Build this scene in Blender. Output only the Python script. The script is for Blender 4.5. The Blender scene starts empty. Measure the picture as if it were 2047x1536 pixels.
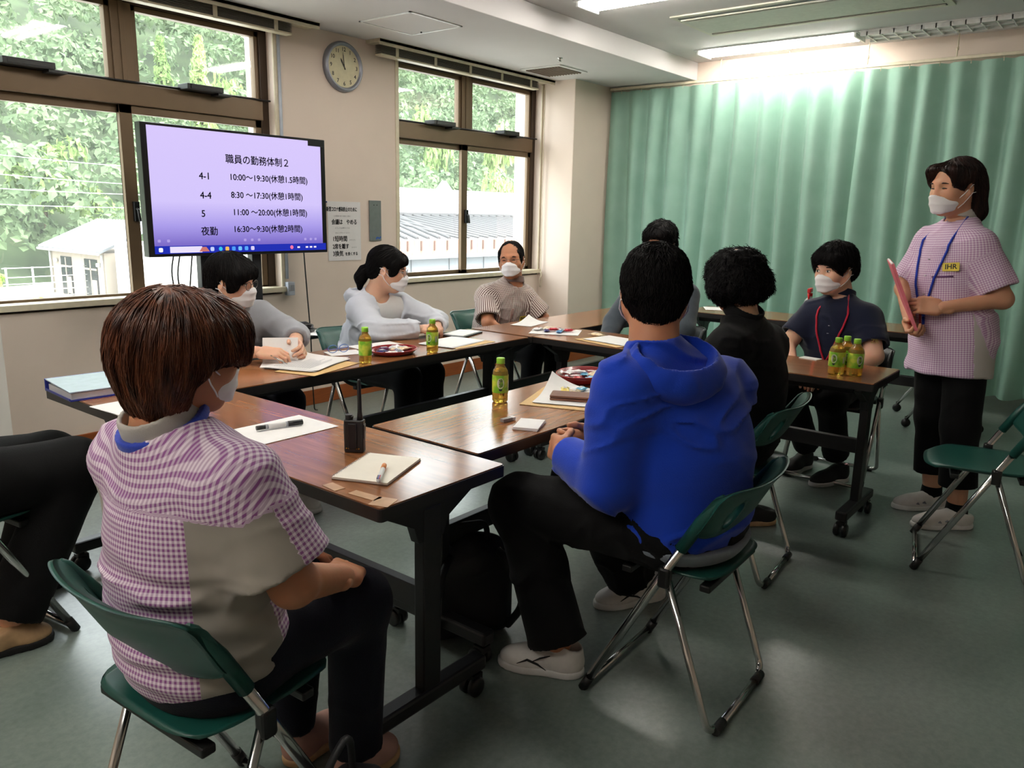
import bpy, bmesh, math, random
import numpy as np
from mathutils import Vector, Matrix, Euler

random.seed(7)
RNG = np.random.default_rng(7)
SC = bpy.context.scene
COL = SC.collection
R = math.radians

# ---------------------------------------------------------------- camera
CAM_H = 1.36
_yaw, _pitch, _roll = R(38.405), R(12.206), R(1.231)
_f = Vector((math.cos(_yaw)*math.cos(_pitch), math.sin(_yaw)*math.cos(_pitch), -math.sin(_pitch)))
_r = Vector((math.sin(_yaw), -math.cos(_yaw), 0.0))
_u = _r.cross(_f)
_r2 = _r*math.cos(_roll) + _u*math.sin(_roll)
_u2 = _u*math.cos(_roll) - _r*math.sin(_roll)
cam = bpy.data.cameras.new('camera')
cam.sensor_fit = 'HORIZONTAL'; cam.sensor_width = 36.0
cam.lens = 1578.27/2047*36.0
cam.clip_start = 0.05; cam.clip_end = 600
cam_o = bpy.data.objects.new('camera', cam); COL.objects.link(cam_o)
m = Matrix.Identity(4)
for i, v in enumerate((_r2, _u2, -_f)):
    for j in range(3): m[j][i] = v[j]
m[2][3] = CAM_H
cam_o.matrix_world = m
SC.camera = cam_o

# ---------------------------------------------------------------- sky, sun, exposure
wd = bpy.data.worlds.new('overcast_sky'); SC.world = wd; wd.use_nodes = True
bg = wd.node_tree.nodes['Background']
bg.inputs['Color'].default_value = (0.90, 0.96, 1.0, 1)
bg.inputs['Strength'].default_value = 5.2
sun = bpy.data.lights.new('hazy_sun', 'SUN'); sun.energy = 6.5; sun.angle = R(25); sun.color = (1.0, 0.96, 0.88)
sun_o = bpy.data.objects.new('hazy_sun', sun); COL.objects.link(sun_o)
sun_o.rotation_euler = Euler((R(42), 0, R(25)))      # high, from behind this building onto the hillside
def portal(x0, x1, z0, z1, y):
    l = bpy.data.lights.new('window_portal', 'AREA'); l.shape = 'RECTANGLE'; l.size = x1-x0; l.size_y = z1-z0
    l.cycles.is_portal = True
    o = bpy.data.objects.new('window_portal', l); COL.objects.link(o)
    o.location = ((x0+x1)/2, y, (z0+z1)/2); o.rotation_euler = (R(-90), 0, 0)
portal(1.30, 3.16, 0.86, 2.44, 4.66); portal(4.26, 5.90, 0.86, 2.44, 4.66)
SC.view_settings.view_transform = 'Standard'; SC.view_settings.look = 'None'
SC.view_settings.exposure = 0.95; SC.view_settings.gamma = 1.0
SC.view_settings.use_curve_mapping = False

# ---------------------------------------------------------------- helpers: objects
def tag(o, label=None, cat=None, group=None, kind=None):
    if label: o['label'] = label
    if cat: o['category'] = cat
    if group: o['group'] = group
    if kind: o['kind'] = kind
    return o
def empty(name, loc=(0,0,0), rz=0.0, label=None, cat=None, group=None):
    o = bpy.data.objects.new(name, None); COL.objects.link(o)
    o.empty_display_size = 0.1
    o.location = loc; o.rotation_euler = (0,0,rz)
    return tag(o, label, cat, group)
def link(name, me, mat=None, parent=None, loc=None, rot=None):
    o = bpy.data.objects.new(name, me); COL.objects.link(o)
    if mat is not None:
        if isinstance(mat, (list, tuple)):
            for q in mat: me.materials.append(q)
        elif len(me.materials) == 0: me.materials.append(mat)
    if parent is not None: o.parent = parent
    if loc is not None: o.location = loc
    if rot is not None: o.rotation_euler = rot
    return o
def copy_tree(o, parent=None):
    c = o.copy(); COL.objects.link(c); c.parent = parent
    for ch in list(o.children): copy_tree(ch, c)
    return c

class MB:
    """collects simple solids, then becomes one mesh object"""
    def __init__(s): s.v = []; s.f = []; s.smooth = []; s.mi = []
    def add(s, vs, fs, smooth=False, mi=0):
        b = len(s.v); s.v += [tuple(q) for q in vs]
        for f in fs: s.f.append([b+i for i in f]); s.smooth.append(smooth); s.mi.append(mi)
        return s
    def box(s, x0, x1, y0, y1, z0, z1, mi=0, mat=None):
        vs = [(x0,y0,z0),(x1,y0,z0),(x1,y1,z0),(x0,y1,z0),(x0,y0,z1),(x1,y0,z1),(x1,y1,z1),(x0,y1,z1)]
        if mat is not None: vs = [tuple(mat @ Vector(v)) for v in vs]
        return s.add(vs, [(3,2,1,0),(4,5,6,7),(0,1,5,4),(1,2,6,5),(2,3,7,6),(3,0,4,7)], mi=mi)
    def cbox(s, c, size, mi=0, mat=None):
        x,y,z = c; a,b,d = (q/2 for q in size)
        return s.box(x-a,x+a,y-b,y+b,z-d,z+d,mi,mat)
    def prism(s, pts, z0, z1, mi=0, mat=None, smooth=False):
        """pts: ccw 2D outline, extruded z0..z1"""
        n = len(pts)
        vs = [(x,y,z0) for x,y in pts]+[(x,y,z1) for x,y in pts]
        if mat is not None: vs = [tuple(mat @ Vector(v)) for v in vs]
        b = len(s.v); s.v += vs
        s.f.append([b+n-1-i for i in range(n)]); s.smooth.append(False); s.mi.append(mi)
        s.f.append([b+n+i for i in range(n)]); s.smooth.append(False); s.mi.append(mi)
        for i in range(n):
            j = (i+1) % n
            s.f.append([b+i,b+j,b+n+j,b+n+i]); s.smooth.append(smooth); s.mi.append(mi)
        return s
    def tube(s, pts, r, n=8, mi=0, cap=True, closed=False):
        """pts: polyline; r: radius or list"""
        P = [Vector(p) for p in pts]; k = len(P)
        rs = r if isinstance(r, (list, tuple)) else [r]*k
        up = None; rings = []
        for i in range(k):
            if closed: t = (P[(i+1)%k]-P[i-1])
            else: t = (P[min(i+1,k-1)]-P[max(i-1,0)])
            t = t.normalized() if t.length > 1e-9 else Vector((0,0,1))
            if up is None:
                up = Vector((0,0,1)) if abs(t.z) < 0.9 else Vector((1,0,0))
            a = (up - t*up.dot(t)).normalized(); b = t.cross(a); up = a
            rings.append([tuple(P[i]+(a*math.cos(2*math.pi*j/n)+b*math.sin(2*math.pi*j/n))*rs[i]) for j in range(n)])
        b0 = len(s.v)
        for rg in rings: s.v += rg
        for i in range(k if closed else k-1):
            for j in range(n):
                i2 = (i+1) % k
                s.f.append([b0+i*n+j, b0+i*n+(j+1)%n, b0+i2*n+(j+1)%n, b0+i2*n+j]); s.smooth.append(True); s.mi.append(mi)
        if cap and not closed:
            s.f.append([b0+n-1-j for j in range(n)]); s.smooth.append(False); s.mi.append(mi)
            s.f.append([b0+(k-1)*n+j for j in range(n)]); s.smooth.append(False); s.mi.append(mi)
        return s
    def lathe(s, prof, n=24, c=(0,0,0), mi=0, smooth=True, axis='Z', cap=True):
        """prof: list of (r, h)"""
        b0 = len(s.v); k = len(prof)
        for (r, h) in prof:
            for j in range(n):
                a = 2*math.pi*j/n
                q = (r*math.cos(a), r*math.sin(a), h)
                if axis == 'Y': q = (q[0], -q[2], q[1])
                if axis == 'X': q = (q[2], q[0], q[1])
                s.v.append((c[0]+q[0], c[1]+q[1], c[2]+q[2]))
        for i in range(k-1):
            for j in range(n):
                s.f.append([b0+i*n+j, b0+i*n+(j+1)%n, b0+(i+1)*n+(j+1)%n, b0+(i+1)*n+j]); s.smooth.append(smooth); s.mi.append(mi)
        if cap:
            if prof[0][0] > 1e-5: s.f.append([b0+n-1-j for j in range(n)]); s.smooth.append(False); s.mi.append(mi)
            if prof[-1][0] > 1e-5: s.f.append([b0+(k-1)*n+j for j in range(n)]); s.smooth.append(False); s.mi.append(mi)
        return s
    def grid(s, fn, nu, nv, mi=0, smooth=True, flip=False):
        b = len(s.v)
        for i in range(nu+1):
            for j in range(nv+1): s.v.append(tuple(fn(i/nu, j/nv)))
        for i in range(nu):
            for j in range(nv):
                q = [b+i*(nv+1)+j, b+(i+1)*(nv+1)+j, b+(i+1)*(nv+1)+j+1, b+i*(nv+1)+j+1]
                s.f.append(q[::-1] if flip else q); s.smooth.append(smooth); s.mi.append(mi)
        return s
    def mesh(s, name):
        me = bpy.data.meshes.new(name)
        me.from_pydata(s.v, [], s.f)
        me.polygons.foreach_set('use_smooth', s.smooth)
        me.polygons.foreach_set('material_index', s.mi)
        me.update()
        return me
    def build(s, name, mat, parent=None, loc=None, rot=None, bevel=0.0, seg=2):
        me = s.mesh(name)
        if bevel > 0:
            bm = bmesh.new(); bm.from_mesh(me)
            bmesh.ops.remove_doubles(bm, verts=bm.verts, dist=1e-6)
            es = [e for e in bm.edges if len(e.link_faces) == 2 and e.calc_face_angle(0) > 0.6]
            bmesh.ops.bevel(bm, geom=es, offset=bevel, segments=seg, affect='EDGES', profile=0.5, clamp_overlap=True)
            bm.to_mesh(me); bm.free()
        return link(name, me, mat, parent, loc, rot)

def rrect(w, d, r, n=5, cx=0, cy=0):
    pts = []
    for (sx, sy, a0) in ((1,1,0),(-1,1,90),(-1,-1,180),(1,-1,270)):
        for i in range(n+1):
            a = R(a0+90*i/n)
            pts.append((cx+sx*(w/2-r)+r*math.cos(a), cy+sy*(d/2-r)+r*math.sin(a)))
    return pts

# ---------------------------------------------------------------- helpers: materials
MATS = {}
def S(c, a=1.0):
    """sRGB 0..255 -> linear rgba"""
    def l(v):
        v /= 255.0
        return v/12.92 if v <= 0.04045 else ((v+0.055)/1.055)**2.4
    return (l(c[0]), l(c[1]), l(c[2]), a)
def nodes(m): return m.node_tree.nodes, m.node_tree.links
def mat(name, col, rough=0.5, metal=0.0, var=0.06, scale=30.0, bump=0.0, bscale=80.0, spec=0.5, coat=0.0, sheen=0.0, trans=0.0, alpha=1.0, stretch=None, sss=0.0):
    """principled material whose colour varies a little by a noise texture; col in sRGB 0..255"""
    if name in MATS: return MATS[name]
    m = bpy.data.materials.new(name); m.use_nodes = True
    N, L = nodes(m); b = N['Principled BSDF']
    b.inputs['Roughness'].default_value = rough; b.inputs['Metallic'].default_value = metal
    b.inputs['Specular IOR Level'].default_value = spec
    b.inputs['Coat Weight'].default_value = coat; b.inputs['Coat Roughness'].default_value = 0.1
    b.inputs['Sheen Weight'].default_value = sheen
    b.inputs['Transmission Weight'].default_value = trans; b.inputs['Alpha'].default_value = alpha
    if sss > 0:
        b.inputs['Subsurface Weight'].default_value = sss
        b.inputs['Subsurface Radius'].default_value = (0.012, 0.004, 0.002)
        b.inputs['Subsurface Scale'].default_value = 0.6
    tc = N.new('ShaderNodeTexCoord'); mp = N.new('ShaderNodeMapping'); L.new(tc.outputs['Object'], mp.inputs[0])
    if stretch: mp.inputs['Scale'].default_value = stretch
    nz = N.new('ShaderNodeTexNoise'); nz.inputs['Scale'].default_value = scale; nz.inputs['Detail'].default_value = 4
    L.new(mp.outputs[0], nz.inputs['Vector'])
    mr = N.new('ShaderNodeMapRange'); mr.inputs['To Min'].default_value = 1-var; mr.inputs['To Max'].default_value = 1+var
    mr.inputs['From Min'].default_value = 0.3; mr.inputs['From Max'].default_value = 0.7
    L.new(nz.outputs['Fac'], mr.inputs['Value'])
    mx = N.new('ShaderNodeVectorMath'); mx.operation = 'SCALE'; mx.inputs[0].default_value = S(col)[:3]
    L.new(mr.outputs[0], mx.inputs['Scale']); L.new(mx.outputs[0], b.inputs['Base Color'])
    if bump > 0:
        n2 = N.new('ShaderNodeTexNoise'); n2.inputs['Scale'].default_value = bscale; n2.inputs['Detail'].default_value = 3
        L.new(mp.outputs[0], n2.inputs['Vector'])
        bp = N.new('ShaderNodeBump'); bp.inputs['Strength'].default_value = bump; bp.inputs['Distance'].default_value = 0.004
        L.new(n2.outputs['Fac'], bp.inputs['Height']); L.new(bp.outputs[0], b.inputs['Normal'])
    MATS[name] = m
    return m
def emit(name, col, strength):
    if name in MATS: return MATS[name]
    m = bpy.data.materials.new(name); m.use_nodes = True
    N, L = nodes(m); N.remove(N['Principled BSDF'])
    e = N.new('ShaderNodeEmission'); e.inputs[0].default_value = S(col); e.inputs[1].default_value = strength
    L.new(e.outputs[0], N['Material Output'].inputs[0]); MATS[name] = m
    return m
def glass_pane(name, tint=(1,1,1), refl=1.0, haze=0.016):
    m = bpy.data.materials.new(name); m.use_nodes = True
    N, L = nodes(m); N.remove(N['Principled BSDF'])
    t = N.new('ShaderNodeBsdfTransparent'); t.inputs[0].default_value = (*tint, 1)
    g = N.new('ShaderNodeBsdfGlossy'); g.inputs['Roughness'].default_value = 0.02
    lw = N.new('ShaderNodeLayerWeight'); lw.inputs[0].default_value = 0.5
    pw = N.new('ShaderNodeMath'); pw.operation = 'POWER'; pw.inputs[1].default_value = 5.0; L.new(lw.outputs['Facing'], pw.inputs[0])
    mu = N.new('ShaderNodeMath'); mu.operation = 'MULTIPLY_ADD'; mu.inputs[1].default_value = 0.95*refl; mu.inputs[2].default_value = 0.04*refl; L.new(pw.outputs[0], mu.inputs[0])
    mx = N.new('ShaderNodeMixShader'); L.new(mu.outputs[0], mx.inputs[0]); L.new(t.outputs[0], mx.inputs[1]); L.new(g.outputs[0], mx.inputs[2])
    tl = N.new('ShaderNodeBsdfTranslucent'); tl.inputs[0].default_value = (1, 1, 1, 1)      # white veil mixed into the pane to imitate haze outside
    m2 = N.new('ShaderNodeMixShader'); m2.inputs[0].default_value = haze; L.new(mx.outputs[0], m2.inputs[1]); L.new(tl.outputs[0], m2.inputs[2])
    L.new(m2.outputs[0], N['Material Output'].inputs[0]); MATS[name] = m
    return m

# ---------------------------------------------------------------- helper: lettering
def text_mesh(body, size, align='CENTER', extrude=0.0, bold=0.0, sx=1.0):
    cu = bpy.data.curves.new('lettering', 'FONT'); cu.body = body; cu.size = size
    cu.align_x = align; cu.align_y = 'CENTER'; cu.extrude = extrude; cu.offset = bold; cu.resolution_u = 3
    o = bpy.data.objects.new('lettering', cu); COL.objects.link(o)
    dg = bpy.context.evaluated_depsgraph_get()
    me = bpy.data.meshes.new_from_object(o.evaluated_get(dg), depsgraph=dg)
    bpy.data.objects.remove(o); bpy.data.curves.remove(cu)
    if sx != 1.0: me.transform(Matrix.Diagonal((sx,1,1,1)))
    return me
def text(name, body, size, matl, parent, M4, align='CENTER', bold=0.0, sx=1.0, extrude=0.0003, strike=0.0):
    """M4: local matrix, text lies in its xy plane facing +z"""
    me = text_mesh(body, size, align, extrude, bold, sx)
    if strike > 0:                                   # heavier weight: struck several times
        bm = bmesh.new()
        for (dx, dy) in ((0,0),(strike,0),(strike/2,strike/2),(strike/2,-strike/2)):
            q = me.copy(); q.transform(Matrix.Translation((dx-strike/2, dy, 0))); bm.from_mesh(q); bpy.data.meshes.remove(q)
        bm.to_mesh(me); bm.free()
    o = link(name, me, matl, parent); o.matrix_local = M4
    return o
def frame(o, x, y):
    """matrix with origin o, x axis and y axis given (z = x cross y)"""
    x = Vector(x).normalized(); y = Vector(y); y = (y - x*y.dot(x)).normalized(); z = x.cross(y)
    M = Matrix.Identity(4)
    for i in range(3): M[i][0] = x[i]; M[i][1] = y[i]; M[i][2] = z[i]; M[i][3] = o[i]
    return M
# ================================================================ materials of the room
def wall_mat(name, col, rough=0.7, bump=0.12):
    return mat(name, col, rough, var=0.025, scale=3.0, bump=bump, bscale=260.0, spec=0.3)
M_wall = wall_mat('wall_paint', (222, 205, 192))
M_ceil = wall_mat('ceiling_board', (210, 206, 206))
M_base = mat('baseboard_brown', (140, 72, 28), 0.4, var=0.12, scale=6, stretch=(1,1,12))
M_alu = mat('bronze_aluminium', (104, 84, 62), 0.42, metal=0.35, var=0.05, scale=8)
M_alud = mat('dark_bronze', (62, 46, 32), 0.45, metal=0.3)
M_black = mat('black_plastic', (16, 16, 17), 0.42)
M_cream = mat('cream_metal', (214, 203, 178), 0.45)
M_white = mat('white_plastic', (224, 224, 222), 0.4)
M_chrome = mat('chrome_tube', (196, 196, 194), 0.18, metal=1.0, var=0.03)
M_glass = glass_pane('window_glass', (0.97, 0.985, 0.975))

def floor_material():
    m = bpy.data.materials.new('green_vinyl'); m.use_nodes = True; N, L = nodes(m); b = N['Principled BSDF']
    tc = N.new('ShaderNodeTexCoord')
    n1 = N.new('ShaderNodeTexNoise'); n1.inputs['Scale'].default_value = 2.2; n1.inputs['Detail'].default_value = 6
    n2 = N.new('ShaderNodeTexNoise'); n2.inputs['Scale'].default_value = 45; n2.inputs['Detail'].default_value = 6; n2.inputs['Roughness'].default_value = 0.7
    for n in (n1, n2): L.new(tc.outputs['Object'], n.inputs['Vector'])
    r1 = N.new('ShaderNodeValToRGB'); e = r1.color_ramp.elements
    e[0].position = 0.35; e[0].color = S((104, 116, 111)); e[1].position = 0.68; e[1].color = S((126, 137, 131))
    L.new(n1.outputs['Fac'], r1.inputs[0])
    r2 = N.new('ShaderNodeValToRGB'); e = r2.color_ramp.elements
    e[0].position = 0.36; e[0].color = (0.80, 0.84, 0.82, 1); e[1].position = 0.66; e[1].color = (1.1, 1.1, 1.1, 1)
    L.new(n2.outputs['Fac'], r2.inputs[0])
    mx = N.new('ShaderNodeMix'); mx.data_type = 'RGBA'; mx.blend_type = 'MULTIPLY'; mx.inputs['Factor'].default_value = 1.0
    L.new(r1.outputs[0], mx.inputs['A']); L.new(r2.outputs[0], mx.inputs['B']); L.new(mx.outputs['Result'], b.inputs['Base Color'])
    n3 = N.new('ShaderNodeTexNoise'); n3.inputs['Scale'].default_value = 7; n3.inputs['Detail'].default_value = 5
    L.new(tc.outputs['Object'], n3.inputs['Vector'])
    rr = N.new('ShaderNodeMapRange'); rr.inputs['To Min'].default_value = 0.285; rr.inputs['To Max'].default_value = 0.36
    L.new(n3.outputs['Fac'], rr.inputs[0]); L.new(rr.outputs[0], b.inputs['Roughness'])
    n4 = N.new('ShaderNodeTexNoise'); n4.inputs['Scale'].default_value = 30; n4.inputs['Detail'].default_value = 5; n4.inputs['Distortion'].default_value = 1.2
    L.new(tc.outputs['Object'], n4.inputs['Vector'])
    bp = N.new('ShaderNodeBump'); bp.inputs['Strength'].default_value = 0.07; bp.inputs['Distance'].default_value = 0.004
    L.new(n4.outputs['Fac'], bp.inputs['Height']); L.new(bp.outputs[0], b.inputs['Normal'])
    b.inputs['Specular IOR Level'].default_value = 0.9
    return m
M_floor = floor_material()

def struct(name, mb, m, bevel=0.0, parent=None):
    o = mb.build(name, m, parent, bevel=bevel)
    if parent is None: o['kind'] = 'structure'
    return o
# ================================================================ shell
XL, XB, YR, YW, YO = -2.6, 8.8, -2.8, 4.5, 4.80
ZS, ZC = 2.52, 2.67
struct('floor', MB().box(XL, XB, YR, YW, -0.06, 0.0), M_floor)
W1 = (1.34, 3.18, 0.85, 2.49); W2 = (4.25, 6.02, 0.85, 2.49); W3 = (6.95, 8.45, 0.85, 2.49)
wb = MB()
xs = [XL, W1[0], W1[1], W2[0], W2[1], W3[0], W3[1], XB]
for i in range(0, 8, 2): wb.box(xs[i], xs[i+1], YW, YO, 0, ZC)
for w in (W1, W2, W3):
    wb.box(w[0], w[1], YW, YO, 0, w[2]-0.05); wb.box(w[0], w[1], YW, YO, w[3], ZC)
struct('wall_window', wb, M_wall)
struct('wall_back', MB().box(XL-0.1, XL, YR, YO, 0, ZC), M_wall)
struct('wall_right', MB().box(XL-0.1, XB+0.1, YR-0.1, YR, 0, ZC), M_wall)
struct('wall_far', MB().box(XB, XB+0.1, YR, YO, 0, ZC), M_wall)
struct('ceiling', MB().box(XL-0.1, XB+0.1, YR-0.1, YO, ZC, ZC+0.12), M_ceil)
struct('ceiling_soffit', MB().box(XL, 6.68, 3.31, YW, ZS, ZC), M_ceil, 0.004)
struct('beam_above_curtain', MB().box(6.68, 6.95, YR, 4.15, 2.30, ZC), M_wall)
struct('pillar_right', MB().box(6.04, 6.90, 4.15, YW, 0, ZC), M_wall, 0.006)
struct('pillar_left', MB().box(0.45, 1.37, 4.13, YW, 0, ZS), mat('pillar_paint', (218, 214, 208), 0.7, var=0.02, scale=3), 0.006)
def baseboard(name, segs):
    b = MB()
    for (x0, x1, y0, y1) in segs: b.box(x0, x1, y0, y1, 0.0, 0.107)
    return struct(name, b, M_base, 0.003)
baseboard('baseboard_window', [(1.37, 6.04, YW-0.012, YW)])
baseboard('baseboard_pillar', [(6.028, 6.04, 4.138, YW-0.012), (6.04, 6.6, 4.138, 4.15)])
baseboard('baseboard_back', [(XL, XL+0.012, YR, YW)])

# ================================================================ windows
def window(n, w, mull, stoppers):
    x0, x1, z0, z1 = w
    root = empty('window_%d' % n, (0, 0, 0)); root['kind'] = 'structure'
    yf0, yf1 = 4.565, 4.635; zs = z0; z0 = z0-(0.05 if n == 1 else 0.03)
    if n != 1: MB().box(x0, x1, YW+0.07, YO, zs-0.05, z0).build('sill_block', M_wall, root)
    f = MB()
    f.box(x0, x0+0.055, yf0, yf1, z0, z1); f.box(x1-0.055, x1, yf0, yf1, z0, z1)
    f.box(x0, x1, yf0, yf1, z0, z0+0.03); f.box(x0, x1, yf0, yf1, z1-0.055, z1)
    f.build('frame', M_alud, root, bevel=0.003)
    zt0, zt1 = 1.905, 2.02
    MB().box(x0+0.05, x1-0.05, yf0-0.012, yf1, zt0, zt1).build('transom', M_alu, root, bevel=0.003)
    # upper lights
    MB().box(mull-0.055, mull+0.06, yf0, yf1, zt1, z1-0.05).box(mull-0.012, mull+0.018, yf0-0.006, yf0, zt1, z1-0.05).build('mullion', M_alu, root, bevel=0.003)
    for (a, b) in ((x0+0.055, mull-0.055), (mull+0.06, x1-0.055)):
        s = MB(); zz0, zz1 = zt1, z1-0.055
        s.box(a, a+0.028, yf0+0.012, yf1-0.01, zz0, zz1); s.box(b-0.028, b, yf0+0.012, yf1-0.01, zz0, zz1)
        s.box(a, b, yf0+0.012, yf1-0.01, zz0, zz0+0.02); s.box(a, b, yf0+0.012, yf1-0.01, zz1-0.03, zz1)
        sa = s.build('upper_sash', M_alu, root, bevel=0.002)
        MB().box(a+0.01, b-0.01, 4.598, 4.602, zz0+0.01, zz1-0.01).build('pane', M_glass, sa)
    # lower sliding sashes, right one nearer to the room
    for k, (a, b, y) in enumerate(((x0+0.055, mull+0.03, 4.60), (mull-0.045, x1-0.055, 4.572))):
        s = MB(); zz0, zz1 = z0+0.03, zt0
        st = 0.042
        s.box(a, a+st+(0.03 if k else 0), y, y+0.03, zz0, zz1); s.box(b-st, b, y, y+0.03, zz0, zz1)
        s.box(a, b, y, y+0.03, zz0, zz0+0.03); s.box(a, b, y, y+0.03, zz1-0.045, zz1)
        sa = s.build('sliding_sash', M_alu, root, bevel=0.002)
        MB().box(a+0.02, b-0.02, y+0.013, y+0.017, zz0+0.015, zz1-0.02).build('pane', M_glass, sa)
    l = MB(); l.box(mull-0.012, mull+0.02, 4.548, 4.572, 1.27, 1.38); l.tube([(mull, 4.55, 1.34), (mull, 4.53, 1.335), (mull+0.005, 4.525, 1.27)], 0.008, 8)
    l.build('crescent_latch', M_black, root, bevel=0.002)
    for (sx0, sx1) in stoppers:
        q = MB().box(sx0, sx1, 4.46, 4.57, zt1+0.002, zt1+0.034).box(sx0+0.02, sx1-0.02, 4.455, 4.46, zt1+0.006, zt1+0.028)
        q.box(sx1-0.03, sx1+0.06, 4.47, 4.555, zt1-0.012, zt1+0.002)
        q.build('closer_block', M_black, root, bevel=0.003)
    MB().tube([(x0+0.03, 4.556, zt1+0.008), (x1+0.01, 4.545, zt1+0.008)], 0.0055, 6).build('operating_rod', M_black, root)
    MB().box(x0-0.03, x1+0.03, YW-0.03, 4.57, zs-0.035, zs-0.001).build('window_sill', M_cream, root, bevel=0.004)
    # inner casing line
    MB().box(x1-0.002, x1+0.028, YW-0.008, YW+0.001, z0, z1).box(x0-0.028, x0+0.002, YW-0.008, YW+0.001, z0, z1).build('casing', M_cream, root)
    return root
window(1, W1, 2.262, ((1.62, 1.86), (2.57, 2.80)))
window(2, W2, 5.078, ((4.60, 4.84), (5.45, 5.66)))
window(3, W3, 7.70, ())

def blind(x0, x1, label):
    root = empty('venetian_blind', ((x0+x1)/2, 4.43, 2.47), 0, label, 'blind', 'raised venetian blinds')
    w = x1-x0
    MB().box(-w/2, w/2, -0.075, 0.07, 0.028, 0.05).box(-w/2, w/2, -0.075, -0.066, 0.010, 0.05).build('headbox', M_cream, root, bevel=0.002)
    ms = mat('blind_slat', (120, 112, 100), 0.4)
    for i in range(7):
        MB().box(-w/2+0.05, w/2-0.18, -0.030, 0.030, -0.032+i*0.0085, -0.029+i*0.0085).build('slat', ms, root)
    MB().box(-w/2+0.05, w/2-0.18, -0.033, 0.033, -0.048, -0.036).build('bottom_rail', M_cream, root, bevel=0.003)
    n = 5
    for i in range(n):
        x = -w/2+0.2+(w-0.5)*i/(n-1)
        MB().box(x-0.014, x+0.014, -0.036, -0.0335, -0.050, 0.028).build('ladder_tape', M_cream, root)
    return root
blind(1.30, 3.44, 'raised cream venetian blind above the window behind the television')
blind(3.95, 6.02, 'raised cream venetian blind above the window behind the man in the striped shirt')
# blind cord beside the far window, and its cleat loop
co = MB().tube([(6.0, 4.45, 2.44), (6.005, 4.455, 1.6), (6.01, 4.45, 0.86), (6.0, 4.43, 0.80), (5.97, 4.44, 0.75), (6.0, 4.445, 0.69), (6.015, 4.44, 0.76), (5.99, 4.44, 0.83)], 0.0035, 6).build('blind_cord', M_cream)
tag(co, 'thin cream blind cord hanging beside the corner pillar', 'cord')
pc = MB().tube([(3.215, 4.488, 2.50), (3.215, 4.488, 0.90)], 0.011, 8).build('cable_conduit', mat('conduit_grey', (178, 184, 196), 0.5))
tag(pc, 'slim grey conduit running down beside the television window', 'conduit')
jb = empty('junction_box', (3.225, 4.5, 0.84), 0, 'small grey junction box at the foot of the conduit', 'box')
MB().box(-0.028, 0.028, -0.045, -0.001, -0.05, 0.04).build('box', mat('conduit_grey', (178,184,196)), jb, bevel=0.006)
MB().box(-0.02, 0.02, -0.049, -0.045, -0.02, 0.02).build('cover', mat('grey_plastic', (150,152,158), 0.5), jb, bevel=0.001)

# ================================================================ ceiling fittings
M_lamp = emit('lamp_tube', (255, 250, 240), 36.0)
M_refl = mat('white_reflector', (232, 232, 230), 0.35)
def strip_light(x, y0, y1, lit, label, kind='ceiling lamp'):
    root = empty('strip_light', (x, (y0+y1)/2, ZC), 0, label, kind, 'recessed strip lights')
    h = (y1-y0)/2; w = 0.13
    b = MB(); b.box(-w-0.012, -w, -h, h, -0.008, -0.0005); b.box(w, w+0.012, -h, h, -0.008, -0.0005); b.box(-w-0.012, w+0.012, -h-0.012, -h, -0.008, -0.0005); b.box(-w-0.012, w+0.012, h, h+0.012, -0.008, -0.0005)
    b.build('rim', M_refl, root)
    MB().box(-w, w, -h, h, -0.004, -0.0008).build('reflector', M_refl, root)
    for sx in (-0.055, 0.055):
        MB().tube([(sx, -h+0.03, -0.018), (sx, h-0.03, -0.018)], 0.0135, 10).build('tube', M_lamp if lit else M_white, root)
    if lit:
        for sx in (-1, 1):
            MB().box(-w+0.01, w-0.01, sx*(h-0.01)-0.008, sx*(h-0.01)+0.008, -0.034, -0.004).build('end_cap', M_refl, root)
    else:
        n = 14
        for i in range(n):
            y = -h+2*h*(i+0.5)/n
            MB().box(-w, w, y-0.004, y+0.004, -0.036, -0.002).build('louver_fin', M_refl, root)
        for sx in (-w+0.004, 0, w-0.004): MB().box(sx-0.004, sx+0.004, -h, h, -0.036, -0.002).build('louver_rail', M_refl, root)
    return root
strip_light(6.31, 1.86, 3.09, True, 'lit recessed strip lamp in the ceiling close to the green curtain')
strip_light(6.31, 0.60, 1.83, False, 'unlit louvred strip lamp next to the lit one by the curtain')
strip_light(6.31, -0.66, 0.57, False, 'unlit louvred strip lamp at the end of the row by the curtain')
strip_light(4.53, 1.82, 3.05, True, 'lit recessed strip lamp cut off by the top edge of the picture')
strip_light(2.75, 1.82, 3.05, True, 'lit recessed strip lamp over the tables')
strip_light(0.97, 1.82, 3.05, True, 'lit recessed strip lamp over the near tables')
strip_light(0.97, 0.56, 1.79, False, 'unlit louvred strip lamp above the photographer')
strip_light(-0.81, 1.82, 3.05, True, 'added unseen strip lamp behind the photographer on the window side')  # out of view, added to brighten the backs of the seated people
strip_light(-0.81, 0.56, 1.79, True, 'added unseen strip lamp behind the photographer, last of the near row')  # second lamp added out of view for more light from behind the camera
ac = empty('ceiling_air_conditioner', (5.41, 1.95, ZC), 0, 'cream ceiling cassette air conditioner with two dark slots', 'air conditioner')
MB().box(-0.33, 0.33, -0.80, 0.80, -0.012, -0.0005).build('panel', mat('ac_cream', (204, 203, 188), 0.45), ac, bevel=0.003)
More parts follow.
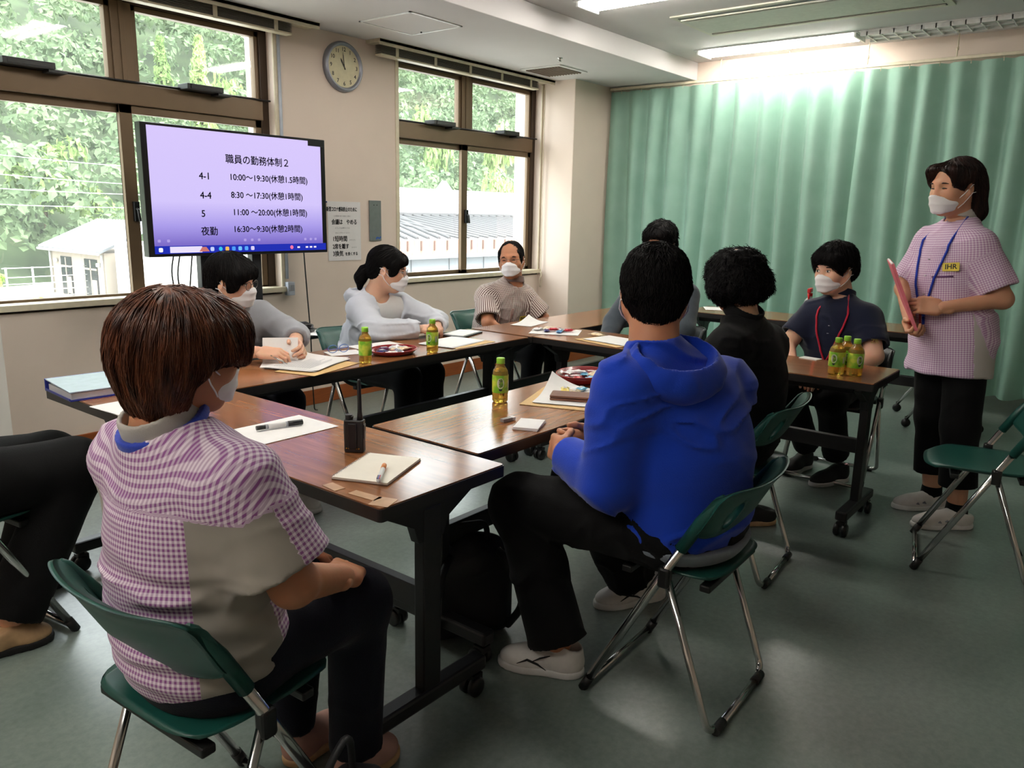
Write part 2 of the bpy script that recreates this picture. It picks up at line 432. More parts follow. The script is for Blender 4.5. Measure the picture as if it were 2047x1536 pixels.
for sx in (-0.265, 0.265):
    MB().box(sx-0.022, sx+0.022, -0.76, 0.76, -0.0145, -0.0115).build('air_slot', M_black, ac)
    MB().box(sx-0.001+(0.014 if sx < 0 else -0.020), sx+0.007+(0.014 if sx < 0 else -0.014), -0.755, 0.755, -0.022, -0.012).build('louver', mat('ac_cream', (204,203,188)), ac)
MB().box(-0.20, 0.20, -0.76, 0.76, -0.018, -0.0115).build('intake_cover', mat('ac_cover', (196, 198, 188), 0.5), ac, bevel=0.003)
hatch = empty('ceiling_hatch', (3.775, 3.87, ZS), 0, 'square ceiling access hatch with pale frame above the clock', 'hatch')
q = MB()
for (a, b_, c_, d_) in ((-0.23,0.23,-0.23,-0.215),(-0.23,0.23,0.215,0.23),(-0.23,-0.215,-0.23,0.23),(0.215,0.23,-0.23,0.23)): q.box(a,b_,c_,d_,-0.006,-0.0005)
q.build('frame', M_refl, hatch); MB().box(-0.213,0.213,-0.213,0.213,-0.004,-0.0005).build('cover', M_ceil, hatch)
MB().lathe([(0.006,-0.012),(0.006,-0.004)], 8, (0.19,0.1,0)).build('latch', M_black, hatch)
gr = empty('ceiling_vent', (5.60, 4.07, ZS), 0, 'brown square ventilation grille in the low ceiling', 'vent')
MB().box(-0.20,0.20,-0.20,0.20,-0.008,-0.0005).build('frame', M_refl, gr)
MB().box(-0.165,0.165,-0.165,0.165,-0.010,-0.008).build('backing', mat('vent_brown', (104, 88, 76), 0.6), gr)
for i in range(12): MB().box(-0.165,0.165,-0.16+i*0.0285,-0.15+i*0.0285,-0.016,-0.009).build('slat', mat('vent_slat', (134, 116, 102), 0.5), gr)
sp = empty('sprinkler_head', (5.19, 3.72, ZS), 0, 'tiny sprinkler head in the low ceiling beside the vent', 'sprinkler')
MB().lathe([(0.022,0),(0.022,-0.004),(0.009,-0.006),(0.009,-0.02),(0.014,-0.022),(0.014,-0.026),(0.0,-0.028)][::-1], 12).build('body', M_chrome, sp)

# ================================================================ curtain, rail, suspension wires
def curtain_material():
    m = bpy.data.materials.new('mint_curtain'); m.use_nodes = True; N, L = nodes(m); b = N['Principled BSDF']
    tc = N.new('ShaderNodeTexCoord'); nz = N.new('ShaderNodeTexNoise'); nz.inputs['Scale'].default_value = 5; nz.inputs['Detail'].default_value = 3
    L.new(tc.outputs['Object'], nz.inputs['Vector'])
    rp = N.new('ShaderNodeValToRGB'); e = rp.color_ramp.elements
    e[0].position = 0.3; e[0].color = S((146, 186, 168)); e[1].position = 0.75; e[1].color = S((160, 197, 181))
    L.new(nz.outputs['Fac'], rp.inputs[0]); L.new(rp.outputs[0], b.inputs['Base Color'])
    b.inputs['Roughness'].default_value = 0.62; b.inputs['Sheen Weight'].default_value = 0.35; b.inputs['Sheen Roughness'].default_value = 0.4
    t = N.new('ShaderNodeBsdfTranslucent'); L.new(rp.outputs[0], t.inputs[0])
    mx = N.new('ShaderNodeMixShader'); mx.inputs[0].default_value = 0.30
    L.new(b.outputs[0], mx.inputs[1]); L.new(t.outputs[0], mx.inputs[2]); L.new(mx.outputs[0], N['Material Output'].inputs[0])
    wv = N.new('ShaderNodeTexWave'); wv.inputs['Scale'].default_value = 120; L.new(tc.outputs['Object'], wv.inputs['Vector'])
    bp = N.new('ShaderNodeBump'); bp.inputs['Strength'].default_value = 0.05; L.new(wv.outputs['Fac'], bp.inputs['Height']); L.new(bp.outputs[0], b.inputs['Normal'])
    return m
M_curt = curtain_material()
def curtain(y0, y1, label, seed, z0=0.14):
    rg = random.Random(seed); pitch = 0.195; n = int((y1-y0)/pitch)
    ph = [rg.uniform(-0.8, 0.8) for _ in range(n+3)]; am = [rg.uniform(0.55, 1.35) for _ in range(n+3)]
    root = empty('curtain', (6.60, (y0+y1)/2, z0), 0, label, 'curtain', 'mint green partition curtains')
    nv = 26; nu = n*12; cy = (y0+y1)/2
    def fn(u, v):
        t = u*n; k = int(min(t, n-1)); fr = t-k
        a = am[k]*(1-fr)+am[k+1]*fr; p = ph[k]*(1-fr)+ph[k+1]*fr
        z = v*(2.475-z0); top = max(0.0, (v-0.90)/0.10)
        w = 2*math.pi*(t)+p*(1-v)*2.2
        s_ = math.sin(w)
        # soft round folds below, pinched pleats at the top
        shape = s_*(1-top)+(-1+2*max(0.0, math.cos(w/2))**6 if False else s_*abs(s_)**0.5)*top
        amp = (0.036+0.034*(1-v)**0.7)*a*(1-0.25*top)
        x = amp*shape+0.012*math.sin(w*0.5+1.3)*(1-v)
        yy = y0+(y1-y0)*u+0.018*math.cos(w*1.0+0.7)*(1-0.5*v)+0.012*math.sin(7*v+k)*(1-v)
        return (x, yy-cy, z+0.006*math.sin(w)*(1-v)-0.004*top*abs(s_))
    c = MB().grid(fn, nu, nv).build('cloth', M_curt, root)
    for i in range(n):
        y = y0+(y1-y0)*(i+0.5)/n
        MB().tube([(0.0, y-cy, 2.488-z0), (0.0, y-cy, 2.455-z0)], 0.004, 5).build('hook', M_cream, root)
    return root
curtain(1.86, 4.12, 'mint green pleated curtain panel between the corner pillar and the double pleat', 3)
curtain(-2.7, 1.88, 'mint green pleated curtain panel behind the standing woman', 5, 0.12)
rl = empty('curtain_rail', (6.60, 0.7, 2.50), 0, 'long cream curtain rail hung from the ceiling on thin rods', 'curtain rail')
MB().box(-0.012, 0.012, -3.45, 3.44, -0.012, 0.010).build('rail', M_cream, rl, bevel=0.003)
for y in (3.06, 2.48, 1.88, 1.28, 0.68, 0.08, -0.52):
    ro = MB().tube([(0, y-0.7, 0.01), (0, y-0.7, ZC-2.50)], 0.005, 6).tube([(0, y-0.7, 0.055), (0.0, y-0.7, 0.075)], 0.009, 8).build('suspension_rod', M_cream, rl)
# ================================================================ outside the windows
GZ = -4.6
M_stucco = mat('stucco_beige', (150, 138, 126), 0.8, var=0.04, scale=0.6)
M_wpaint = mat('white_render', (186, 186, 184), 0.8, var=0.03, scale=0.5)
M_roof = mat('grey_metal_roof', (96, 98, 102), 0.55, metal=0.2, var=0.06, scale=0.8)
M_dkwin = mat('dark_window', (40, 43, 47), 0.25)
M_rust = mat('rusty_fascia', (150, 108, 90), 0.8, var=0.35, scale=3.0, stretch=(6,6,0.6))
gr_ = MB().box(-40, 190, 5.2, 260, GZ-0.4, GZ).build('ground_outside', mat('gravel_yard', (168, 166, 156), 0.9, var=0.1, scale=1.2)); gr_['kind'] = 'structure'
def hill_h(x, y):
    return GZ+max(0.0, y-64-0.06*x)*0.72+1.8*math.sin(x*0.11)+1.2*math.sin(y*0.17+x*0.05)
hb = MB().grid(lambda u, v: (-60+250*u, 62+120*v, hill_h(-60+250*u, 62+120*v)-1.0), 50, 26)
ho = hb.build('hillside_terrain', mat('forest_floor', (52, 66, 40), 0.95, var=0.4, scale=0.4)); ho['kind'] = 'structure'

def leaf_material(name, c0, c1):
    m = bpy.data.materials.new(name); m.use_nodes = True; N, L = nodes(m); b = N['Principled BSDF']
    tc = N.new('ShaderNodeTexCoord'); nz = N.new('ShaderNodeTexNoise'); nz.inputs['Scale'].default_value = 0.55; nz.inputs['Detail'].default_value = 5
    L.new(tc.outputs['Object'], nz.inputs['Vector'])
    oi = N.new('ShaderNodeObjectInfo'); ad = N.new('ShaderNodeMath'); ad.operation = 'MULTIPLY_ADD'; ad.inputs[1].default_value = 0.45; ad.inputs[2].default_value = -0.22
    L.new(oi.outputs['Random'], ad.inputs[0]); a2 = N.new('ShaderNodeMath'); L.new(ad.outputs[0], a2.inputs[0]); L.new(nz.outputs['Fac'], a2.inputs[1])
    rp = N.new('ShaderNodeValToRGB'); e = rp.color_ramp.elements; e[0].position = 0.25; e[0].color = S(c0); e[1].position = 0.8; e[1].color = S(c1)
    L.new(a2.outputs[0], rp.inputs[0]); L.new(rp.outputs[0], b.inputs['Base Color']); b.inputs['Roughness'].default_value = 0.7
    t = N.new('ShaderNodeBsdfTranslucent'); L.new(rp.outputs[0], t.inputs[0]); mx = N.new('ShaderNodeMixShader'); mx.inputs[0].default_value = 0.3
    L.new(b.outputs[0], mx.inputs[1]); L.new(t.outputs[0], mx.inputs[2]); L.new(mx.outputs[0], N['Material Output'].inputs[0])
    return m
M_leafA = leaf_material('leaf_green', (68, 88, 60), (122, 142, 104))
M_leafC = leaf_material('leaf_pale', (106, 132, 72), (156, 176, 110))
M_leafB = leaf_material('leaf_yellow_green', (120, 146, 52), (176, 196, 92))
M_bark = mat('bark', (82, 70, 56), 0.9, var=0.3, scale=8)
def crown_mesh(seed, shape, n=1500, leaf=0.42, rad=3.6, hgt=8.0):
    g = np.random.default_rng(seed)
    if shape == 'round':
        nb = 16; bc = g.normal(size=(nb, 3))*np.array([rad*0.42, rad*0.42, hgt*0.17]); bc[:, 2] += hgt*0.56; br = g.uniform(0.30, 0.5, nb)*rad
    else:
        nb = 22; t = np.linspace(0.05, 1, nb); bc = g.normal(size=(nb, 3))*0.25*rad*(1-t)[:, None]; bc[:, 2] = hgt*(0.12+0.88*t); br = rad*(1.05-t)*0.62+0.25
    k = g.integers(0, nb, n); d = g.normal(size=(n, 3)); d /= np.linalg.norm(d, axis=1)[:, None]; d[:, 2] = np.abs(d[:, 2])*0.9-0.15
    c = bc[k]+d*br[k][:, None]*g.uniform(0.82, 1.08, n)[:, None]
    nrm = d+g.normal(size=(n, 3))*0.45; nrm /= np.linalg.norm(nrm, axis=1)[:, None]
    a = np.cross(nrm, g.normal(size=(n, 3))); a /= np.linalg.norm(a, axis=1)[:, None]; b = np.cross(nrm, a)
    s = leaf*g.uniform(0.6, 1.3, n)[:, None]
    v = np.stack([c-a*s, c-b*s*0.62+nrm*s*0.12, c+a*s-nrm*s*0.25, c+b*s*0.62+nrm*s*0.12], 1).reshape(-1, 3)
    f = np.arange(4*n).reshape(-1, 4)
    me = bpy.data.meshes.new('crown'); me.from_pydata(v.tolist(), [], f.tolist()); me.update()
    return me
TRUNK = MB().tube([(0,0,-1), (0.1,0,2.5), (0.0,0.1,6.5)], [0.28, 0.2, 0.08], 6).mesh('trunk'); TRUNK.materials.append(M_bark)
def project(x, y, z):
    v = Vector((x, y, z-CAM_H)); d = v.dot(_f)
    return (1023.5+1578.27*v.dot(_r2)/d, 768-1578.27*v.dot(_u2)/d)
# closed forest canopy on the slope: nobody could count its leaves
def canopy():
    g = np.random.default_rng(21); cs = []; rs = []
    yy = 62.0
    while yy < 134:
        xx = -8.0
        while xx < 178:
            x = xx+random.uniform(-2, 2); y = yy+random.uniform(-2, 2); s = random.uniform(0.8, 1.3)
            px, py = project(x, y, hill_h(x, y)+5*s); d = 6.0*1578/(y*1.25)
            if (-d < px < 545+d and -d < py < 640) or (795-d < px < 1060+d and 90-d < py < 470):
                for _ in range(6):
                    cs.append((x+random.gauss(0, 1.5), y+random.gauss(0, 1.5), hill_h(x, y)+random.uniform(2.2, 7.0)*s)); rs.append(random.uniform(1.2, 2.1)*s)
            xx += 4.4
        yy += 4.4
    cs, rs = np.array(cs), np.array(rs); n = 62000; k = g.integers(0, len(cs), n)
    d = g.normal(size=(n, 3)); d[:, 1] = -np.abs(d[:, 1]); d /= np.linalg.norm(d, axis=1)[:, None]; d[:, 2] = np.abs(d[:, 2])*0.95-0.2
    c = cs[k]+d*rs[k][:, None]*g.uniform(0.8, 1.12, n)[:, None]
    nrm = d+g.normal(size=(n, 3))*0.4; nrm /= np.linalg.norm(nrm, axis=1)[:, None]
    a = np.cross(nrm, g.normal(size=(n, 3))); a /= np.linalg.norm(a, axis=1)[:, None]; b = np.cross(nrm, a)
    s = g.uniform(0.26, 0.55, n)[:, None]
    v = np.stack([c-a*s, c-b*s*0.62+nrm*s*0.12, c+a*s-nrm*s*0.25, c+b*s*0.62+nrm*s*0.12], 1).reshape(-1, 3)
    me = bpy.data.meshes.new('forest_canopy'); me.from_pydata(v.tolist(), [], np.arange(4*n).reshape(-1, 4).tolist()); me.update()
    o = link('forest_canopy', me, M_leafA); tag(o, 'dense green forest foliage covering the hillside outside the windows', 'foliage', None, 'stuff')
canopy()
CONE = crown_mesh(14, 'cone', 1500, 0.34, 3.0, 11.0); CONE.materials.append(M_leafC); RND = crown_mesh(12, 'round', 1700, 0.34, 3.6, 8.0); RND.materials.append(M_leafC)
def hill_tree(px, py, y, kind, s, lab):
    """py: picture height of its top"""
    d = (_f+_r2*((px-1023.5)/1578.27)+_u2*((768-py)/1578.27)); p = d*(y/d.y); x = p.x; z0 = hill_h(x, y)-0.6
    o = empty('hillside_tree', (x, y, z0), random.uniform(0, 6), lab, 'tree', 'trees standing out on the hillside'); hs_ = (CAM_H+p.z-z0)/(11.5 if kind == 'c' else 8.6); o.scale = (s, s, max(0.5, hs_))
    link('crown', CONE if kind == 'c' else RND, None, o); link('trunk', TRUNK, None, o)
hill_tree(395, 65, 76, 'c', 0.95, 'pale pointed conifer in the upper pane above the television')
hill_tree(318, 68, 84, 'c', 0.85, 'pale pointed conifer next to the mullion of the big window')
hill_tree(470, 95, 80, 'r', 0.60, 'yellowish round tree in the upper right pane above the television')
hill_tree(70, 230, 70, 'r', 0.75, 'pale round tree at the left side of the big window')
hill_tree(190, 330, 66, 'r', 0.70, 'pale round tree above the beige house roof')
hill_tree(860, 150, 70, 'r', 0.80, 'pale round tree in the upper left pane of the far window')
hill_tree(1000, 190, 68, 'r', 0.75, 'bright round tree in the upper right pane of the far window')
hill_tree(1005, 310, 56, 'r', 0.50, 'bright feathery tree low in the far window beside the frame')
# the bright shrubs beside the house
for (x, y, z, s, lab, k) in ((11.8, 40.0, -4.2, 0.62, 'bright yellow green shrub at the left edge of the big window', 1), (14.4, 41.0, -5.2, 0.42, 'low yellow green shrub in front of the white fence outside', 2)):
    o = empty('garden_shrub', (x, y, z-0.6), 0.4, lab, 'shrub'); o.scale = (s, s, s)
    me = crown_mesh(30+k, 'round', 2600, 0.24, 3.6, 7.0); me.materials.append(M_leafB); link('foliage', me, None, o); link('stem', TRUNK, None, o)
# beige house with ribbed roof
hs = empty('beige_house', (22.9, 50.6, GZ), 0, 'beige house with ribbed grey roof seen through the big window', 'house')
H0 = 3.0
MB().box(0, 9.0, 0, 8.0, 0, H0).build('wall', M_stucco, hs)
rb = MB()
rb.add([(-0.5,-0.4,H0-0.05),(-0.5,8.5,H0-0.05),(3.6,8.5,H0+1.75),(3.6,-0.4,H0+1.75),(-0.5,-0.4,H0+0.1),(-0.5,8.5,H0+0.1),(3.6,8.5,H0+1.9),(3.6,-0.4,H0+1.9)], [(0,1,2,3),(7,6,5,4),(0,4,5,1),(1,5,6,2),(2,6,7,3),(3,7,4,0)])
rf = rb.build('roof', M_roof, hs)
for i in range(22):
    y = -0.3+i*0.415
    MB().add([(-0.5,y,H0+0.09),(-0.5,y+0.09,H0+0.09),(3.6,y+0.09,H0+1.89),(3.6,y,H0+1.89),(-0.5,y,H0+0.19),(-0.5,y+0.09,H0+0.19),(3.6,y+0.09,H0+1.99),(3.6,y,H0+1.99)], [(7,6,5,4),(0,4,5,1),(1,5,6,2),(2,6,7,3),(3,7,4,0)]).build('roof_rib', mat('roof_rib_pale', (140,142,146), 0.5), rf)
MB().tube([(-0.55,-0.4,H0-0.02),(-0.55,8.5,H0-0.02)], 0.09, 6).build('gutter', M_wpaint, hs)
for y in (0.15, 7.7): MB().tube([(-0.12,y,0),(-0.12,y,H0-0.1)], 0.07, 6).build('downpipe', M_wpaint, hs)
for (y0, y1) in ((1.05, 2.75), (4.7, 6.25)):
    w_ = MB().box(-0.06, 0.05, y0, y1, 0.05, 2.55).build('window', M_dkwin, hs)
    MB().box(-0.09, -0.05, y0+0.1, y0+0.75, 0.15, 1.25).box(-0.09, -0.05, (y0+y1)/2-0.05, (y0+y1)/2+0.05, 0.05, 2.5).box(-0.09, -0.05, y0, y1, 1.86, 1.98).build('sash', M_stucco, w_)
for y in (0.6, 6.8): MB().lathe([(0.0,-0.14),(0.14,-0.1),(0.14,0.1),(0.0,0.14)], 8, (-0.16,y,2.25)).build('wall_lamp', M_wpaint, hs)
wbk = empty('white_annex', (29.0, 48.6, GZ), 0, 'plain white building wing next to the beige house outside', 'house')
MB().box(-5.9, 9.0, 0, 1.0, 0, 3.55).build('wall', M_wpaint, wbk); MB().box(-6.0, 9.0, -0.3, 1.2, 3.55, 3.75).build('parapet', M_wpaint, wbk)
MB().box(-5.5, 9.0, -0.06, 0.0, 1.05, 1.18).build('band', M_stucco, wbk)
fe = empty('mesh_fence', (18.5, 52.5, GZ), 0, 'white post and rail fence beside the beige house', 'fence')
for i in range(4): MB().tube([(i*1.45-0.5, 0, 0), (i*1.45-0.5, 0, 2.2)], 0.06, 6).build('post', M_wpaint, fe)
for z in (0.4, 0.8, 1.2, 1.6, 2.15): MB().tube([(-0.7, 0, z), (4.1, 0, z)], 0.03, 5).build('rail', M_wpaint, fe)
for k, (za, zb) in enumerate(((5.2, 3.4), (4.3, 2.4), (3.2, 2.0), (2.3, 1.3))):
    c_ = MB().tube([(-2+i*3.2, 46, za+(zb-za)*i/10-0.5*math.sin(math.pi*i/10)) for i in range(11)], 0.018, 5).build('power_line', mat('cable_pale', (205, 208, 206), 0.6))
    tag(c_, 'thin pale power line outside, '+('topmost of the four', 'second from the top', 'third from the top', 'lowest of the four')[k], 'cable', 'power lines outside')
# low roofs outside the far window
lr = empty('tiled_outbuilding', (16.5, 14.0, GZ), 0, 'low building with ribbed hip roof and rusty fascia outside the far window', 'house')
def L_(x, y, z): return (x-16.5, y-14.0, z-GZ)
MB().add([L_(10.5,14,0.69), L_(22.5,14,0.69), L_(21.3,17,1.23), L_(13,17,1.23), L_(10.5,14,0.6), L_(22.5,14,0.6), L_(21.3,17,1.1), L_(13,17,1.1)], [(0,1,2,3),(7,6,5,4),(0,4,5,1),(1,5,6,2),(2,6,7,3),(3,7,4,0)]).build('roof', mat('roof_pale', (140,140,142), 0.6), lr)
for i in range(30):
    x = 10.8+i*0.38; d = 0.9 if x < 15.1 else -0.75
    p0 = Vector((x, 14.0, 0.69)); p1 = Vector((x+d, 16.9, 1.215))
    MB().tube([L_(*(p0+Vector((0,0,0.02)))), L_(*(p1+Vector((0,0,0.02))))], 0.05, 4).build('roof_rib', mat('roof_rib_dark', (62,60,62), 0.6), lr)
MB().box(*(12.6-16.5, 21.6-16.5), 2.9, 3.2, 1.18-GZ, 1.32-GZ).build('ridge', mat('roof_rib_dark', (62,60,62)), lr)
MB().box(-6, 6, -0.12, -0.02, 0.30-GZ, 0.66-GZ).build('fascia', M_rust, lr)
for i in range(26): MB().box(-5.9+i*0.46, -5.86+i*0.46, -0.15, -0.12, 0.42-GZ, 0.66-GZ).build('fascia_batten', mat('rust_dark', (84, 60, 52), 0.8), lr)
MB().box(-6, 6, -0.2, -0.1, 0.22-GZ, 0.32-GZ).build('gutter', M_roof, lr)
MB().box(-6, 6, 0.0, 0.3, 0.0, 0.26-GZ).build('wall', mat('grey_panel', (104,108,112), 0.7), lr)
for i in range(9): MB().box(-5.6+i*1.35, -5.54+i*1.35, -0.03, 0.0, -0.3-GZ, 0.24-GZ).build('wall_joint', M_roof, lr)
fr_ = MB().box(5.5, 20, 8.5, 12.6, -0.55, -0.30).build('flat_canopy', mat('canopy_white', (160,160,160), 0.8)); tag(fr_, 'flat pale canopy roof just outside the far window', 'canopy')
wl = empty('white_shed', (26.5, 24.0, GZ), 0, 'tall white shed with horizontal siding beyond the hip roof', 'shed')
for i in range(16): MB().box(-7, 7, 0.02*(i % 2), 0.3, 5.3+i*0.10, 5.39+i*0.10).build('siding_board', M_wpaint, wl)
MB().box(-7, 7, 0.05, 0.3, 0, 6.80).build('wall', mat('shed_grey', (120,124,126), 0.7), wl)
MB().add([(-1.55,-0.05,6.85),(-0.68,-0.05,6.85),(-1.12,-0.05,7.25),(-1.55,0.2,6.85),(-0.68,0.2,6.85),(-1.12,0.2,7.25)], [(0,1,2),(5,4,3),(0,3,4,1),(1,4,5,2),(2,5,3,0)]).build('gable', M_wpaint, wl)
# ================================================================ tables
def wood_material():
    m = bpy.data.materials.new('walnut_laminate'); m.use_nodes = True; N, L = nodes(m); b = N['Principled BSDF']
    tc = N.new('ShaderNodeTexCoord'); oi = N.new('ShaderNodeObjectInfo')
    ad = N.new('ShaderNodeVectorMath'); ad.operation = 'ADD'; L.new(tc.outputs['Object'], ad.inputs[0])
    sc_ = N.new('ShaderNodeVectorMath'); sc_.operation = 'SCALE'; sc_.inputs['Scale'].default_value = 9.0
    cx = N.new('ShaderNodeCombineXYZ'); L.new(oi.outputs['Random'], cx.inputs[0]); L.new(oi.outputs['Random'], cx.inputs[1]); L.new(cx.outputs[0], sc_.inputs[0]); L.new(sc_.outputs[0], ad.inputs[1])
    mp = N.new('ShaderNodeMapping'); mp.inputs['Scale'].default_value = (1.3, 22.0, 3.0); L.new(ad.outputs[0], mp.inputs[0])
    n1 = N.new('ShaderNodeTexNoise'); n1.inputs['Scale'].default_value = 1.6; n1.inputs['Detail'].default_value = 7; n1.inputs['Roughness'].default_value = 0.62; n1.inputs['Distortion'].default_value = 0.5
    L.new(mp.outputs[0], n1.inputs['Vector'])
    rp = N.new('ShaderNodeValToRGB'); e = rp.color_ramp.elements
    e[0].position = 0.25; e[0].color = S((112, 68, 40)); e[1].position = 0.80; e[1].color = S((168, 110, 66))
    k = e.new(0.5); k.color = S((140, 90, 54))
    L.new(n1.outputs['Fac'], rp.inputs[0]); L.new(rp.outputs[0], b.inputs['Base Color'])
    b.inputs['Roughness'].default_value = 0.17; b.inputs['Specular IOR Level'].default_value = 1.0
    return m
M_wood = wood_material()
M_tframe = mat('black_powder_coat', (24, 24, 26), 0.45, var=0.08)
M_edge = mat('black_edge_band', (30, 27, 26), 0.4)
def make_table():
    """1.8 x 0.45 m flip table, long side along local x, base on z=0"""
    root = empty('conference_table')
    L2, D2, H = 0.898, 0.224, 0.70
    MB().prism(rrect(2*L2-0.006, 2*D2-0.006, 0.008, 2), H-0.004, H).build('top_surface', M_wood, root)
    MB().prism(rrect(2*L2, 2*D2, 0.010, 3), H-0.034, H-0.0035).build('edge_band', M_edge, root)
    for sy in (-1, 1): MB().box(-L2+0.10, L2-0.10, sy*0.13-0.012, sy*0.13+0.012, H-0.07, H-0.034).build('under_rail', M_tframe, root)
    for sx in (-1, 1):
        x = sx*(L2-0.072)
        lg = MB().box(x-0.018, x+0.018, -0.032, 0.032, 0.115, H-0.07).build('leg', M_tframe, root, bevel=0.004)
        b = MB()
        Mx = Matrix(((0,0,1,x),(1,0,0,0),(0,1,0,0),(0,0,0,1)))
        b.prism([(-0.17,H-0.036),(-0.17,H-0.055),(-0.06,H-0.115),(-0.045,H-0.16),(0.045,H-0.16),(0.06,H-0.115),(0.17,H-0.055),(0.17,H-0.036)], -0.016, 0.016, mat=Mx)
        b.build('bracket', M_tframe, root, bevel=0.003)
        MB().box(x-0.025, x+0.025, -0.215, 0.215, 0.075, 0.118).build('foot_bar', M_tframe, root, bevel=0.008)
        for sy in (-1, 1):
            c = MB().tube([(x, sy*0.185, 0.078), (x, sy*0.185, 0.045)], 0.012, 8).box(x-0.018, x+0.018, sy*0.185-0.02, sy*0.185+0.02, 0.045, 0.066).build('caster', M_tframe, root)
            for dx in (-0.016, 0.016):
                MB().lathe([(0.0,-0.011),(0.024,-0.011),(0.0295,-0.007),(0.0295,0.007),(0.024,0.011),(0.0,0.011)], 18, (x+dx, sy*0.185+0.006, 0.0298), axis='X').build('wheel', M_black, c)
    MB().box(-L2+0.08, L2-0.08, -0.016, 0.016, 0.335, 0.40).build('cross_beam', M_tframe, root, bevel=0.003)
    for sx in (-1, 1): MB().box(sx*0.72-0.05, sx*0.72+0.05, -0.17, -0.11, H-0.052, H-0.034).build('flip_lever', M_black, root, bevel=0.003)
    return root
TABLES = [((1.360, 2.170), 90, 'near brown meeting table carrying the walkie-talkie and spiral notebook'),
          ((2.500, 2.805), 0, 'long brown table by the window wall where the girl in grey sits'),
          ((2.500, 1.608), 0, 'brown table in front of the man in the blue hoodie'),
          ((3.657, 1.712), 90, 'brown table with three tea bottles in front of the man in navy'),
          ((4.320, 2.805), 0, 'brown table running on behind the striped shirt man towards the pillar'),
          ((5.435, 1.684), 90, 'rearmost brown table along the green curtain with the red spray bottle')]
proto_table = make_table()
for i, ((x, y), a, lab) in enumerate(TABLES):
    t = proto_table if i == 0 else copy_tree(proto_table)
    t.location = (x, y, 0); t.rotation_euler = (0, 0, R(a))
    tag(t, lab, 'table', 'wheeled brown conference tables')

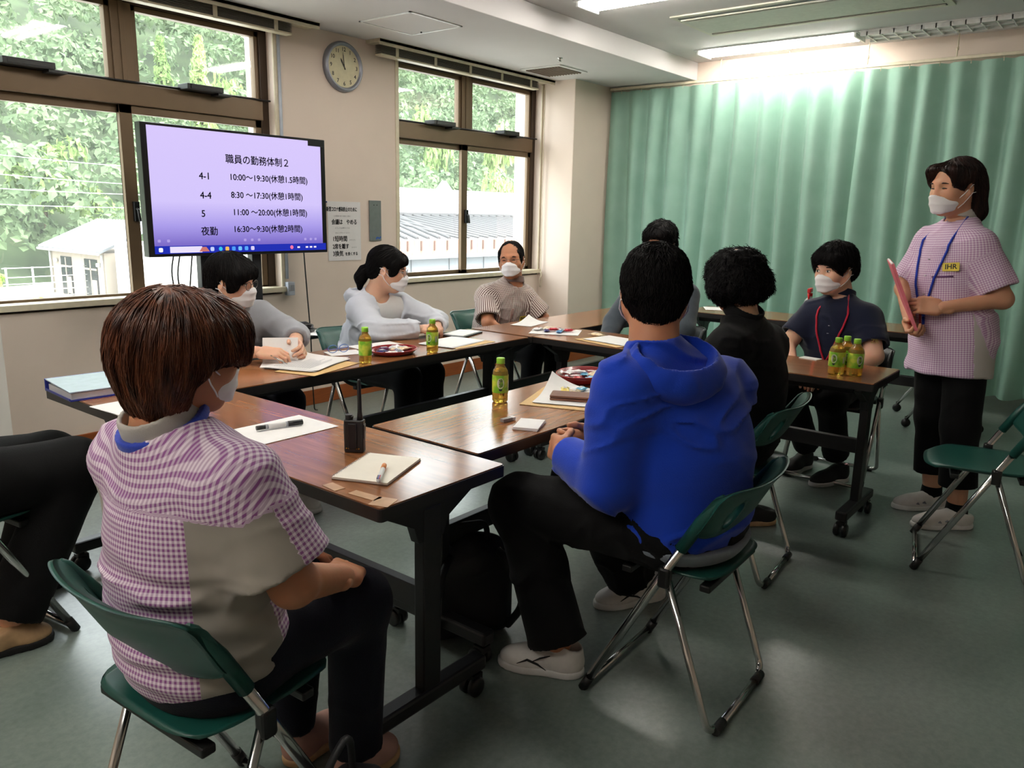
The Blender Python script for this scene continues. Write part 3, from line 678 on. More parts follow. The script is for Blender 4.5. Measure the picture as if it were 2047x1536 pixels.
# ================================================================ folding chairs
M_green = mat('green_plastic', (22, 74, 66), 0.38, var=0.05, scale=20)
M_dgreen = mat('dark_plastic', (20, 23, 25), 0.4)
def bent(pts, r=0.05, n=5):
    """polyline with rounded corners"""
    P = [Vector(p) for p in pts]; out = [P[0]]
    for i in range(1, len(P)-1):
        a = (P[i-1]-P[i]); b = (P[i+1]-P[i]); q = min(r, a.length*0.45, b.length*0.45)
        p0 = P[i]+a.normalized()*q; p1 = P[i]+b.normalized()*q
        for k in range(n+1):
            t = k/n; out.append(p0*(1-t)**2+P[i]*2*t*(1-t)+p1*t*t)
    out.append(P[-1]); return out
def make_chair(plastic, name='folding_chair'):
    """faces local +y; front feet at y=.20, rear feet at y=-.20"""
    root = empty(name)
    w = 0.205
    # long posts: front foot up to the back rest, joined by a bar on the floor
    yl = lambda z: 0.20-0.54*z
    for s in (-1, 1):
        MB().tube([(s*w, yl(0.03), 0.03), (s*w, yl(0.58), 0.58)], 0.0125, 10).build('post', M_chrome, root)
        MB().tube(bent([(s*(w-0.004), -0.045, 0.415), (s*(w-0.004), -0.185, 0.025), (s*(w-0.05), -0.195, 0.013)], 0.03), 0.0105, 10).build('rear_leg', M_chrome, root)
        MB().cbox((s*(w+0.001), -0.038, 0.425), (0.030, 0.034, 0.06), mat=None).build('pivot_block', M_black, root, bevel=0.008)
        MB().tube([(s*w, yl(0.0)-0.002, 0.002), (s*w, yl(0.045), 0.045)], 0.0145, 10).build('foot_cap', M_black, root)
        MB().tube([(s*(w-0.03), -0.197, 0.0135), (s*(w-0.085), -0.197, 0.0135)], 0.0135, 10).build('foot_sleeve', M_black, root)
    MB().tube([(-w+0.04, -0.197, 0.0135), (w-0.04, -0.197, 0.0135)], 0.0105, 10).build('rear_bar', M_chrome, root)
    MB().tube([(-w, yl(0.016), 0.016), (w, yl(0.016), 0.016)], 0.0105, 8).build('front_bar', M_chrome, root)
    # seat: dished slab with rolled front lip
    def seat(u, v, top=True):
        x = (u-0.5)*2; y = (v-0.5)*2
        hw = 0.188-0.018*max(0, y)**2; r = 0.0
        X = x*hw*(1-0.16*abs(y)**6); Y = 0.015+y*0.19*(1-0.14*abs(x)**6)-0.012*x*x*max(0, y)
        dish = -0.014*(1-x*x)*(1-y*y); lip = -0.022*max(0, (y-0.55)/0.45)**2
        return (X, Y, 0.437+dish+lip-(0 if top else 0.022*(1-max(abs(x), abs(y))**6)))
    sb = MB().grid(lambda u, v: seat(u, v), 18, 18).grid(lambda u, v: seat(u, v, False), 18, 18, flip=True)
    sm = sb.mesh('seat'); bm = bmesh.new(); bm.from_mesh(sm); bmesh.ops.remove_doubles(bm, verts=bm.verts, dist=1e-4); bm.to_mesh(sm); bm.free()
    link('seat', sm, plastic, root)
    for (y_, z_) in ((-0.135, 0.405), (0.095, 0.395)): MB().box(-0.17, 0.17, y_-0.015, y_+0.015, z_-0.01, z_+0.01).build('seat_rail', M_black, root, bevel=0.004)
    # back rest: curved shell with rolled top edge and a round grip hole
    def back(u, v, off):
        x = (u-0.5)*2; z = 0.535+(0.172-0.016*(1-x*x))*v
        zz = z-(0.022*abs(x)**8)*(1 if v > 0.5 else -1)*abs(2*v-1)**2+0.012*x*x*(1-v)
        y = yl(zz)-0.006-0.048*(1-abs(x)**2.4)-0.012*max(0, (v-0.75)/0.25)**2
        th = 0.012*(1-0.6*abs(2*v-1)**8)
        return (x*0.219, y+off*th, zz)
    nb, nv = 48, 22
    hole = lambda u, v: ((u-0.21)/0.056)**2+((v-0.44)/0.27)**2 < 1
    b = MB()
    solid = lambda i, j: 0 <= i < nb and 0 <= j < nv and not hole((i+0.5)/nb, (j+0.5)/nv)
    def uv(i, j):                                      # rim vertices of the grip holes sit exactly on the oval
        u, v = i/nb, j/nv; cells = [(a_, b_) for a_ in (i-1, i) for b_ in (j-1, j) if 0 <= a_ < nb and 0 <= b_ < nv]
        st_ = {solid(*q) for q in cells}
        if len(st_) == 2:
            c_ = 0.21; e_ = math.hypot((u-c_)/0.056, (v-0.44)/0.27)
            return c_+(u-c_)/e_, 0.44+(v-0.44)/e_
        return u, v
    for side in (1, -1):
        base = len(b.v)
        for i in range(nb+1):
            for j in range(nv+1): b.v.append(back(*uv(i, j), side))
        for i in range(nb):
            for j in range(nv):
                if hole((i+0.5)/nb, (j+0.5)/nv): continue
                q = [base+i*(nv+1)+j, base+(i+1)*(nv+1)+j, base+(i+1)*(nv+1)+j+1, base+i*(nv+1)+j+1]
                b.f.append(q if side < 0 else q[::-1]); b.smooth.append(True); b.mi.append(0)
    n1 = (nb+1)*(nv+1)
    for i in range(nb+1):
        for j in range(nv+1):
            for (di, dj) in ((1, 0), (0, 1)):
                i2, j2 = i+di, j+dj
                if i2 > nb or j2 > nv: continue
                s1, s2 = (solid(i, j), solid(i, j-1)) if di else (solid(i, j), solid(i-1, j))
                if s1 == s2: continue
                a_, b_ = i*(nv+1)+j, i2*(nv+1)+j2
                q = [a_, b_, n1+b_, n1+a_]
                flip = (s1 if di else not s1)
                b.f.append(q if not flip else q[::-1]); b.smooth.append(True); b.mi.append(0)
    b.build('backrest', plastic, root)
    for s in (-1, 1):
        MB().tube([(s*0.207, yl(0.515), 0.515), (s*0.207, yl(0.60)-0.002, 0.60), (s*0.206, yl(0.67)-0.010, 0.67), (s*0.206, yl(0.685)-0.013, 0.685)], [0.0165,0.0170,0.0125,0.006], 12).build('back_sleeve', plastic, root)
    return root
proto_chair = make_chair(M_green); proto_black = make_chair(M_dgreen, 'dark_folding_chair')
CHAIRS = [('g', 0.768, 1.365, -86, 'green folding chair under the brown-haired woman in the checked shirt'),
          ('g', 1.985, 0.925, 2, 'green folding chair under the man in the blue hoodie'),
          ('g', 2.90, 1.16, 5, 'green folding chair under the person with bushy black hair'),
          ('g', 3.56, 0.41, 12, 'empty green folding chair in front of the standing woman'),
          ('g', 0.74, 2.735, -82, 'green folding chair under the person cut off at the left edge'),
          ('g', 2.05, 3.40, 184, 'green folding chair of the boy in grey, under the television'),
          ('g', 2.98, 3.42, 176, 'green folding chair with the girl in the pale grey parka'),
          ('g', 4.12, 3.45, 180, 'green folding chair under the man in the striped shirt'),
          ('k', 4.32, 2.28, 90, 'dark folding chair of the person hidden behind the blue hoodie'),
          ('k', 4.33, 1.20, 92, 'dark folding chair under the man in the navy polo')]
used = {'g': False, 'k': False}
for (k, x, y, a, lab) in CHAIRS:
    p = proto_chair if k == 'g' else proto_black
    c = p if not used[k] else copy_tree(p); used[k] = True
    c.location = (x, y, 0); c.rotation_euler = (0, 0, R(a)); tag(c, lab, 'chair', 'folding chairs')

# nesting chair on casters behind the standing woman
nc = empty('caster_chair', (6.02, 0.98, 0), R(200), 'dark chair with chrome legs on casters behind the standing woman', 'chair')
for sx in (-1, 1):
    MB().tube(bent([(sx*0.22,0.20,0.06),(sx*0.20,0.05,0.44),(sx*0.20,-0.20,0.80)], 0.05), 0.012, 10).build('front_leg', M_chrome, nc); MB().tube([(sx*0.23,-0.24,0.06),(sx*0.20,0.02,0.46)], 0.012, 10).build('rear_leg', M_chrome, nc)
    for y in (0.20, -0.24): MB().lathe([(0.0,-0.014),(0.026,-0.014),(0.030,0.0),(0.026,0.014),(0.0,0.014)], 16, (sx*(0.22 if y > 0 else 0.23), y, 0.030), axis='X').tube([(sx*(0.22 if y > 0 else 0.23), y, 0.03), (sx*(0.22 if y > 0 else 0.23), y, 0.075)], 0.010, 8).build('caster', M_black, nc)
MB().prism(rrect(0.42, 0.40, 0.05), 0.44, 0.475).build('seat', M_dgreen, nc, bevel=0.010); MB().prism(rrect(0.42, 0.30, 0.05), -0.012, 0.012, mat=frame((0,-0.225,0.68), (1,0,0), (0,-0.25,1))).build('backrest', M_dgreen, nc, bevel=0.008)
# ================================================================ on the wall
ck = empty('wall_clock', (3.731, 4.5, 2.311), 0, 'round grey wall clock with black numerals showing just before eleven', 'clock')
M_clockrim = mat('clock_rim', (146, 148, 158), 0.35, metal=0.5); M_face = mat('clock_face', (216, 206, 172), 0.6); M_ink0 = mat('clock_ink', (34, 30, 28), 0.5)
MB().lathe([(0.0,0.0),(0.163,0.0),(0.163,0.022),(0.156,0.036),(0.146,0.040),(0.138,0.034),(0.134,0.022),(0.0,0.022)], 48, axis='Y').build('rim', M_clockrim, ck)
MB().lathe([(0.0,0.0235),(0.134,0.0235)], 40, axis='Y', cap=False).build('dial', M_face, ck)
for h_ in range(1, 13):
    a = R(90-30*h_); text('numeral', str(h_), 0.036, M_ink0, ck, frame((0.110*math.cos(a), -0.0245, 0.110*math.sin(a)), (1,0,0), (0,0,1)), bold=0.0005)
def hand_(ang, ln, w, nm, y):
    d = Vector((math.cos(R(90-ang)), 0, math.sin(R(90-ang)))); p = Vector((d.z, 0, -d.x))
    MB().add([tuple(-d*0.02+p*w+Vector((0,y,0))), tuple(d*ln*0.7+p*w*1.5+Vector((0,y,0))), tuple(d*ln+Vector((0,y,0))), tuple(d*ln*0.7-p*w*1.5+Vector((0,y,0))), tuple(-d*0.02-p*w+Vector((0,y,0)))], [(0,1,2,3,4)]).build(nm, M_ink0, ck)
hand_(-31, 0.062, 0.0035, 'hour_hand', -0.027); hand_(-7, 0.098, 0.0025, 'minute_hand', -0.029)
ps = empty('notice_poster', (3.72, 4.497, 1.21), 0, 'white paper notice with bold Japanese rules taped to the wall', 'poster')
MB().box(-0.148, 0.148, -0.0012, 0.0, -0.205, 0.205).build('sheet', mat('poster_paper', (226, 222, 222), 0.7, var=0.02), ps)
M_ink = mat('black_ink', (14, 14, 16), 0.6); M_pale = mat('pale_ink', (150, 146, 148), 0.6)
for (t_, z, sz, al, x, m_, sx) in (('新型コロナ感染防止のために', 0.150, 0.034, 'CENTER', -0.02, M_ink, 0.62), ('この部屋を使う皆様にお願い', 0.104, 0.012, 'CENTER', -0.02, M_pale, 1.0), ('会議は　やめる', 0.062, 0.040, 'CENTER', 0.0, M_ink, 0.82),
        ('どうしても必要なときは', 0.022, 0.012, 'CENTER', -0.02, M_pale, 1.0), ('次のことを守ってください', -0.012, 0.011, 'CENTER', -0.02, M_pale, 1.0), ('1短時間', -0.055, 0.042, 'LEFT', -0.11, M_ink, 0.9), ('(30分以内)', -0.062, 0.012, 'LEFT', 0.04, M_pale, 1.0), ('2席を離す', -0.108, 0.040, 'LEFT', -0.11, M_ink, 0.82), ('(2m以上)', -0.114, 0.012, 'LEFT', 0.06, M_pale, 1.0), ('3換気', -0.158, 0.042, 'LEFT', -0.11, M_ink, 0.9), ('を良くする', -0.161, 0.026, 'LEFT', 0.0, M_ink, 0.9)):
    text('printed_line', t_, sz, m_, ps, frame((x, -0.0016, z), (1,0,0), (0,0,1)), al, 0.0, sx, 0.0001, strike=0.0022 if m_ is M_ink else 0.0)
MB().lathe([(0.0,-0.004),(0.006,-0.004),(0.006,0.0)], 10, (-0.152,-0.001,0.20), axis='Y').build('pin', mat('blue_pin', (52, 60, 120), 0.4), ps)
pn = empty('metal_plate', (4.005, 4.498, 1.285), 0, 'grey metal cover plate on the wall with a blue sticker', 'panel')
MB().box(-0.056, 0.056, -0.010, 0.0, -0.145, 0.145).build('plate', mat('brushed_plate', (132, 136, 136), 0.4, metal=0.6), pn, bevel=0.002)
for x in (-0.014, 0.014): MB().lathe([(0.0,0.012),(0.004,0.012),(0.004,0.009)][::-1], 8, (x,0,0.112), axis='Y').build('screw', M_black, pn)
text('sticker', '～', 0.05, mat('sticker_blue', (40, 92, 190), 0.5), pn, frame((0.026, -0.0106, -0.128), (1,0,0.2), (0,0,1)), bold=0.003)

# ================================================================ television on its stand
tv = empty('television', (2.597, 4.0, 1.10), 0, 'large flat television showing a lavender slide of staff shift times', 'television')
M_bez = mat('tv_black', (12, 12, 13), 0.3)
w2, h_ = 0.566, 0.667
MB().box(-w2, w2, -0.010, 0.045, 0.0, h_).box(-0.3, 0.3, 0.045, 0.07, 0.1, 0.45).build('cabinet', M_bez, tv, bevel=0.004)
SCR = 0.52
def screen_material():
    m = bpy.data.materials.new('slide_screen'); m.use_nodes = True; N, L = nodes(m); N.remove(N['Principled BSDF'])
    tc = N.new('ShaderNodeTexCoord'); sp_ = N.new('ShaderNodeSeparateXYZ'); L.new(tc.outputs['Object'], sp_.inputs[0])
    rp = N.new('ShaderNodeValToRGB'); e = rp.color_ramp.elements
    e[0].position = 0.05; e[0].color = S((118, 100, 196)); e[1].position = 1.0; e[1].color = S((216, 200, 252))
    k = e.new(0.22); k.color = S((170, 156, 234)); k = e.new(0.42); k.color = S((212, 198, 252))
    mr = N.new('ShaderNodeMapRange'); mr.inputs['From Min'].default_value = 0.02; mr.inputs['From Max'].default_value = 0.65; L.new(sp_.outputs['Z'], mr.inputs[0]); L.new(mr.outputs[0], rp.inputs[0])
    em = N.new('ShaderNodeEmission'); L.new(rp.outputs[0], em.inputs[0]); em.inputs[1].default_value = SCR
    gl = N.new('ShaderNodeBsdfGlossy'); gl.inputs['Roughness'].default_value = 0.3; gl.inputs[0].default_value = (0.03,0.03,0.03,1); ad = N.new('ShaderNodeAddShader'); L.new(em.outputs[0], ad.inputs[0]); L.new(gl.outputs[0], ad.inputs[1])
    L.new(ad.outputs[0], N['Material Output'].inputs[0]); return m
scr = MB().box(-0.535, 0.530, -0.0125, -0.0100, 0.056, h_-0.014).build('screen', screen_material(), tv)
tb = MB().box(-0.535, 0.552, -0.0135, -0.0101, 0.016, 0.056).build('taskbar', emit('taskbar_blue', (38, 52, 188), 0.9*SCR), tv)
M_scrk = mat('screen_ink', (44, 34, 84), 0.6); M_scrw = emit('screen_white', (236, 226, 252), SCR)
def scr_text(t, px, pz, size, al='CENTER', m_=None, bold=0.0, par=None): text('slide_text', t, size, m_ or M_scrk, par or scr, frame((px, -0.0136, pz), (1,0,0), (0,0,1)), al, bold, 1.0, 0.0001, strike=0.0016)
for (t, x, z, sz, al) in (('職員の勤務体制２', 0.100, 0.513, 0.052, 'CENTER'), ('4-1', -0.235, 0.418, 0.050, 'CENTER'), ('10:00～19:30(休憩1.5時間)', -0.090, 0.420, 0.046, 'LEFT'),
        ('4-4', -0.235, 0.318, 0.050, 'CENTER'), ('8:30 ～17:30(休憩1時間)', -0.085, 0.325, 0.046, 'LEFT'), ('5', -0.255, 0.222, 0.050, 'CENTER'), ('11:00 ～20:00(休憩1時間)', -0.080, 0.232, 0.046, 'LEFT'),
        ('夜勤', -0.225, 0.128, 0.050, 'CENTER'), ('16:30～9:30(休憩2時間)', -0.082, 0.140, 0.046, 'LEFT')): scr_text(t, x, z, sz, al)
sb_ = MB().box(-0.455, -0.275, -0.0145, -0.0135, 0.020, 0.052).build('search_box', M_scrw, tb)
for i, (x, c) in enumerate(((-0.505, (250,250,255)), (-0.215, (200,210,255)), (-0.165, (60,200,240)), (-0.125, (250,190,90)), (-0.085, (80,160,250)), (-0.045, (120,200,255)), (-0.005, (90,170,255)), (0.035, (220,210,250)), (0.30, (250,120,170)))):
    MB().prism(rrect(0.022, 0.022, 0.006 if i not in (2, 8) else 0.0109, 4), 0.0, 0.001, mat=frame((x, -0.0136, 0.036), (1,0,0), (0,0,1))).build('taskbar_icon', emit('icon_%d_%d_%d' % c, c, SCR), tb)
MB().prism([(-0.030,-0.012),(0.030,-0.012),(0.012,0.012),(-0.012,0.012)], 0, 0.001, mat=frame((-0.262, -0.0136, 0.036), (1,0,0), (0,0,1))).build('taskbar_picture', emit('icon_shrine', (205, 120, 110), SCR), tb)
for x in (0.34, 0.40, 0.43, 0.46): MB().box(x, x+0.018, -0.0143, -0.0135, 0.030, 0.040).build('tray_icon', M_scrw, tb)
for x in (-0.01, 0.035, 0.08, 0.40, 0.44, 0.475, -0.51, -0.46): MB().prism(rrect(0.016, 0.014, 0.004, 3), 0, 0.0006, mat=frame((x, -0.0126, 0.082), (1,0,0), (0,0,1))).build('show_icon', emit('icon_pale', (176, 160, 230), SCR), scr)
MB().box(0.44, 0.552, -0.0140, -0.0101, h_-0.042, h_-0.012).build('window_buttons', M_bez, tv)
st = empty('television_stand', (2.597, 4.06, 0), 0, 'black two-post television stand with a small laptop shelf', 'stand')
for x in (-0.225, 0.095): MB().box(x-0.030, x+0.030, -0.02, 0.03, 0.07, 1.30).build('post', M_tframe, st, bevel=0.004)
MB().box(-0.42, 0.30, -0.03, 0.03, 0.04, 0.075).build('base_bar', M_tframe, st, bevel=0.004)
for x in (-0.38, 0.26):
    MB().box(x-0.025, x+0.025, -0.26, 0.26, 0.055, 0.09).build('foot', M_tframe, st, bevel=0.004)
    for y in (-0.24, 0.24): MB().lathe([(0.0,-0.015),(0.028,-0.015),(0.028,0.015),(0.0,0.015)], 14, (x,y,0.028), axis='X').build('caster', M_black, st)
MB().box(-0.36, 0.42, -0.36, -0.02, 0.625, 0.645).build('shelf', mat('shelf_dark', (32, 33, 36), 0.25), st, bevel=0.003)
MB().box(-0.20, 0.22, -0.24, -0.20, 0.595, 0.625).build('shelf_bracket', M_tframe, st)
lap = empty('closed_laptop', (2.56, 3.86, 0.646), 0.15, 'dark closed laptop lying on the stand shelf', 'laptop')
MB().prism(rrect(0.34, 0.23, 0.012), 0.0, 0.016).build('base', M_black, lap); MB().prism(rrect(0.34, 0.23, 0.012), 0.017, 0.024).build('lid', M_bez, lap)
ph = empty('telephone_handset', (2.86, 3.86, 0.646), 0.5, 'black cordless handset resting on the stand shelf', 'telephone')
MB().prism(rrect(0.085, 0.13, 0.02), 0.0, 0.022).build('cradle', M_black, ph, bevel=0.004); MB().tube([(0,-0.06,0.03),(0,-0.02,0.042),(0.0,0.03,0.040),(0,0.075,0.032)], [0.018,0.022,0.020,0.014], 10).build('handset', M_bez, ph)
pp_ = MB().box(-0.10, 0.10, -0.07, 0.07, 0.0, 0.002).build('shelf_note', mat('paper_white', (238, 236, 234), 0.6, var=0.02), None, (2.905, 3.765, 0.6455), (0,0,0.4)); tag(pp_, 'white slip of paper at the end of the stand shelf', 'paper')
for i, (pts, lb) in enumerate((([(2.20,4.06,1.11),(2.19,4.08,1.02),(2.21,4.1,0.93),(2.20,4.1,0.70),(2.23,4.10,0.30),(2.25,4.2,0.05)], 'thin black cable hanging under the television, outermost one'), ([(2.235,4.06,1.11),(2.222,4.08,1.0),(2.245,4.1,0.9),(2.24,4.1,0.6),(2.26,4.10,0.3),(2.28,4.2,0.05)], 'thin black cable hanging under the television, middle one'), ([(2.305,4.06,1.11),(2.292,4.09,0.9),(2.285,4.1,0.6),(2.30,4.10,0.3),(2.31,4.2,0.05)], 'thin black cable hanging under the television, next to the stand post'), ([(3.02,4.04,1.12),(3.06,4.08,0.95),(3.10,4.12,0.78),(3.16,4.18,0.55),(3.22,4.26,0.25),(3.26,4.30,0.02),(3.3,4.32,0.008)], 'black power cable curving down from the television to the floor'))):
    c = MB().tube(bent(pts, 0.12, 4), 0.0045, 6).build('tv_cable', M_black); tag(c, lb, 'cable', 'television cables')

# ================================================================ things on the tables
ZT = 0.7005
M_paper = mat('paper_white', (238, 236, 234), 0.6, var=0.02); M_env = mat('envelope_manila', (214, 178, 122), 0.7, var=0.04)
def sheet(name, x, y, a, w, d, label, cat='paper', m_=None, n=1, z=ZT, curl=0.0, lines=False, group='loose papers on the tables'):
    """n sheets of paper with a slight lift at one corner"""
    root = empty(name, (x, y, z), R(a), label, cat, group)
    for k in range(n):
        dx, dy, rot = (0, 0, 0) if k == 0 else (random.uniform(-0.008, 0.008), random.uniform(-0.008, 0.008), random.uniform(-0.06, 0.06))
        def fn(u, v, t=0.0):
            X, Y = (u-0.5)*w, (v-0.5)*d
            zz = k*0.0016+curl*max(0, u+v-1.25)**2*3+0.0006*math.sin(9*u+3*k)*math.sin(7*v)+0.0007
            return (X*math.cos(rot)-Y*math.sin(rot)+dx, X*math.sin(rot)+Y*math.cos(rot)+dy, zz+t)
        b = MB().grid(lambda u, v: fn(u, v, 0.0006), 10, 10); b.grid(lambda u, v: fn(u, v), 10, 10, flip=True); b.build('sheet', m_ or M_paper, root)
    if lines:
        M_l = mat('print_grey', (186, 186, 190), 0.6)
        for i in range(lines):
            ll = random.uniform(0.5, 0.9)
            MB().box(-w*0.40, -w*0.40+w*0.8*ll, d*(0.36-0.72*i/lines)-0.0012, d*(0.36-0.72*i/lines)+0.0012, n*0.0016+0.0011, n*0.0016+0.0014).build('print_line', M_l, root)
    return root
sheet('document', 1.376, 1.992, 0, 0.297, 0.200, 'white sheet under the black marker pen on the near table')
sheet('document', 1.275, 2.585, 3, 0.297, 0.21, 'pair of white sheets between the blue folder and the chestnut bob', n=2)
sheet('document_stack', 2.085, 2.785, 24, 0.32, 0.24, 'large pile of printed sheets before the boy with glasses', n=4, lines=16, curl=0.01, z=ZT+0.003)
sheet('envelope', 2.075, 2.700, 16, 0.33, 0.20, 'manila envelope poking out under the large pile of sheets', 'envelope', M_env, z=ZT)
sheet('document', 2.375, 2.895, -20, 0.16, 0.12, 'small white sheet under the folded spectacles pouch')
sheet('document', 2.955, 2.740, 8, 0.297, 0.21, 'white sheets in front of the girl in the parka', n=2, z=ZT+0.0025)
sheet('envelope', 2.985, 2.675, 2, 0.31, 0.15, 'manila envelope under the sheets in front of the girl', 'envelope', M_env)
sheet('document', 2.62, 2.945, -6, 0.26, 0.14, 'white sheet behind the red sweet tray on the window side table')
sheet('document', 3.84, 2.915, 12, 0.26, 0.14, 'crumpled white sheet before the man in the striped shirt', curl=0.022)
sheet('document', 3.665, 2.595, -62, 0.28, 0.22, 'white sheet under the heap of wrapped sweets at the table corner')
sheet('document', 3.625, 2.165, 82, 0.297, 0.215, 'white sheets on the far table before the hidden person', n=2, z=ZT+0.0025)
sheet('envelope', 3.600, 2.185, 76, 0.32, 0.24, 'manila envelope under the sheets of the hidden person', 'envelope', M_env)
sheet('envelope', 2.335, 1.605, 20, 0.33, 0.24, 'manila envelope beside the tea bottle before the blue hoodie', 'envelope', M_env)
sheet('document', 2.365, 1.595, 24, 0.30, 0.21, 'white sheets with snacks and a wallet before the blue hoodie', n=2, curl=0.034, z=ZT+0.0025)
sheet('document', 5.50, 2.46, 30, 0.21, 0.15, 'white sheet at the end of the rear table by the curtain')
# marker pen, walkie-talkie, spiral notebook, pen, tape
mk = empty('marker_pen', (1.387, 2.003, ZT+0.003), R(-15), 'double-ended black marker lying on the white sheet', 'pen')
for (x0, x1, r, m_, nm) in ((-0.072,-0.045,0.0070,M_black,'small_cap'),(-0.045,-0.036,0.0078,mat('grey_plastic',(150,152,158),0.5),'collar'),(-0.036,0.018,0.0080,M_white,'barrel'),(0.018,0.026,0.0080,mat('grey_plastic',(150,152,158)),'collar'),(0.026,0.072,0.0085,M_black,'large_cap')):
    MB().tube([(x0,0,0.0085),(x1,0,0.0085)], r, 12).build(nm, m_, mk)
wt = empty('walkie_talkie', (1.388, 1.655, ZT), R(-58), 'black walkie-talkie standing upright on the near table', 'radio')
bx_ = MB().prism(rrect(0.056, 0.030, 0.008), 0.0, 0.092).build('body', M_black, wt, bevel=0.003)
MB().box(-0.013, 0.011, -0.0195, -0.014, 0.012, 0.084).build('battery_rib', M_bez, wt, bevel=0.002)
for x in (-0.019, -0.013, 0.010, 0.016): MB().lathe([(0.0,0.0018),(0.0018,0.0018),(0.0018,0.0)][::-1], 8, (x,-0.0150,0.012), axis='Y').build('contact', mat('brass', (200, 140, 50), 0.3, metal=1.0), wt)
MB().lathe([(0.009,0.090),(0.010,0.092),(0.010,0.104),(0.009,0.106),(0.0,0.106)], 14, (-0.016,0.0,0)).build('knob', M_black, wt); MB().box(-0.022, -0.004, -0.006, 0.008, 0.092, 0.102).build('top_block', M_black, wt, bevel=0.003)
MB().tube([(0.016,0,0.088),(0.0155,0,0.115),(0.0150,0,0.200),(0.0150,0,0.206)], [0.0092,0.0065,0.0052,0.003], 12).build('antenna', M_black, wt)
MB().box(-0.030, -0.027, -0.006, 0.006, 0.050, 0.080).build('side_button', M_bez, wt, bevel=0.001); MB().box(0.027, 0.030, -0.008, 0.008, 0.04, 0.08).build('side_cover', M_bez, wt, bevel=0.001)
nbk = empty('spiral_notebook', (1.322, 1.487, ZT), R(23), 'open cream spiral notebook on the near table corner', 'notebook')
M_cpage = mat('cream_page', (240, 234, 220), 0.6, var=0.02)
MB().box(-0.108, 0.108, -0.076, 0.076, 0.0, 0.0015).build('back_cover', mat('notebook_cover', (120, 90, 70), 0.6), nbk)
for i in range(5): MB().box(-0.107, 0.107, -0.075, 0.075, 0.0017+i*0.0011, 0.0026+i*0.0011).build('page', M_cpage, nbk)
for i in range(26): MB().tube([(-0.100+i*0.008, 0.0745+0.004*math.cos(t), 0.0045+0.005*math.sin(t)) for t in np.linspace(0, 2*math.pi, 9)[:-1]], 0.0007, 4, closed=True).build('wire_ring', M_chrome, nbk)
pe = empty('multi_colour_pen', (1.281, 1.428, ZT+0.0078), R(41), 'white multi-colour pen with an orange end on the notebook', 'pen')
MB().tube([(-0.070,0,0.006),(-0.055,0,0.0065),(0.035,0,0.0065)], [0.002,0.0062,0.0062], 12).build('barrel', M_white, pe); MB().tube([(0.030,0,0.0065),(0.062,0,0.0065),(0.066,0,0.0065)], [0.0066,0.0066,0.003], 12).build('orange_end', mat('orange_plastic', (222, 136, 66), 0.4), pe)
for k_, c_ in enumerate(((200,40,40),(40,70,180),(60,60,60))): MB().box(-0.06, -0.035, -0.003+0.003*k_, -0.0012+0.003*k_, 0.011, 0.0135).build('slider', mat('slider_%d' % k_, c_, 0.4), pe)
def tape(x, y, a, w, d, lab):
    o = MB().box(-w/2, w/2, -d/2, d/2, 0.0, 0.0006).build('tape_strip', mat('brown_tape', (196, 158, 124), 0.25, var=0.1), None, (x, y, ZT), (0,0,R(a))); tag(o, lab, 'tape', 'tape pieces on the table edge')
tape(1.162, 1.468, 84, 0.055, 0.030, 'pale tape strip on the table edge beside the notebook'); tape(1.172, 1.365, 95, 0.085, 0.028, 'glossy brown tape strip along the near table edge'); tape(1.172, 1.302, 20, 0.055, 0.05, 'clear tape patch on the very corner of the near table')
fo = empty('ring_binder', (1.272, 2.900, ZT), R(-4), 'blue ring binder with white cover lying on the end of the near table', 'binder')
M_bblue = mat('binder_blue', (44, 56, 160), 0.4)
MB().box(-0.155, 0.155, -0.118, 0.122, 0.0, 0.004).build('back_cover', M_bblue, fo); MB().box(-0.148, 0.145, -0.110, 0.110, 0.005, 0.026).build('pages', M_paper, fo)
MB().add([(-0.155,-0.118,0.030),(0.155,-0.118,0.030),(0.155,0.122,0.040),(-0.155,0.122,0.040),(-0.155,-0.118,0.033),(0.155,-0.118,0.033),(0.155,0.122,0.044),(-0.155,0.122,0.044)], [(3,2,1,0),(4,5,6,7),(0,1,5,4),(1,2,6,5),(2,3,7,6),(3,0,4,7)]).build('front_cover', mat('binder_gloss', (188, 202, 226), 0.12), fo)
MB().box(-0.157, 0.157, 0.118, 0.124, 0.0, 0.044).build('spine', M_bblue, fo); MB().box(-0.158, -0.155, -0.118, 0.122, 0.004, 0.010).build('cover_edge', M_bblue, fo)

# tea bottles
M_tea = mat('green_tea', (236, 196, 84), 0.08, var=0.03, trans=0.8, spec=0.5); M_cap = mat('lime_cap', (142, 200, 54), 0.4)
def label_material():
    m = bpy.data.materials.new('tea_label'); m.use_nodes = True; N, L = nodes(m); b = N['Principled BSDF']
    tc = N.new('ShaderNodeTexCoord'); nz = N.new('ShaderNodeTexNoise'); nz.inputs['Scale'].default_value = 28; nz.inputs['Detail'].default_value = 2; L.new(tc.outputs['Object'], nz.inputs['Vector'])
    rp = N.new('ShaderNodeValToRGB'); e = rp.color_ramp.elements; e[0].position = 0.4; e[0].color = S((118, 186, 42)); e[1].position = 0.62; e[1].color = S((206, 214, 78)); L.new(nz.outputs['Fac'], rp.inputs[0]); L.new(rp.outputs[0], b.inputs['Base Color']); b.inputs['Roughness'].default_value = 0.3
    return m
M_lab = label_material(); M_oval = mat('label_oval', (206, 210, 190), 0.4); M_lt = mat('label_text', (84, 92, 72), 0.5)
def bend_to(me, r, z):
    for v in me.vertices:
        x, y, zz = v.co; q = r+zz; v.co = (q*math.sin(x/r), -q*math.cos(x/r), z+y)
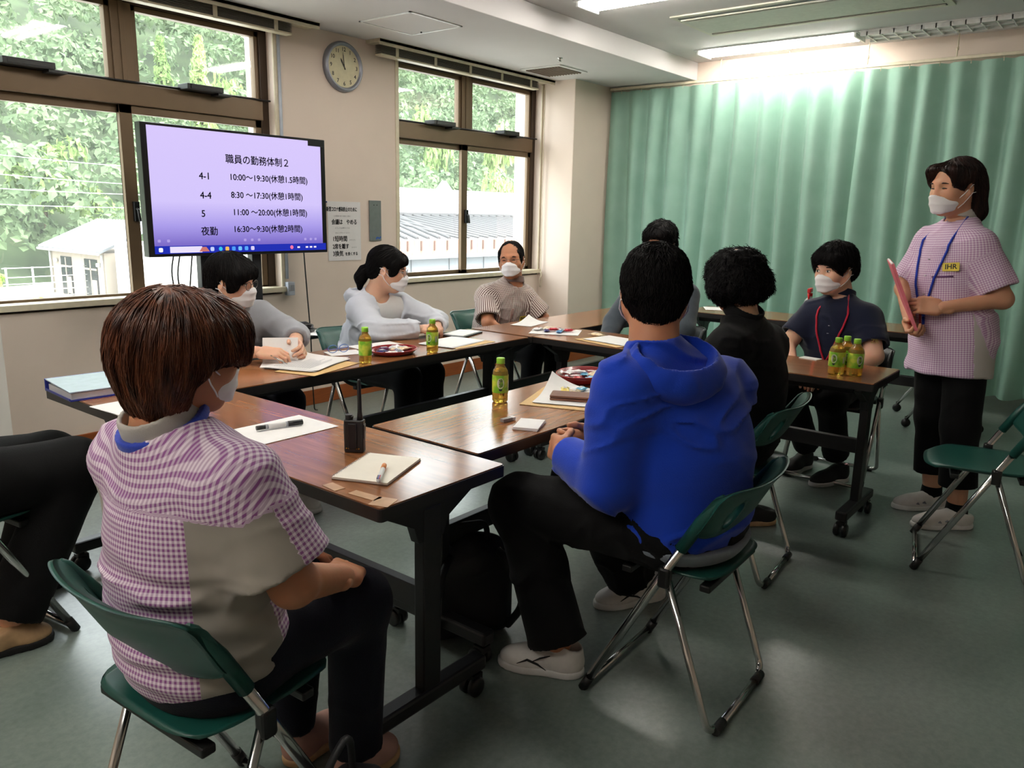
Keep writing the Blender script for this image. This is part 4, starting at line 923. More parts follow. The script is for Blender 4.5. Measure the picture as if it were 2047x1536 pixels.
def make_bottle(r, H, name):
    root = empty(name)
    s = H/0.160
    prof = [(0.0,0.002),(r*0.80,0.0),(r*0.96,0.004),(r,0.010),(r*0.97,0.016*s),(r,0.020*s),(r*0.97,0.026*s),(r,0.032*s),(r,0.034*s),(r,0.098*s),(r*0.985,0.104*s),(r*0.90,0.116*s),(r*0.62,0.128*s),(r*0.50,0.134*s),(0.0125,0.140*s),(0.0125,0.143*s)]
    MB().lathe(prof, 28).build('body', M_tea, root)
    lb = MB().lathe([(r+0.0004,0.036*s),(r+0.0007,0.037*s),(r+0.0007,0.099*s),(r+0.0004,0.100*s)], 28, cap=False).build('label', M_lab, root)
    MB().lathe([(0.0145,0.1400*s),(0.0150,0.1405*s),(0.0150,0.1590*s),(0.0140,0.1605*s),(0.0,0.1605*s)], 24).build('cap', M_cap, root); MB().lathe([(0.0135,0.1385*s),(0.0165,0.139*s),(0.0165,0.1402*s),(0.0135,0.1406*s)], 20, cap=False).build('neck_ring', M_tea, root)
    ov = MB().prism([(0.0125*math.cos(t), 0.019*math.sin(t)) for t in np.linspace(0, 2*math.pi, 25)[:-1]], 0.0009, 0.0012).mesh('emblem'); bend_to(ov, r, 0.072*s); link('emblem', ov, M_oval, lb)
    for k_, ch in enumerate('綾鷹'):
        me = text_mesh(ch, 0.014, 'CENTER', 0.0001, 0.0004); me.transform(Matrix.Translation((0, 0.007-0.0145*k_, 0.0014))); bend_to(me, r, 0.072*s); link('lettering', me, M_lt, lb)
    bw = MB().prism([(-0.0065,0.003),(0.0065,0.003),(0.0045,-0.002),(0.002,-0.004),(-0.002,-0.004),(-0.0045,-0.002)][::-1], 0.0012, 0.0014).mesh('tea_bowl_print'); bend_to(bw, r, 0.048*s); link('tea_bowl_print', bw, mat('print_navy', (28, 40, 52), 0.5), lb)
    bc = MB().box(-0.006, 0.006, -0.014, 0.014, 0.0009, 0.0012).mesh('barcode'); bend_to(bc, r, 0.066*s)
    for v in bc.vertices: v.co = Matrix.Rotation(R(75), 3, 'Z') @ v.co
    link('barcode', bc, mat('barcode_grey', (196, 196, 190), 0.5), lb)
    return root
pb = make_bottle(0.0285, 0.158, 'tea_bottle'); pw = make_bottle(0.0335, 0.160, 'wide_tea_bottle')
BOT = [('s', 2.284, 2.640, 40, 'green tea bottle standing beside the red tray, nearest the pile of sheets'), ('s', 2.690, 2.625, -80, 'green tea bottle in front of the clasped hands of the girl'), ('s', 2.130, 1.742, -48, 'green tea bottle standing alone before the blue hoodie'),
       ('s', 3.300, 1.800, -30, 'green tea bottle half hidden behind the blue hoodie shoulder'), ('w', 3.548, 1.003, -95, 'wide green tea bottle, leftmost of the three in front of the navy polo'), ('w', 3.630, 0.990, -60, 'wide green tea bottle standing behind the other two in the trio'), ('w', 3.573, 0.932, -45, 'wide green tea bottle, rightmost of the three near the table end')]
fl_ = {'s': False, 'w': False}
for (k_, x, y, a, lab) in BOT:
    p_ = pb if k_ == 's' else pw; c = p_ if not fl_[k_] else copy_tree(p_); fl_[k_] = True
    c.location = (x, y, ZT); c.rotation_euler = (0,0,R(a)); tag(c, lab, 'bottle', 'green tea bottles')

# trays and wrapped sweets
M_lac = mat('red_lacquer', (120, 18, 26), 0.25, coat=0.4)
def tray(x, y, rx, ry, a, lab, hh=0.022):
    root = empty('lacquer_tray', (x, y, ZT), R(a), lab, 'tray', 'red lacquer trays')
    b = MB().lathe([(0.0,0.0),(0.80,0.0),(0.90,hh*0.35),(1.0,hh),(0.985,hh+0.001),(0.88,hh*0.42),(0.78,0.005),(0.0,0.005)], 40); b.v = [(v[0]*rx, v[1]*ry, v[2]) for v in b.v]; b.build('dish', M_lac, root)
    r_ = MB().tube([(rx*math.cos(t), ry*math.sin(t), hh) for t in np.linspace(0, 2*math.pi, 41)[:-1]], 0.0018, 5, closed=True).build('rim', mat('rim_highlight', (168, 60, 60), 0.2), root)
    return root
tray(2.535, 2.730, 0.125, 0.105, 10, 'red lacquer tray of sweets between the two bottles on the window side table'); tray(2.640, 1.730, 0.130, 0.100, 10, 'red lacquer tray of sweets behind the papers of the blue hoodie', 0.035)
def sweet_mesh(L, W, T, seed):
    g = random.Random(seed); b = MB(); nu, nv = 12, 10
    ph = [g.uniform(0, 6.28) for _ in range(4)]
    def fn(u, v):
        t = abs(2*u-1); e = max(0.0, (t-0.62)/0.38); body = math.sqrt(max(0.0, 1-(t/0.98)**4)) if t < 0.66 else 0.30*(1-e)+0.06
        wid = W/2*(0.86+0.14*math.cos(3*u+ph[0])) if t < 0.66 else W/2*(0.80+0.25*e)
        a = 2*math.pi*v
        cr = 0.10*math.sin(6*a+9*u+ph[1])*(0.4+e)
        return ((u-0.5)*L, wid*math.cos(a)*(1+0.05*math.sin(20*u+ph[2])), T/2*body*math.sin(a)*(1+cr)+T/2*0.85)
    b.grid(fn, nu, nv); return b.mesh('wrapper')
SM = [sweet_mesh(0.075, 0.040, 0.018, 1), sweet_mesh(0.060, 0.034, 0.016, 2), sweet_mesh(0.090, 0.055, 0.020, 3)]
def foil(name, c, metal=0.35): return mat(name, c, 0.22, metal=metal, var=0.25, scale=60, bump=0.3, bscale=160)
FO = dict(silver=foil('foil_silver', (190,194,200), 0.8), blue=foil('foil_blue', (96,150,200)), red=foil('foil_red', (170,40,52)), navy=foil('foil_navy', (60,56,110)), cream=foil('wrapper_cream', (226,206,170), 0.0), yellow=foil('wrapper_yellow', (222,200,84), 0.0), white=foil('wrapper_white', (232,230,230), 0.1), purple=foil('foil_purple', (96,48,86)), sky=foil('foil_sky', (120,190,224), 0.2))
def sweet(x, y, z, a, k, colr, lab, grp, tilt=0.0):
    root = empty('wrapped_sweet', (x, y, z), R(a), lab, 'sweet', grp); root.rotation_euler = (R(tilt), 0, R(a))
    link('wrapper', SM[k].copy(), FO[colr], root)
    sl_ = MB().box(-0.014, 0.014, -0.006, 0.006, 0.0, 0.0008).build('print', FO['white' if colr != 'white' else 'red'], root, (0, 0, (0.018,0.016,0.020)[k]*0.93))
g1 = 'wrapped sweets in the tray on the window side table'; z1 = ZT+0.006
for (x, y, a, k, c, lab, dz) in ((2.475,2.745,20,0,'navy','navy wrapped sweet in the window side tray, beside the rim',0), (2.500,2.700,-30,1,'white','white wrapped sweet in the window side tray',0), (2.545,2.705,65,0,'silver','crumpled silver sweet in the middle of the window side tray',0), (2.600,2.735,12,2,'cream','large cream rice cracker in the window side tray',0), (2.595,2.785,30,2,'white','clear bag of crackers at the back of the window side tray',0.002), (2.530,2.790,-15,0,'purple','purple wrapped sweet at the back of the window side tray',0), (2.560,2.745,95,1,'cream','small cream sweet under the silver one in the window side tray',0.0)):
    sweet(x, y, z1+dz, a, k, c, lab, g1)
g2 = 'wrapped sweets in the tray before the blue hoodie'
for (x, y, a, k, c, lab, dz) in ((2.580,1.765,30,0,'purple','dark purple sweet at the edge of the near tray',0.0), (2.615,1.735,20,0,'red','red wrapped sweet in the near tray',0), (2.650,1.775,-20,2,'white','clear bag on top of the near tray',0.012), (2.690,1.755,40,0,'sky','sky blue sweet in the near tray beside the sleeve',0.004), (2.720,1.715,10,2,'cream','cream cracker bag in the near tray',0.004), (2.660,1.690,-40,1,'sky','small sky blue sweet at the front of the near tray',0)):
    sweet(x, y, z1+0.002+dz, a, k, c, lab, g2)
g3 = 'wrapped sweets heaped at the table corner'
for (x, y, a, k, c, lab, dz) in ((3.640,2.700,10,2,'white','white cracker bag in the corner heap',0), (3.700,2.665,-20,2,'cream','cream cracker bag in the corner heap',0), (3.625,2.630,40,0,'navy','navy sweet at the front of the corner heap',0), (3.660,2.610,-35,0,'red','red sweet leaning in the corner heap',0.006), (3.690,2.570,70,0,'silver','silver sweet in the corner heap',0.002), (3.650,2.555,20,0,'blue','blue sweet at the end of the corner heap',0), (3.705,2.535,-25,0,'red','red and silver sweet at the end of the corner heap',0.004), (3.730,2.615,15,1,'white','small white sweet at the back of the corner heap',0)):
    sweet(x, y, ZT+0.002+dz, a, k, c, lab, g3)
g4 = 'snacks lying on the papers'
sweet(2.405,1.650,ZT+0.006,35,0,'yellow','yellow wrapped snack on the papers before the blue hoodie',g4); sweet(2.450,1.610,ZT+0.006,10,0,'sky','silver and blue wrapper on the papers before the blue hoodie',g4); sweet(2.385,1.595,ZT+0.006,20,2,'cream','rice cracker on the papers beside the wallet',g4); sweet(3.705,2.345,ZT+0.001,80,2,'cream','beige snack bag on the far table before the hidden person',g4)
wa = empty('leather_wallet', (2.330,1.545,ZT+0.006), R(-62), 'brown leather long wallet lying on the papers', 'wallet'); M_lea = mat('brown_leather', (110, 66, 44), 0.5, bump=0.2)
MB().prism(rrect(0.19,0.09,0.008), 0.0, 0.008).build('lower_half', M_lea, wa, bevel=0.002); MB().prism(rrect(0.19,0.09,0.008), 0.010, 0.018).build('upper_half', M_lea, wa, bevel=0.002); MB().tube([(0.095,-0.03,0.010),(0.115,-0.035,0.008),(0.120,-0.05,0.003)], 0.003, 6).build('zip_pull', mat('brass', (200,140,50)), wa)
mp_ = empty('memo_pad', (1.935,1.460,ZT), R(22), 'small white memo pad near the edge of the blue hoodie table', 'memo pad')
for i in range(4): MB().box(-0.058, 0.058, -0.040, 0.040, 0.0005+i*0.0022, 0.0022+i*0.0022).build('page', M_paper, mp_, None, (0,0,0.02*i))
lg_ = empty('eraser', (1.938,1.548,ZT), R(-6), 'small silver and white eraser beside the memo pad', 'eraser'); MB().box(-0.030,0.012,-0.009,0.009,0,0.012).build('sleeve', mat('eraser_grey', (150,146,146), 0.3, metal=0.4), lg_, bevel=0.002); MB().box(0.012,0.026,-0.0085,0.0085,0.0005,0.0115).build('tip', M_white, lg_, bevel=0.002)
bb = empty('beige_pouch', (3.03,1.760,ZT), R(10), 'beige cloth pouch behind the sweets near the blue sleeve', 'pouch'); MB().prism(rrect(0.12,0.06,0.02), 0, 0.055).build('body', mat('beige_cloth', (200,180,156), 0.9, bump=0.3), bb, bevel=0.012, seg=3); MB().tube([(-0.06,0,0.055),(0,0.0,0.060),(0.06,0,0.055)], 0.003, 6).build('zip', M_chrome, bb)
sg = empty('spectacles_pouch', (2.350,2.905,ZT+0.003), R(-15), 'folded spectacles on a small cloth beside the tea bottle', 'spectacles')
for sx in (-0.028, 0.028): MB().tube([(sx+0.024*math.cos(t), 0.0, 0.020+0.018*math.sin(t)) for t in np.linspace(0, 2*math.pi, 17)[:-1]], 0.0018, 5, closed=True).build('rim', mat('blue_frame', (70,110,180), 0.3), sg)
MB().tube([(-0.052,0,0.025),(-0.045,0.06,0.008),(0.02,0.07,0.004)], 0.002, 5).build('temple', mat('purple_frame', (110,60,120), 0.3), sg); MB().tube([(0.052,0,0.025),(0.045,0.055,0.010),(-0.02,0.062,0.006)], 0.002, 5).build('temple', mat('blue_frame', (70,110,180)), sg)
tc_ = empty('tablet_case', (3.205,2.905,ZT), R(15), 'slim dark tablet with white papers on it near the table corner', 'tablet'); MB().prism(rrect(0.24,0.15,0.01), 0, 0.008).build('case', M_black, tc_); MB().box(-0.10,0.105,-0.065,0.06,0.0085,0.0105).build('paper', M_paper, tc_)
pg = empty('id_holder', (3.86,1.215,ZT), R(80), 'clear plastic card holder on the table edge before the navy polo', 'card'); MB().box(-0.045,0.045,-0.028,0.028,0,0.003).build('sleeve', M_white, pg)
# spray bottle on the rear table
sb2 = empty('spray_bottle', (5.37,1.735,ZT), R(100), 'white spray bottle with red trigger head on the rear table', 'bottle')
MB().lathe([(0.0,0.0),(0.036,0.0),(0.038,0.01),(0.038,0.11),(0.030,0.135),(0.014,0.150),(0.014,0.165)], 20).build('bottle', mat('clear_white', (222,226,224), 0.2, trans=0.5), sb2)
M_red = mat('red_trigger', (200, 24, 30), 0.35); MB().lathe([(0.017,0.160),(0.017,0.180),(0.0,0.180)], 14).build('collar', M_red, sb2); MB().box(-0.012,0.012,-0.030,0.062,0.185,0.215).build('head', M_red, sb2, bevel=0.006); MB().tube([(0,0.040,0.19),(0,0.050,0.165),(0,0.042,0.135)], [0.008,0.007,0.005], 8).build('trigger', M_red, sb2)
# boy's notebook and pen
bn = empty('small_notebook', (1.985,2.850,ZT), R(-40), 'small white notebook held open by the boy with glasses', 'notebook')
MB().box(-0.075,0.075,-0.055,0.055,0,0.004).build('pages', M_paper, bn)
Mn = Matrix.Translation((0,0.057,0.004)) @ Matrix.Rotation(R(-62),4,'X'); MB().box(-0.075,0.075,0.0,0.11,-0.001,0.001, mat=Matrix.Translation((0,0.056,0.003)) @ Matrix.Rotation(R(68),4,'X')).build('raised_page', M_paper, bn)
bpn = MB().tube([(1.955,2.865,0.745),(1.990,2.800,0.713)], [0.004,0.002], 8).build('silver_pen', M_chrome); tag(bpn, 'silver pen in the hand of the boy with glasses', 'pen')
# pink folder held by the standing woman
pf = empty('pink_folder', (3.845,0.79,0.99), 0, 'pink paper folder held against the lilac tunic', 'folder')
pf.rotation_mode = 'QUATERNION'
pf.matrix_world = Matrix.Translation((3.835,0.838,1.045)) @ frame((0,0,0), Vector((0.93,0.32,0.06)), Vector((-0.09,0.115,0.305)))
M_pink = mat('pink_card', (224, 118, 132), 0.6)
MB().box(-0.105,0.105,-0.155,0.155,0.004,0.0060).build('front_cover', M_pink, pf); MB().box(-0.105,0.105,-0.155,0.155,-0.0060,-0.004).build('back_cover', M_pink, pf); MB().box(-0.107,-0.104,-0.155,0.155,-0.006,0.006).build('spine', M_pink, pf); MB().box(-0.100,0.100,-0.150,0.158,-0.003,0.003).build('papers', M_paper, pf)
# backpack on the floor
bk = empty('black_backpack', (1.80,1.600,0), R(150), 'black backpack on the floor behind the table leg', 'backpack')
# ================================================================ smooth solids: signed distance fields -> one continuous mesh
def V3(p): return np.array(p, float)
def unit(v):
    v = np.asarray(v, float); return v/max(1e-9, np.linalg.norm(v))
class Field:
    """a list of blended primitives; poly() turns it into one surface"""
    def __init__(s): s.pr = []
    def cone(s, a, b, ra, rb, k=0.03, op='u', w=None):
        """round cone; w: optional (axis, factor) to flatten it along an axis"""
        a, b = V3(a), V3(b); r = max(ra, rb)
        lo, hi = np.minimum(a, b)-r*1.3, np.maximum(a, b)+r*1.3
        def f(P):
            pa = P-a; ba = b-a; L2 = ba@ba+1e-12
            t = np.clip((pa@ba)/L2, 0, 1)
            q = pa-t[..., None]*ba
            if w is not None:
                ax = unit(w[0]); d = q@ax; q = q+(d*(1/w[1]-1))[..., None]*ax
                return (np.sqrt((q*q).sum(-1))-(ra+(rb-ra)*t))*min(1.0, w[1])
            return np.sqrt((q*q).sum(-1))-(ra+(rb-ra)*t)
        s.pr.append((f, lo, hi, k, op)); return s
    def chain(s, pts, rs, k=0.03, op='u', w=None):
        for i in range(len(pts)-1): s.cone(pts[i], pts[i+1], rs[i], rs[i+1], k, op, w)
        return s
    def ell(s, c, r, F=None, k=0.03, op='u'):
        """ellipsoid; F: 3x3 matrix whose rows are its axes"""
        c, r = V3(c), V3(r); F = np.eye(3) if F is None else np.asarray(F, float)
        e = np.abs(F.T) @ r
        def f(P):
            q = (P-c) @ F.T
            k0 = np.sqrt(((q/r)**2).sum(-1)); k1 = np.sqrt(((q/(r*r))**2).sum(-1))
            return k0*(k0-1)/np.maximum(k1, 1e-6)
        s.pr.append((f, c-e, c+e, k, op)); return s
    def box(s, c, h, F=None, rnd=0.01, k=0.02, op='u'):
        c, h = V3(c), V3(h); F = np.eye(3) if F is None else np.asarray(F, float)
        e = np.abs(F.T) @ h
        def f(P):
            q = np.abs((P-c) @ F.T)-(h-rnd)
            return np.sqrt((np.maximum(q, 0)**2).sum(-1))+np.minimum(q.max(-1), 0)-rnd
        s.pr.append((f, c-e, c+e, k, op)); return s
    def plane(s, p, n, k=0.01):
        """keeps only the side the normal points away from"""
        p, n = V3(p), unit(n)
        s.pr.append((lambda P: (P-p)@n, None, None, k, 'i')); return s
    def fn(s, f, lo=None, hi=None, k=0.01, op='u'):
        s.pr.append((f, lo, hi, k, op)); return s
    def disp(s, f):
        s.pr.append((f, None, None, 0, 'd')); return s
    def eval(s, P):
        D = np.full(P.shape[:-1], 0.25)
        for (f, lo, hi, k, op) in s.pr:
            d = f(P)
            if op == 'd': D = D+d; continue
            if op == 's': d = -d
            k = max(k, 1e-5); hh = np.maximum(k-np.abs(D-d), 0)/k
            D = np.minimum(D, d)-hh*hh*k*0.25 if op == 'u' else np.maximum(D, d)+hh*hh*k*0.25
        return D
    def sub(s, g, k=0.04):
        lo, hi = g.bounds(0.0); s.pr.append((g.eval, lo, hi, k, 'u')); return s
    def bounds(s, pad):
        lo = np.min([p[1] for p in s.pr if p[1] is not None and p[4] == 'u'], 0)-pad
        hi = np.max([p[2] for p in s.pr if p[2] is not None and p[4] == 'u'], 0)+pad
        return lo, hi
    def sample(s, h, lo=None, hi=None):
        a, b = s.bounds(3*h)
        if lo is not None: a = np.maximum(a, lo)
        if hi is not None: b = np.minimum(b, hi)
        n = np.ceil((b-a)/h).astype(int)+1
        ax = [a[i]+h*np.arange(n[i]) for i in range(3)]
        D = np.full(n, 0.25)
        def pts(sl):
            g = np.meshgrid(ax[0][sl[0]], ax[1][sl[1]], ax[2][sl[2]], indexing='ij')
            return np.stack(g, -1)
        full = tuple(slice(0, q) for q in n)
        for (f, plo, phi, k, op) in s.pr:
            if plo is None: sl = full
            else:
                m_ = k+3*h+0.01
                i0 = np.clip(np.floor((plo-m_-a)/h).astype(int), 0, n); i1 = np.clip(np.ceil((phi+m_-a)/h).astype(int)+1, 0, n)
                if (i1 <= i0).any(): continue
                sl = tuple(slice(i0[i], i1[i]) for i in range(3))
            if op in ('d',):
                band = np.abs(D) < 0.06
                idx = np.nonzero(band)
                P = np.stack([ax[i][idx[i]] for i in range(3)], -1)
                D[idx] += f(P); continue
            d = f(pts(sl)); A = D[sl]; k = max(k, 1e-5)
            if op == 'u':
                hh = np.maximum(k-np.abs(A-d), 0)/k; D[sl] = np.minimum(A, d)-hh*hh*k*0.25
            elif op == 's':
                d = -d; hh = np.maximum(k-np.abs(A-d), 0)/k; D[sl] = np.maximum(A, d)+hh*hh*k*0.25
            elif op == 'i':
                hh = np.maximum(k-np.abs(A-d), 0)/k; D[sl] = np.maximum(A, d)+hh*hh*k*0.25
        return D, a
    def poly(s, h, lo=None, hi=None):
        D, a = s.sample(h, lo, hi)
        s.D, s.a, s.h = D, a, h
        return surface_nets(D, a, h)
def surface_nets(D, a, h):
    S_ = D < 0
    c = np.zeros(tuple(q-1 for q in D.shape), np.int8)
    for dx in (0, 1):
        for dy in (0, 1):
            for dz in (0, 1): c += S_[dx:D.shape[0]-1+dx, dy:D.shape[1]-1+dy, dz:D.shape[2]-1+dz]
    act = (c > 0) & (c < 8)
    I = np.argwhere(act)
    ids = np.full(c.shape, -1, np.int64); ids[act] = np.arange(len(I))
    acc = np.zeros((len(I), 3)); cnt = np.zeros(len(I))
    cor = [(x, y, z) for x in (0, 1) for y in (0, 1) for z in (0, 1)]
    for p in cor:
        for ax in range(3):
            if p[ax]: continue
            q = list(p); q[ax] = 1
            d0 = D[I[:, 0]+p[0], I[:, 1]+p[1], I[:, 2]+p[2]]; d1 = D[I[:, 0]+q[0], I[:, 1]+q[1], I[:, 2]+q[2]]
            cr = (d0 < 0) != (d1 < 0)
            t = np.where(cr, d0/np.where(np.abs(d0-d1) < 1e-12, 1, d0-d1), 0)
            pos = np.array(p, float)[None, :].repeat(len(I), 0); pos[:, ax] += t
            acc += pos*cr[:, None]; cnt += cr
    V = a+h*(I+acc/np.maximum(cnt, 1)[:, None])
    F = []
    for ax in range(3):
        b, e = (ax+1) % 3, (ax+2) % 3
        sl0 = [slice(None)]*3; sl1 = [slice(None)]*3; sl0[ax] = slice(0, -1); sl1[ax] = slice(1, None)
        ch = S_[tuple(sl0)] != S_[tuple(sl1)]
        J = np.argwhere(ch)
        J = J[(J[:, b] > 0) & (J[:, e] > 0) & (J[:, b] < c.shape[b]) & (J[:, e] < c.shape[e]) & (J[:, ax] < c.shape[ax])]
        if len(J) == 0: continue
        def cell(ob, oe):
            K = J.copy(); K[:, b] -= ob; K[:, e] -= oe; return ids[K[:, 0], K[:, 1], K[:, 2]]
        q = np.stack([cell(1, 1), cell(0, 1), cell(0, 0), cell(1, 0)], -1)
        ins = S_[J[:, 0], J[:, 1], J[:, 2]]
        q[~ins] = q[~ins][:, ::-1]
        F.append(q[(q >= 0).all(-1)])
    F = np.concatenate(F) if F else np.zeros((0, 4), int)
    return V, F
def np_mesh(name, parts, smooth=True):
    """parts: list of (V, F[, material index]) joined into one mesh"""
    nv = sum(len(p[0]) for p in parts)
    V = np.concatenate([p[0] for p in parts]); off = 0; Fs = []; mis = []
    for p in parts:
        Fs.append(np.asarray(p[1])+off); mis.append(np.full(len(p[1]), p[2] if len(p) > 2 else 0)); off += len(p[0])
    me = bpy.data.meshes.new(name)
    nf = sum(len(f) for f in Fs); w = [f.shape[1] for f in Fs]
    me.vertices.add(nv); me.vertices.foreach_set('co', V.astype(np.float32).ravel())
    loops = np.concatenate([f.ravel() for f in Fs]); tot = np.concatenate([np.full(len(f), f.shape[1]) for f in Fs])
    me.loops.add(len(loops)); me.loops.foreach_set('vertex_index', loops.astype(np.int32))
    me.polygons.add(nf); st = np.concatenate([[0], np.cumsum(tot)[:-1]])
    me.polygons.foreach_set('loop_start', st.astype(np.int32)); me.polygons.foreach_set('loop_total', tot.astype(np.int32))
    me.polygons.foreach_set('use_smooth', np.full(nf, smooth)); me.polygons.foreach_set('material_index', np.concatenate(mis).astype(np.int32))
    me.update(calc_edges=True); me.validate()
    return me
def vec_attr(me, name, A):
    at = me.attributes.new(name, 'FLOAT_VECTOR', 'POINT'); at.data.foreach_set('vector', np.asarray(A, np.float32).ravel())
# cheap smooth noise for cloth
_LAT = np.random.default_rng(3).uniform(-1, 1, (32, 32, 32))
def vnoise(P):
    i = np.floor(P).astype(int); f = P-i; f = f*f*(3-2*f); i &= 31; j = (i+1) & 31
    g = lambda x, y, z: _LAT[x, y, z]
    x0, y0, z0, x1, y1, z1 = i[..., 0], i[..., 1], i[..., 2], j[..., 0], j[..., 1], j[..., 2]
    fx, fy, fz = f[..., 0], f[..., 1], f[..., 2]
    a = g(x0,y0,z0)*(1-fx)+g(x1,y0,z0)*fx; b = g(x0,y1,z0)*(1-fx)+g(x1,y1,z0)*fx
    c = g(x0,y0,z1)*(1-fx)+g(x1,y0,z1)*fx; d = g(x0,y1,z1)*(1-fx)+g(x1,y1,z1)*fx
    return (a*(1-fy)+b*fy)*(1-fz)+(c*(1-fy)+d*fy)*fz
def folds(amp=0.005, freq=9.0, stretch=(1, 1, 2.2), seed=0.0, ridge=True):
    st = V3(stretch)
    def f(P):
        q = P*freq*st+seed
        w = np.stack([vnoise(q*0.6+7.1), vnoise(q*0.6+3.3), vnoise(q*0.6+11.7)], -1)
        n = vnoise(q+w*1.3)
        if ridge: n = (np.maximum(0, 1-3.2*np.abs(n))**1.3)*0.9*(0.5+0.5*vnoise(q*0.5+2))+0.25*vnoise(q*0.45+5)
        return -amp*n
    return f
def interp(D, a, h, P):
    q = (P-a)/h; i = np.clip(np.floor(q).astype(int), 0, np.array(D.shape)-2); f = np.clip(q-i, 0, 1)
    r = 0
    for x in (0, 1):
        for y in (0, 1):
            for z in (0, 1):
                wt = (f[:, 0] if x else 1-f[:, 0])*(f[:, 1] if y else 1-f[:, 1])*(f[:, 2] if z else 1-f[:, 2])
                r = r+wt*D[i[:, 0]+x, i[:, 1]+y, i[:, 2]+z]
    return r
def strands(F, V, n, length, rad, crown, down, seed, flick=0.006, fade=None, lift=0.002, wild=0.15, steps=6, down_w=0.6):
    """hair strands that start on the hair surface V and run over it away from the crown and downwards"""
    g = np.random.default_rng(seed)
    P = V[g.integers(0, len(V), n)].copy(); D, a, h = F.D, F.a, F.h
    def grad(P):
        e = h
        return np.stack([interp(D, a, h, P+np.eye(3)[i]*e)-interp(D, a, h, P-np.eye(3)[i]*e) for i in range(3)], -1)
    L = length*g.uniform(0.5, 1.15, n); pts = []; rnd = g.normal(size=(n, 3))*wild; off = g.uniform(0.0, 1.0, n)*lift
    for sidx in range(steps+1):
        nrm = grad(P); nrm /= np.maximum(np.linalg.norm(nrm, axis=1), 1e-9)[:, None]
        d = interp(D, a, h, P); P = P-nrm*(d-off-flick*(sidx/steps)**2*g.uniform(0.3, 1, n))[:, None]
        pts.append(P.copy())
        r = P-crown; r /= np.maximum(np.linalg.norm(r, axis=1), 1e-6)[:, None]
        t = r*(1-down_w)+down*down_w+rnd; t -= nrm*(t*nrm).sum(1)[:, None]; t /= np.maximum(np.linalg.norm(t, axis=1), 1e-6)[:, None]
        P = P+t*(L/steps)[:, None]
    pts = np.stack(pts, 1)                                    # n, steps+1, 3
    tan = np.gradient(pts, axis=1); tan /= np.maximum(np.linalg.norm(tan, axis=2), 1e-9)[..., None]
    up = np.cross(tan, np.array([0.31, 0.52, 0.79])); up /= np.maximum(np.linalg.norm(up, axis=2), 1e-9)[..., None]; sd = np.cross(tan, up)
    pr = rad*np.sin(np.linspace(0.25, 1.0, steps+1)*math.pi)**0.7+rad*0.05
    rings = np.stack([pts+pr[None, :, None]*(up*math.cos(q)+sd*math.sin(q)) for q in (0, 2.094, 4.189)], 2)   # n, s+1, 3(corner), 3
    Vv = rings.reshape(-1, 3); base = np.arange(n)[:, None, None]*(steps+1)*3+np.arange(steps)[None, :, None]*3
    k = np.arange(3)[None, None, :]; k2 = (k+1) % 3
    Fq = np.stack([base+k, base+k2, base+3+k2, base+3+k], -1).reshape(-1, 4)
    return Vv, Fq
def rotm(yaw=0, pitch=0, roll=0):
    """rows are the local axes in world: x right, y forward, z up. yaw about z (deg, 0 = facing +y), pitch > 0 looks up, roll > 0 tilts to own right"""
    M_ = Matrix.Rotation(R(yaw), 3, 'Z') @ Matrix.Rotation(R(pitch), 3, 'X') @ Matrix.Rotation(R(roll), 3, 'Y')
    return np.array(M_).T
# ================================================================ people
def skin(name, col): return mat(name, col, 0.5, var=0.05, scale=14, bump=0.04, bscale=140, spec=0.35, sss=0.25)
M_skinA = skin('skin_warm', (205, 152, 122)); M_skinB = skin('skin_tan', (184, 126, 94)); M_skinC = skin('skin_light', (220, 172, 146))
M_mask = mat('mask_white', (236, 234, 236), 0.8, var=0.02, sheen=0.2)
M_eyew = mat('eye_white', (225, 220, 214), 0.25); M_eyed = mat('eye_dark', (24, 17, 14), 0.3)
def hair_mat(name, c0, c1, rough=0.42, spec=0.35):
    if name in MATS: return MATS[name]
    m = bpy.data.materials.new(name); m.use_nodes = True; N, L = nodes(m); b = N['Principled BSDF']
    tc = N.new('ShaderNodeTexCoord'); nz = N.new('ShaderNodeTexNoise'); nz.inputs['Scale'].default_value = 60; nz.inputs['Detail'].default_value = 4
    mp = N.new('ShaderNodeMapping'); mp.inputs['Scale'].default_value = (1, 1, 0.16); L.new(tc.outputs['Object'], mp.inputs[0]); L.new(mp.outputs[0], nz.inputs['Vector'])
    rp = N.new('ShaderNodeValToRGB'); e = rp.color_ramp.elements; e[0].position = 0.35; e[0].color = S(c0); e[1].position = 0.7; e[1].color = S(c1)
    L.new(nz.outputs['Fac'], rp.inputs[0]); L.new(rp.outputs[0], b.inputs['Base Color']); b.inputs['Roughness'].default_value = rough; b.inputs['Specular IOR Level'].default_value = spec
    bp = N.new('ShaderNodeBump'); bp.inputs['Strength'].default_value = 0.35; bp.inputs['Distance'].default_value = 0.003; L.new(nz.outputs['Fac'], bp.inputs['Height']); L.new(bp.outputs[0], b.inputs['Normal'])
    MATS[name] = m; return m
H_black = hair_mat('hair_black', (8, 7, 8), (22, 19, 19), 0.6, 0.12); H_brown = hair_mat('hair_chestnut', (56, 26, 16), (116, 64, 38)); H_dbrown = hair_mat('hair_dark_brown', (20, 11, 9), (52, 28, 20))

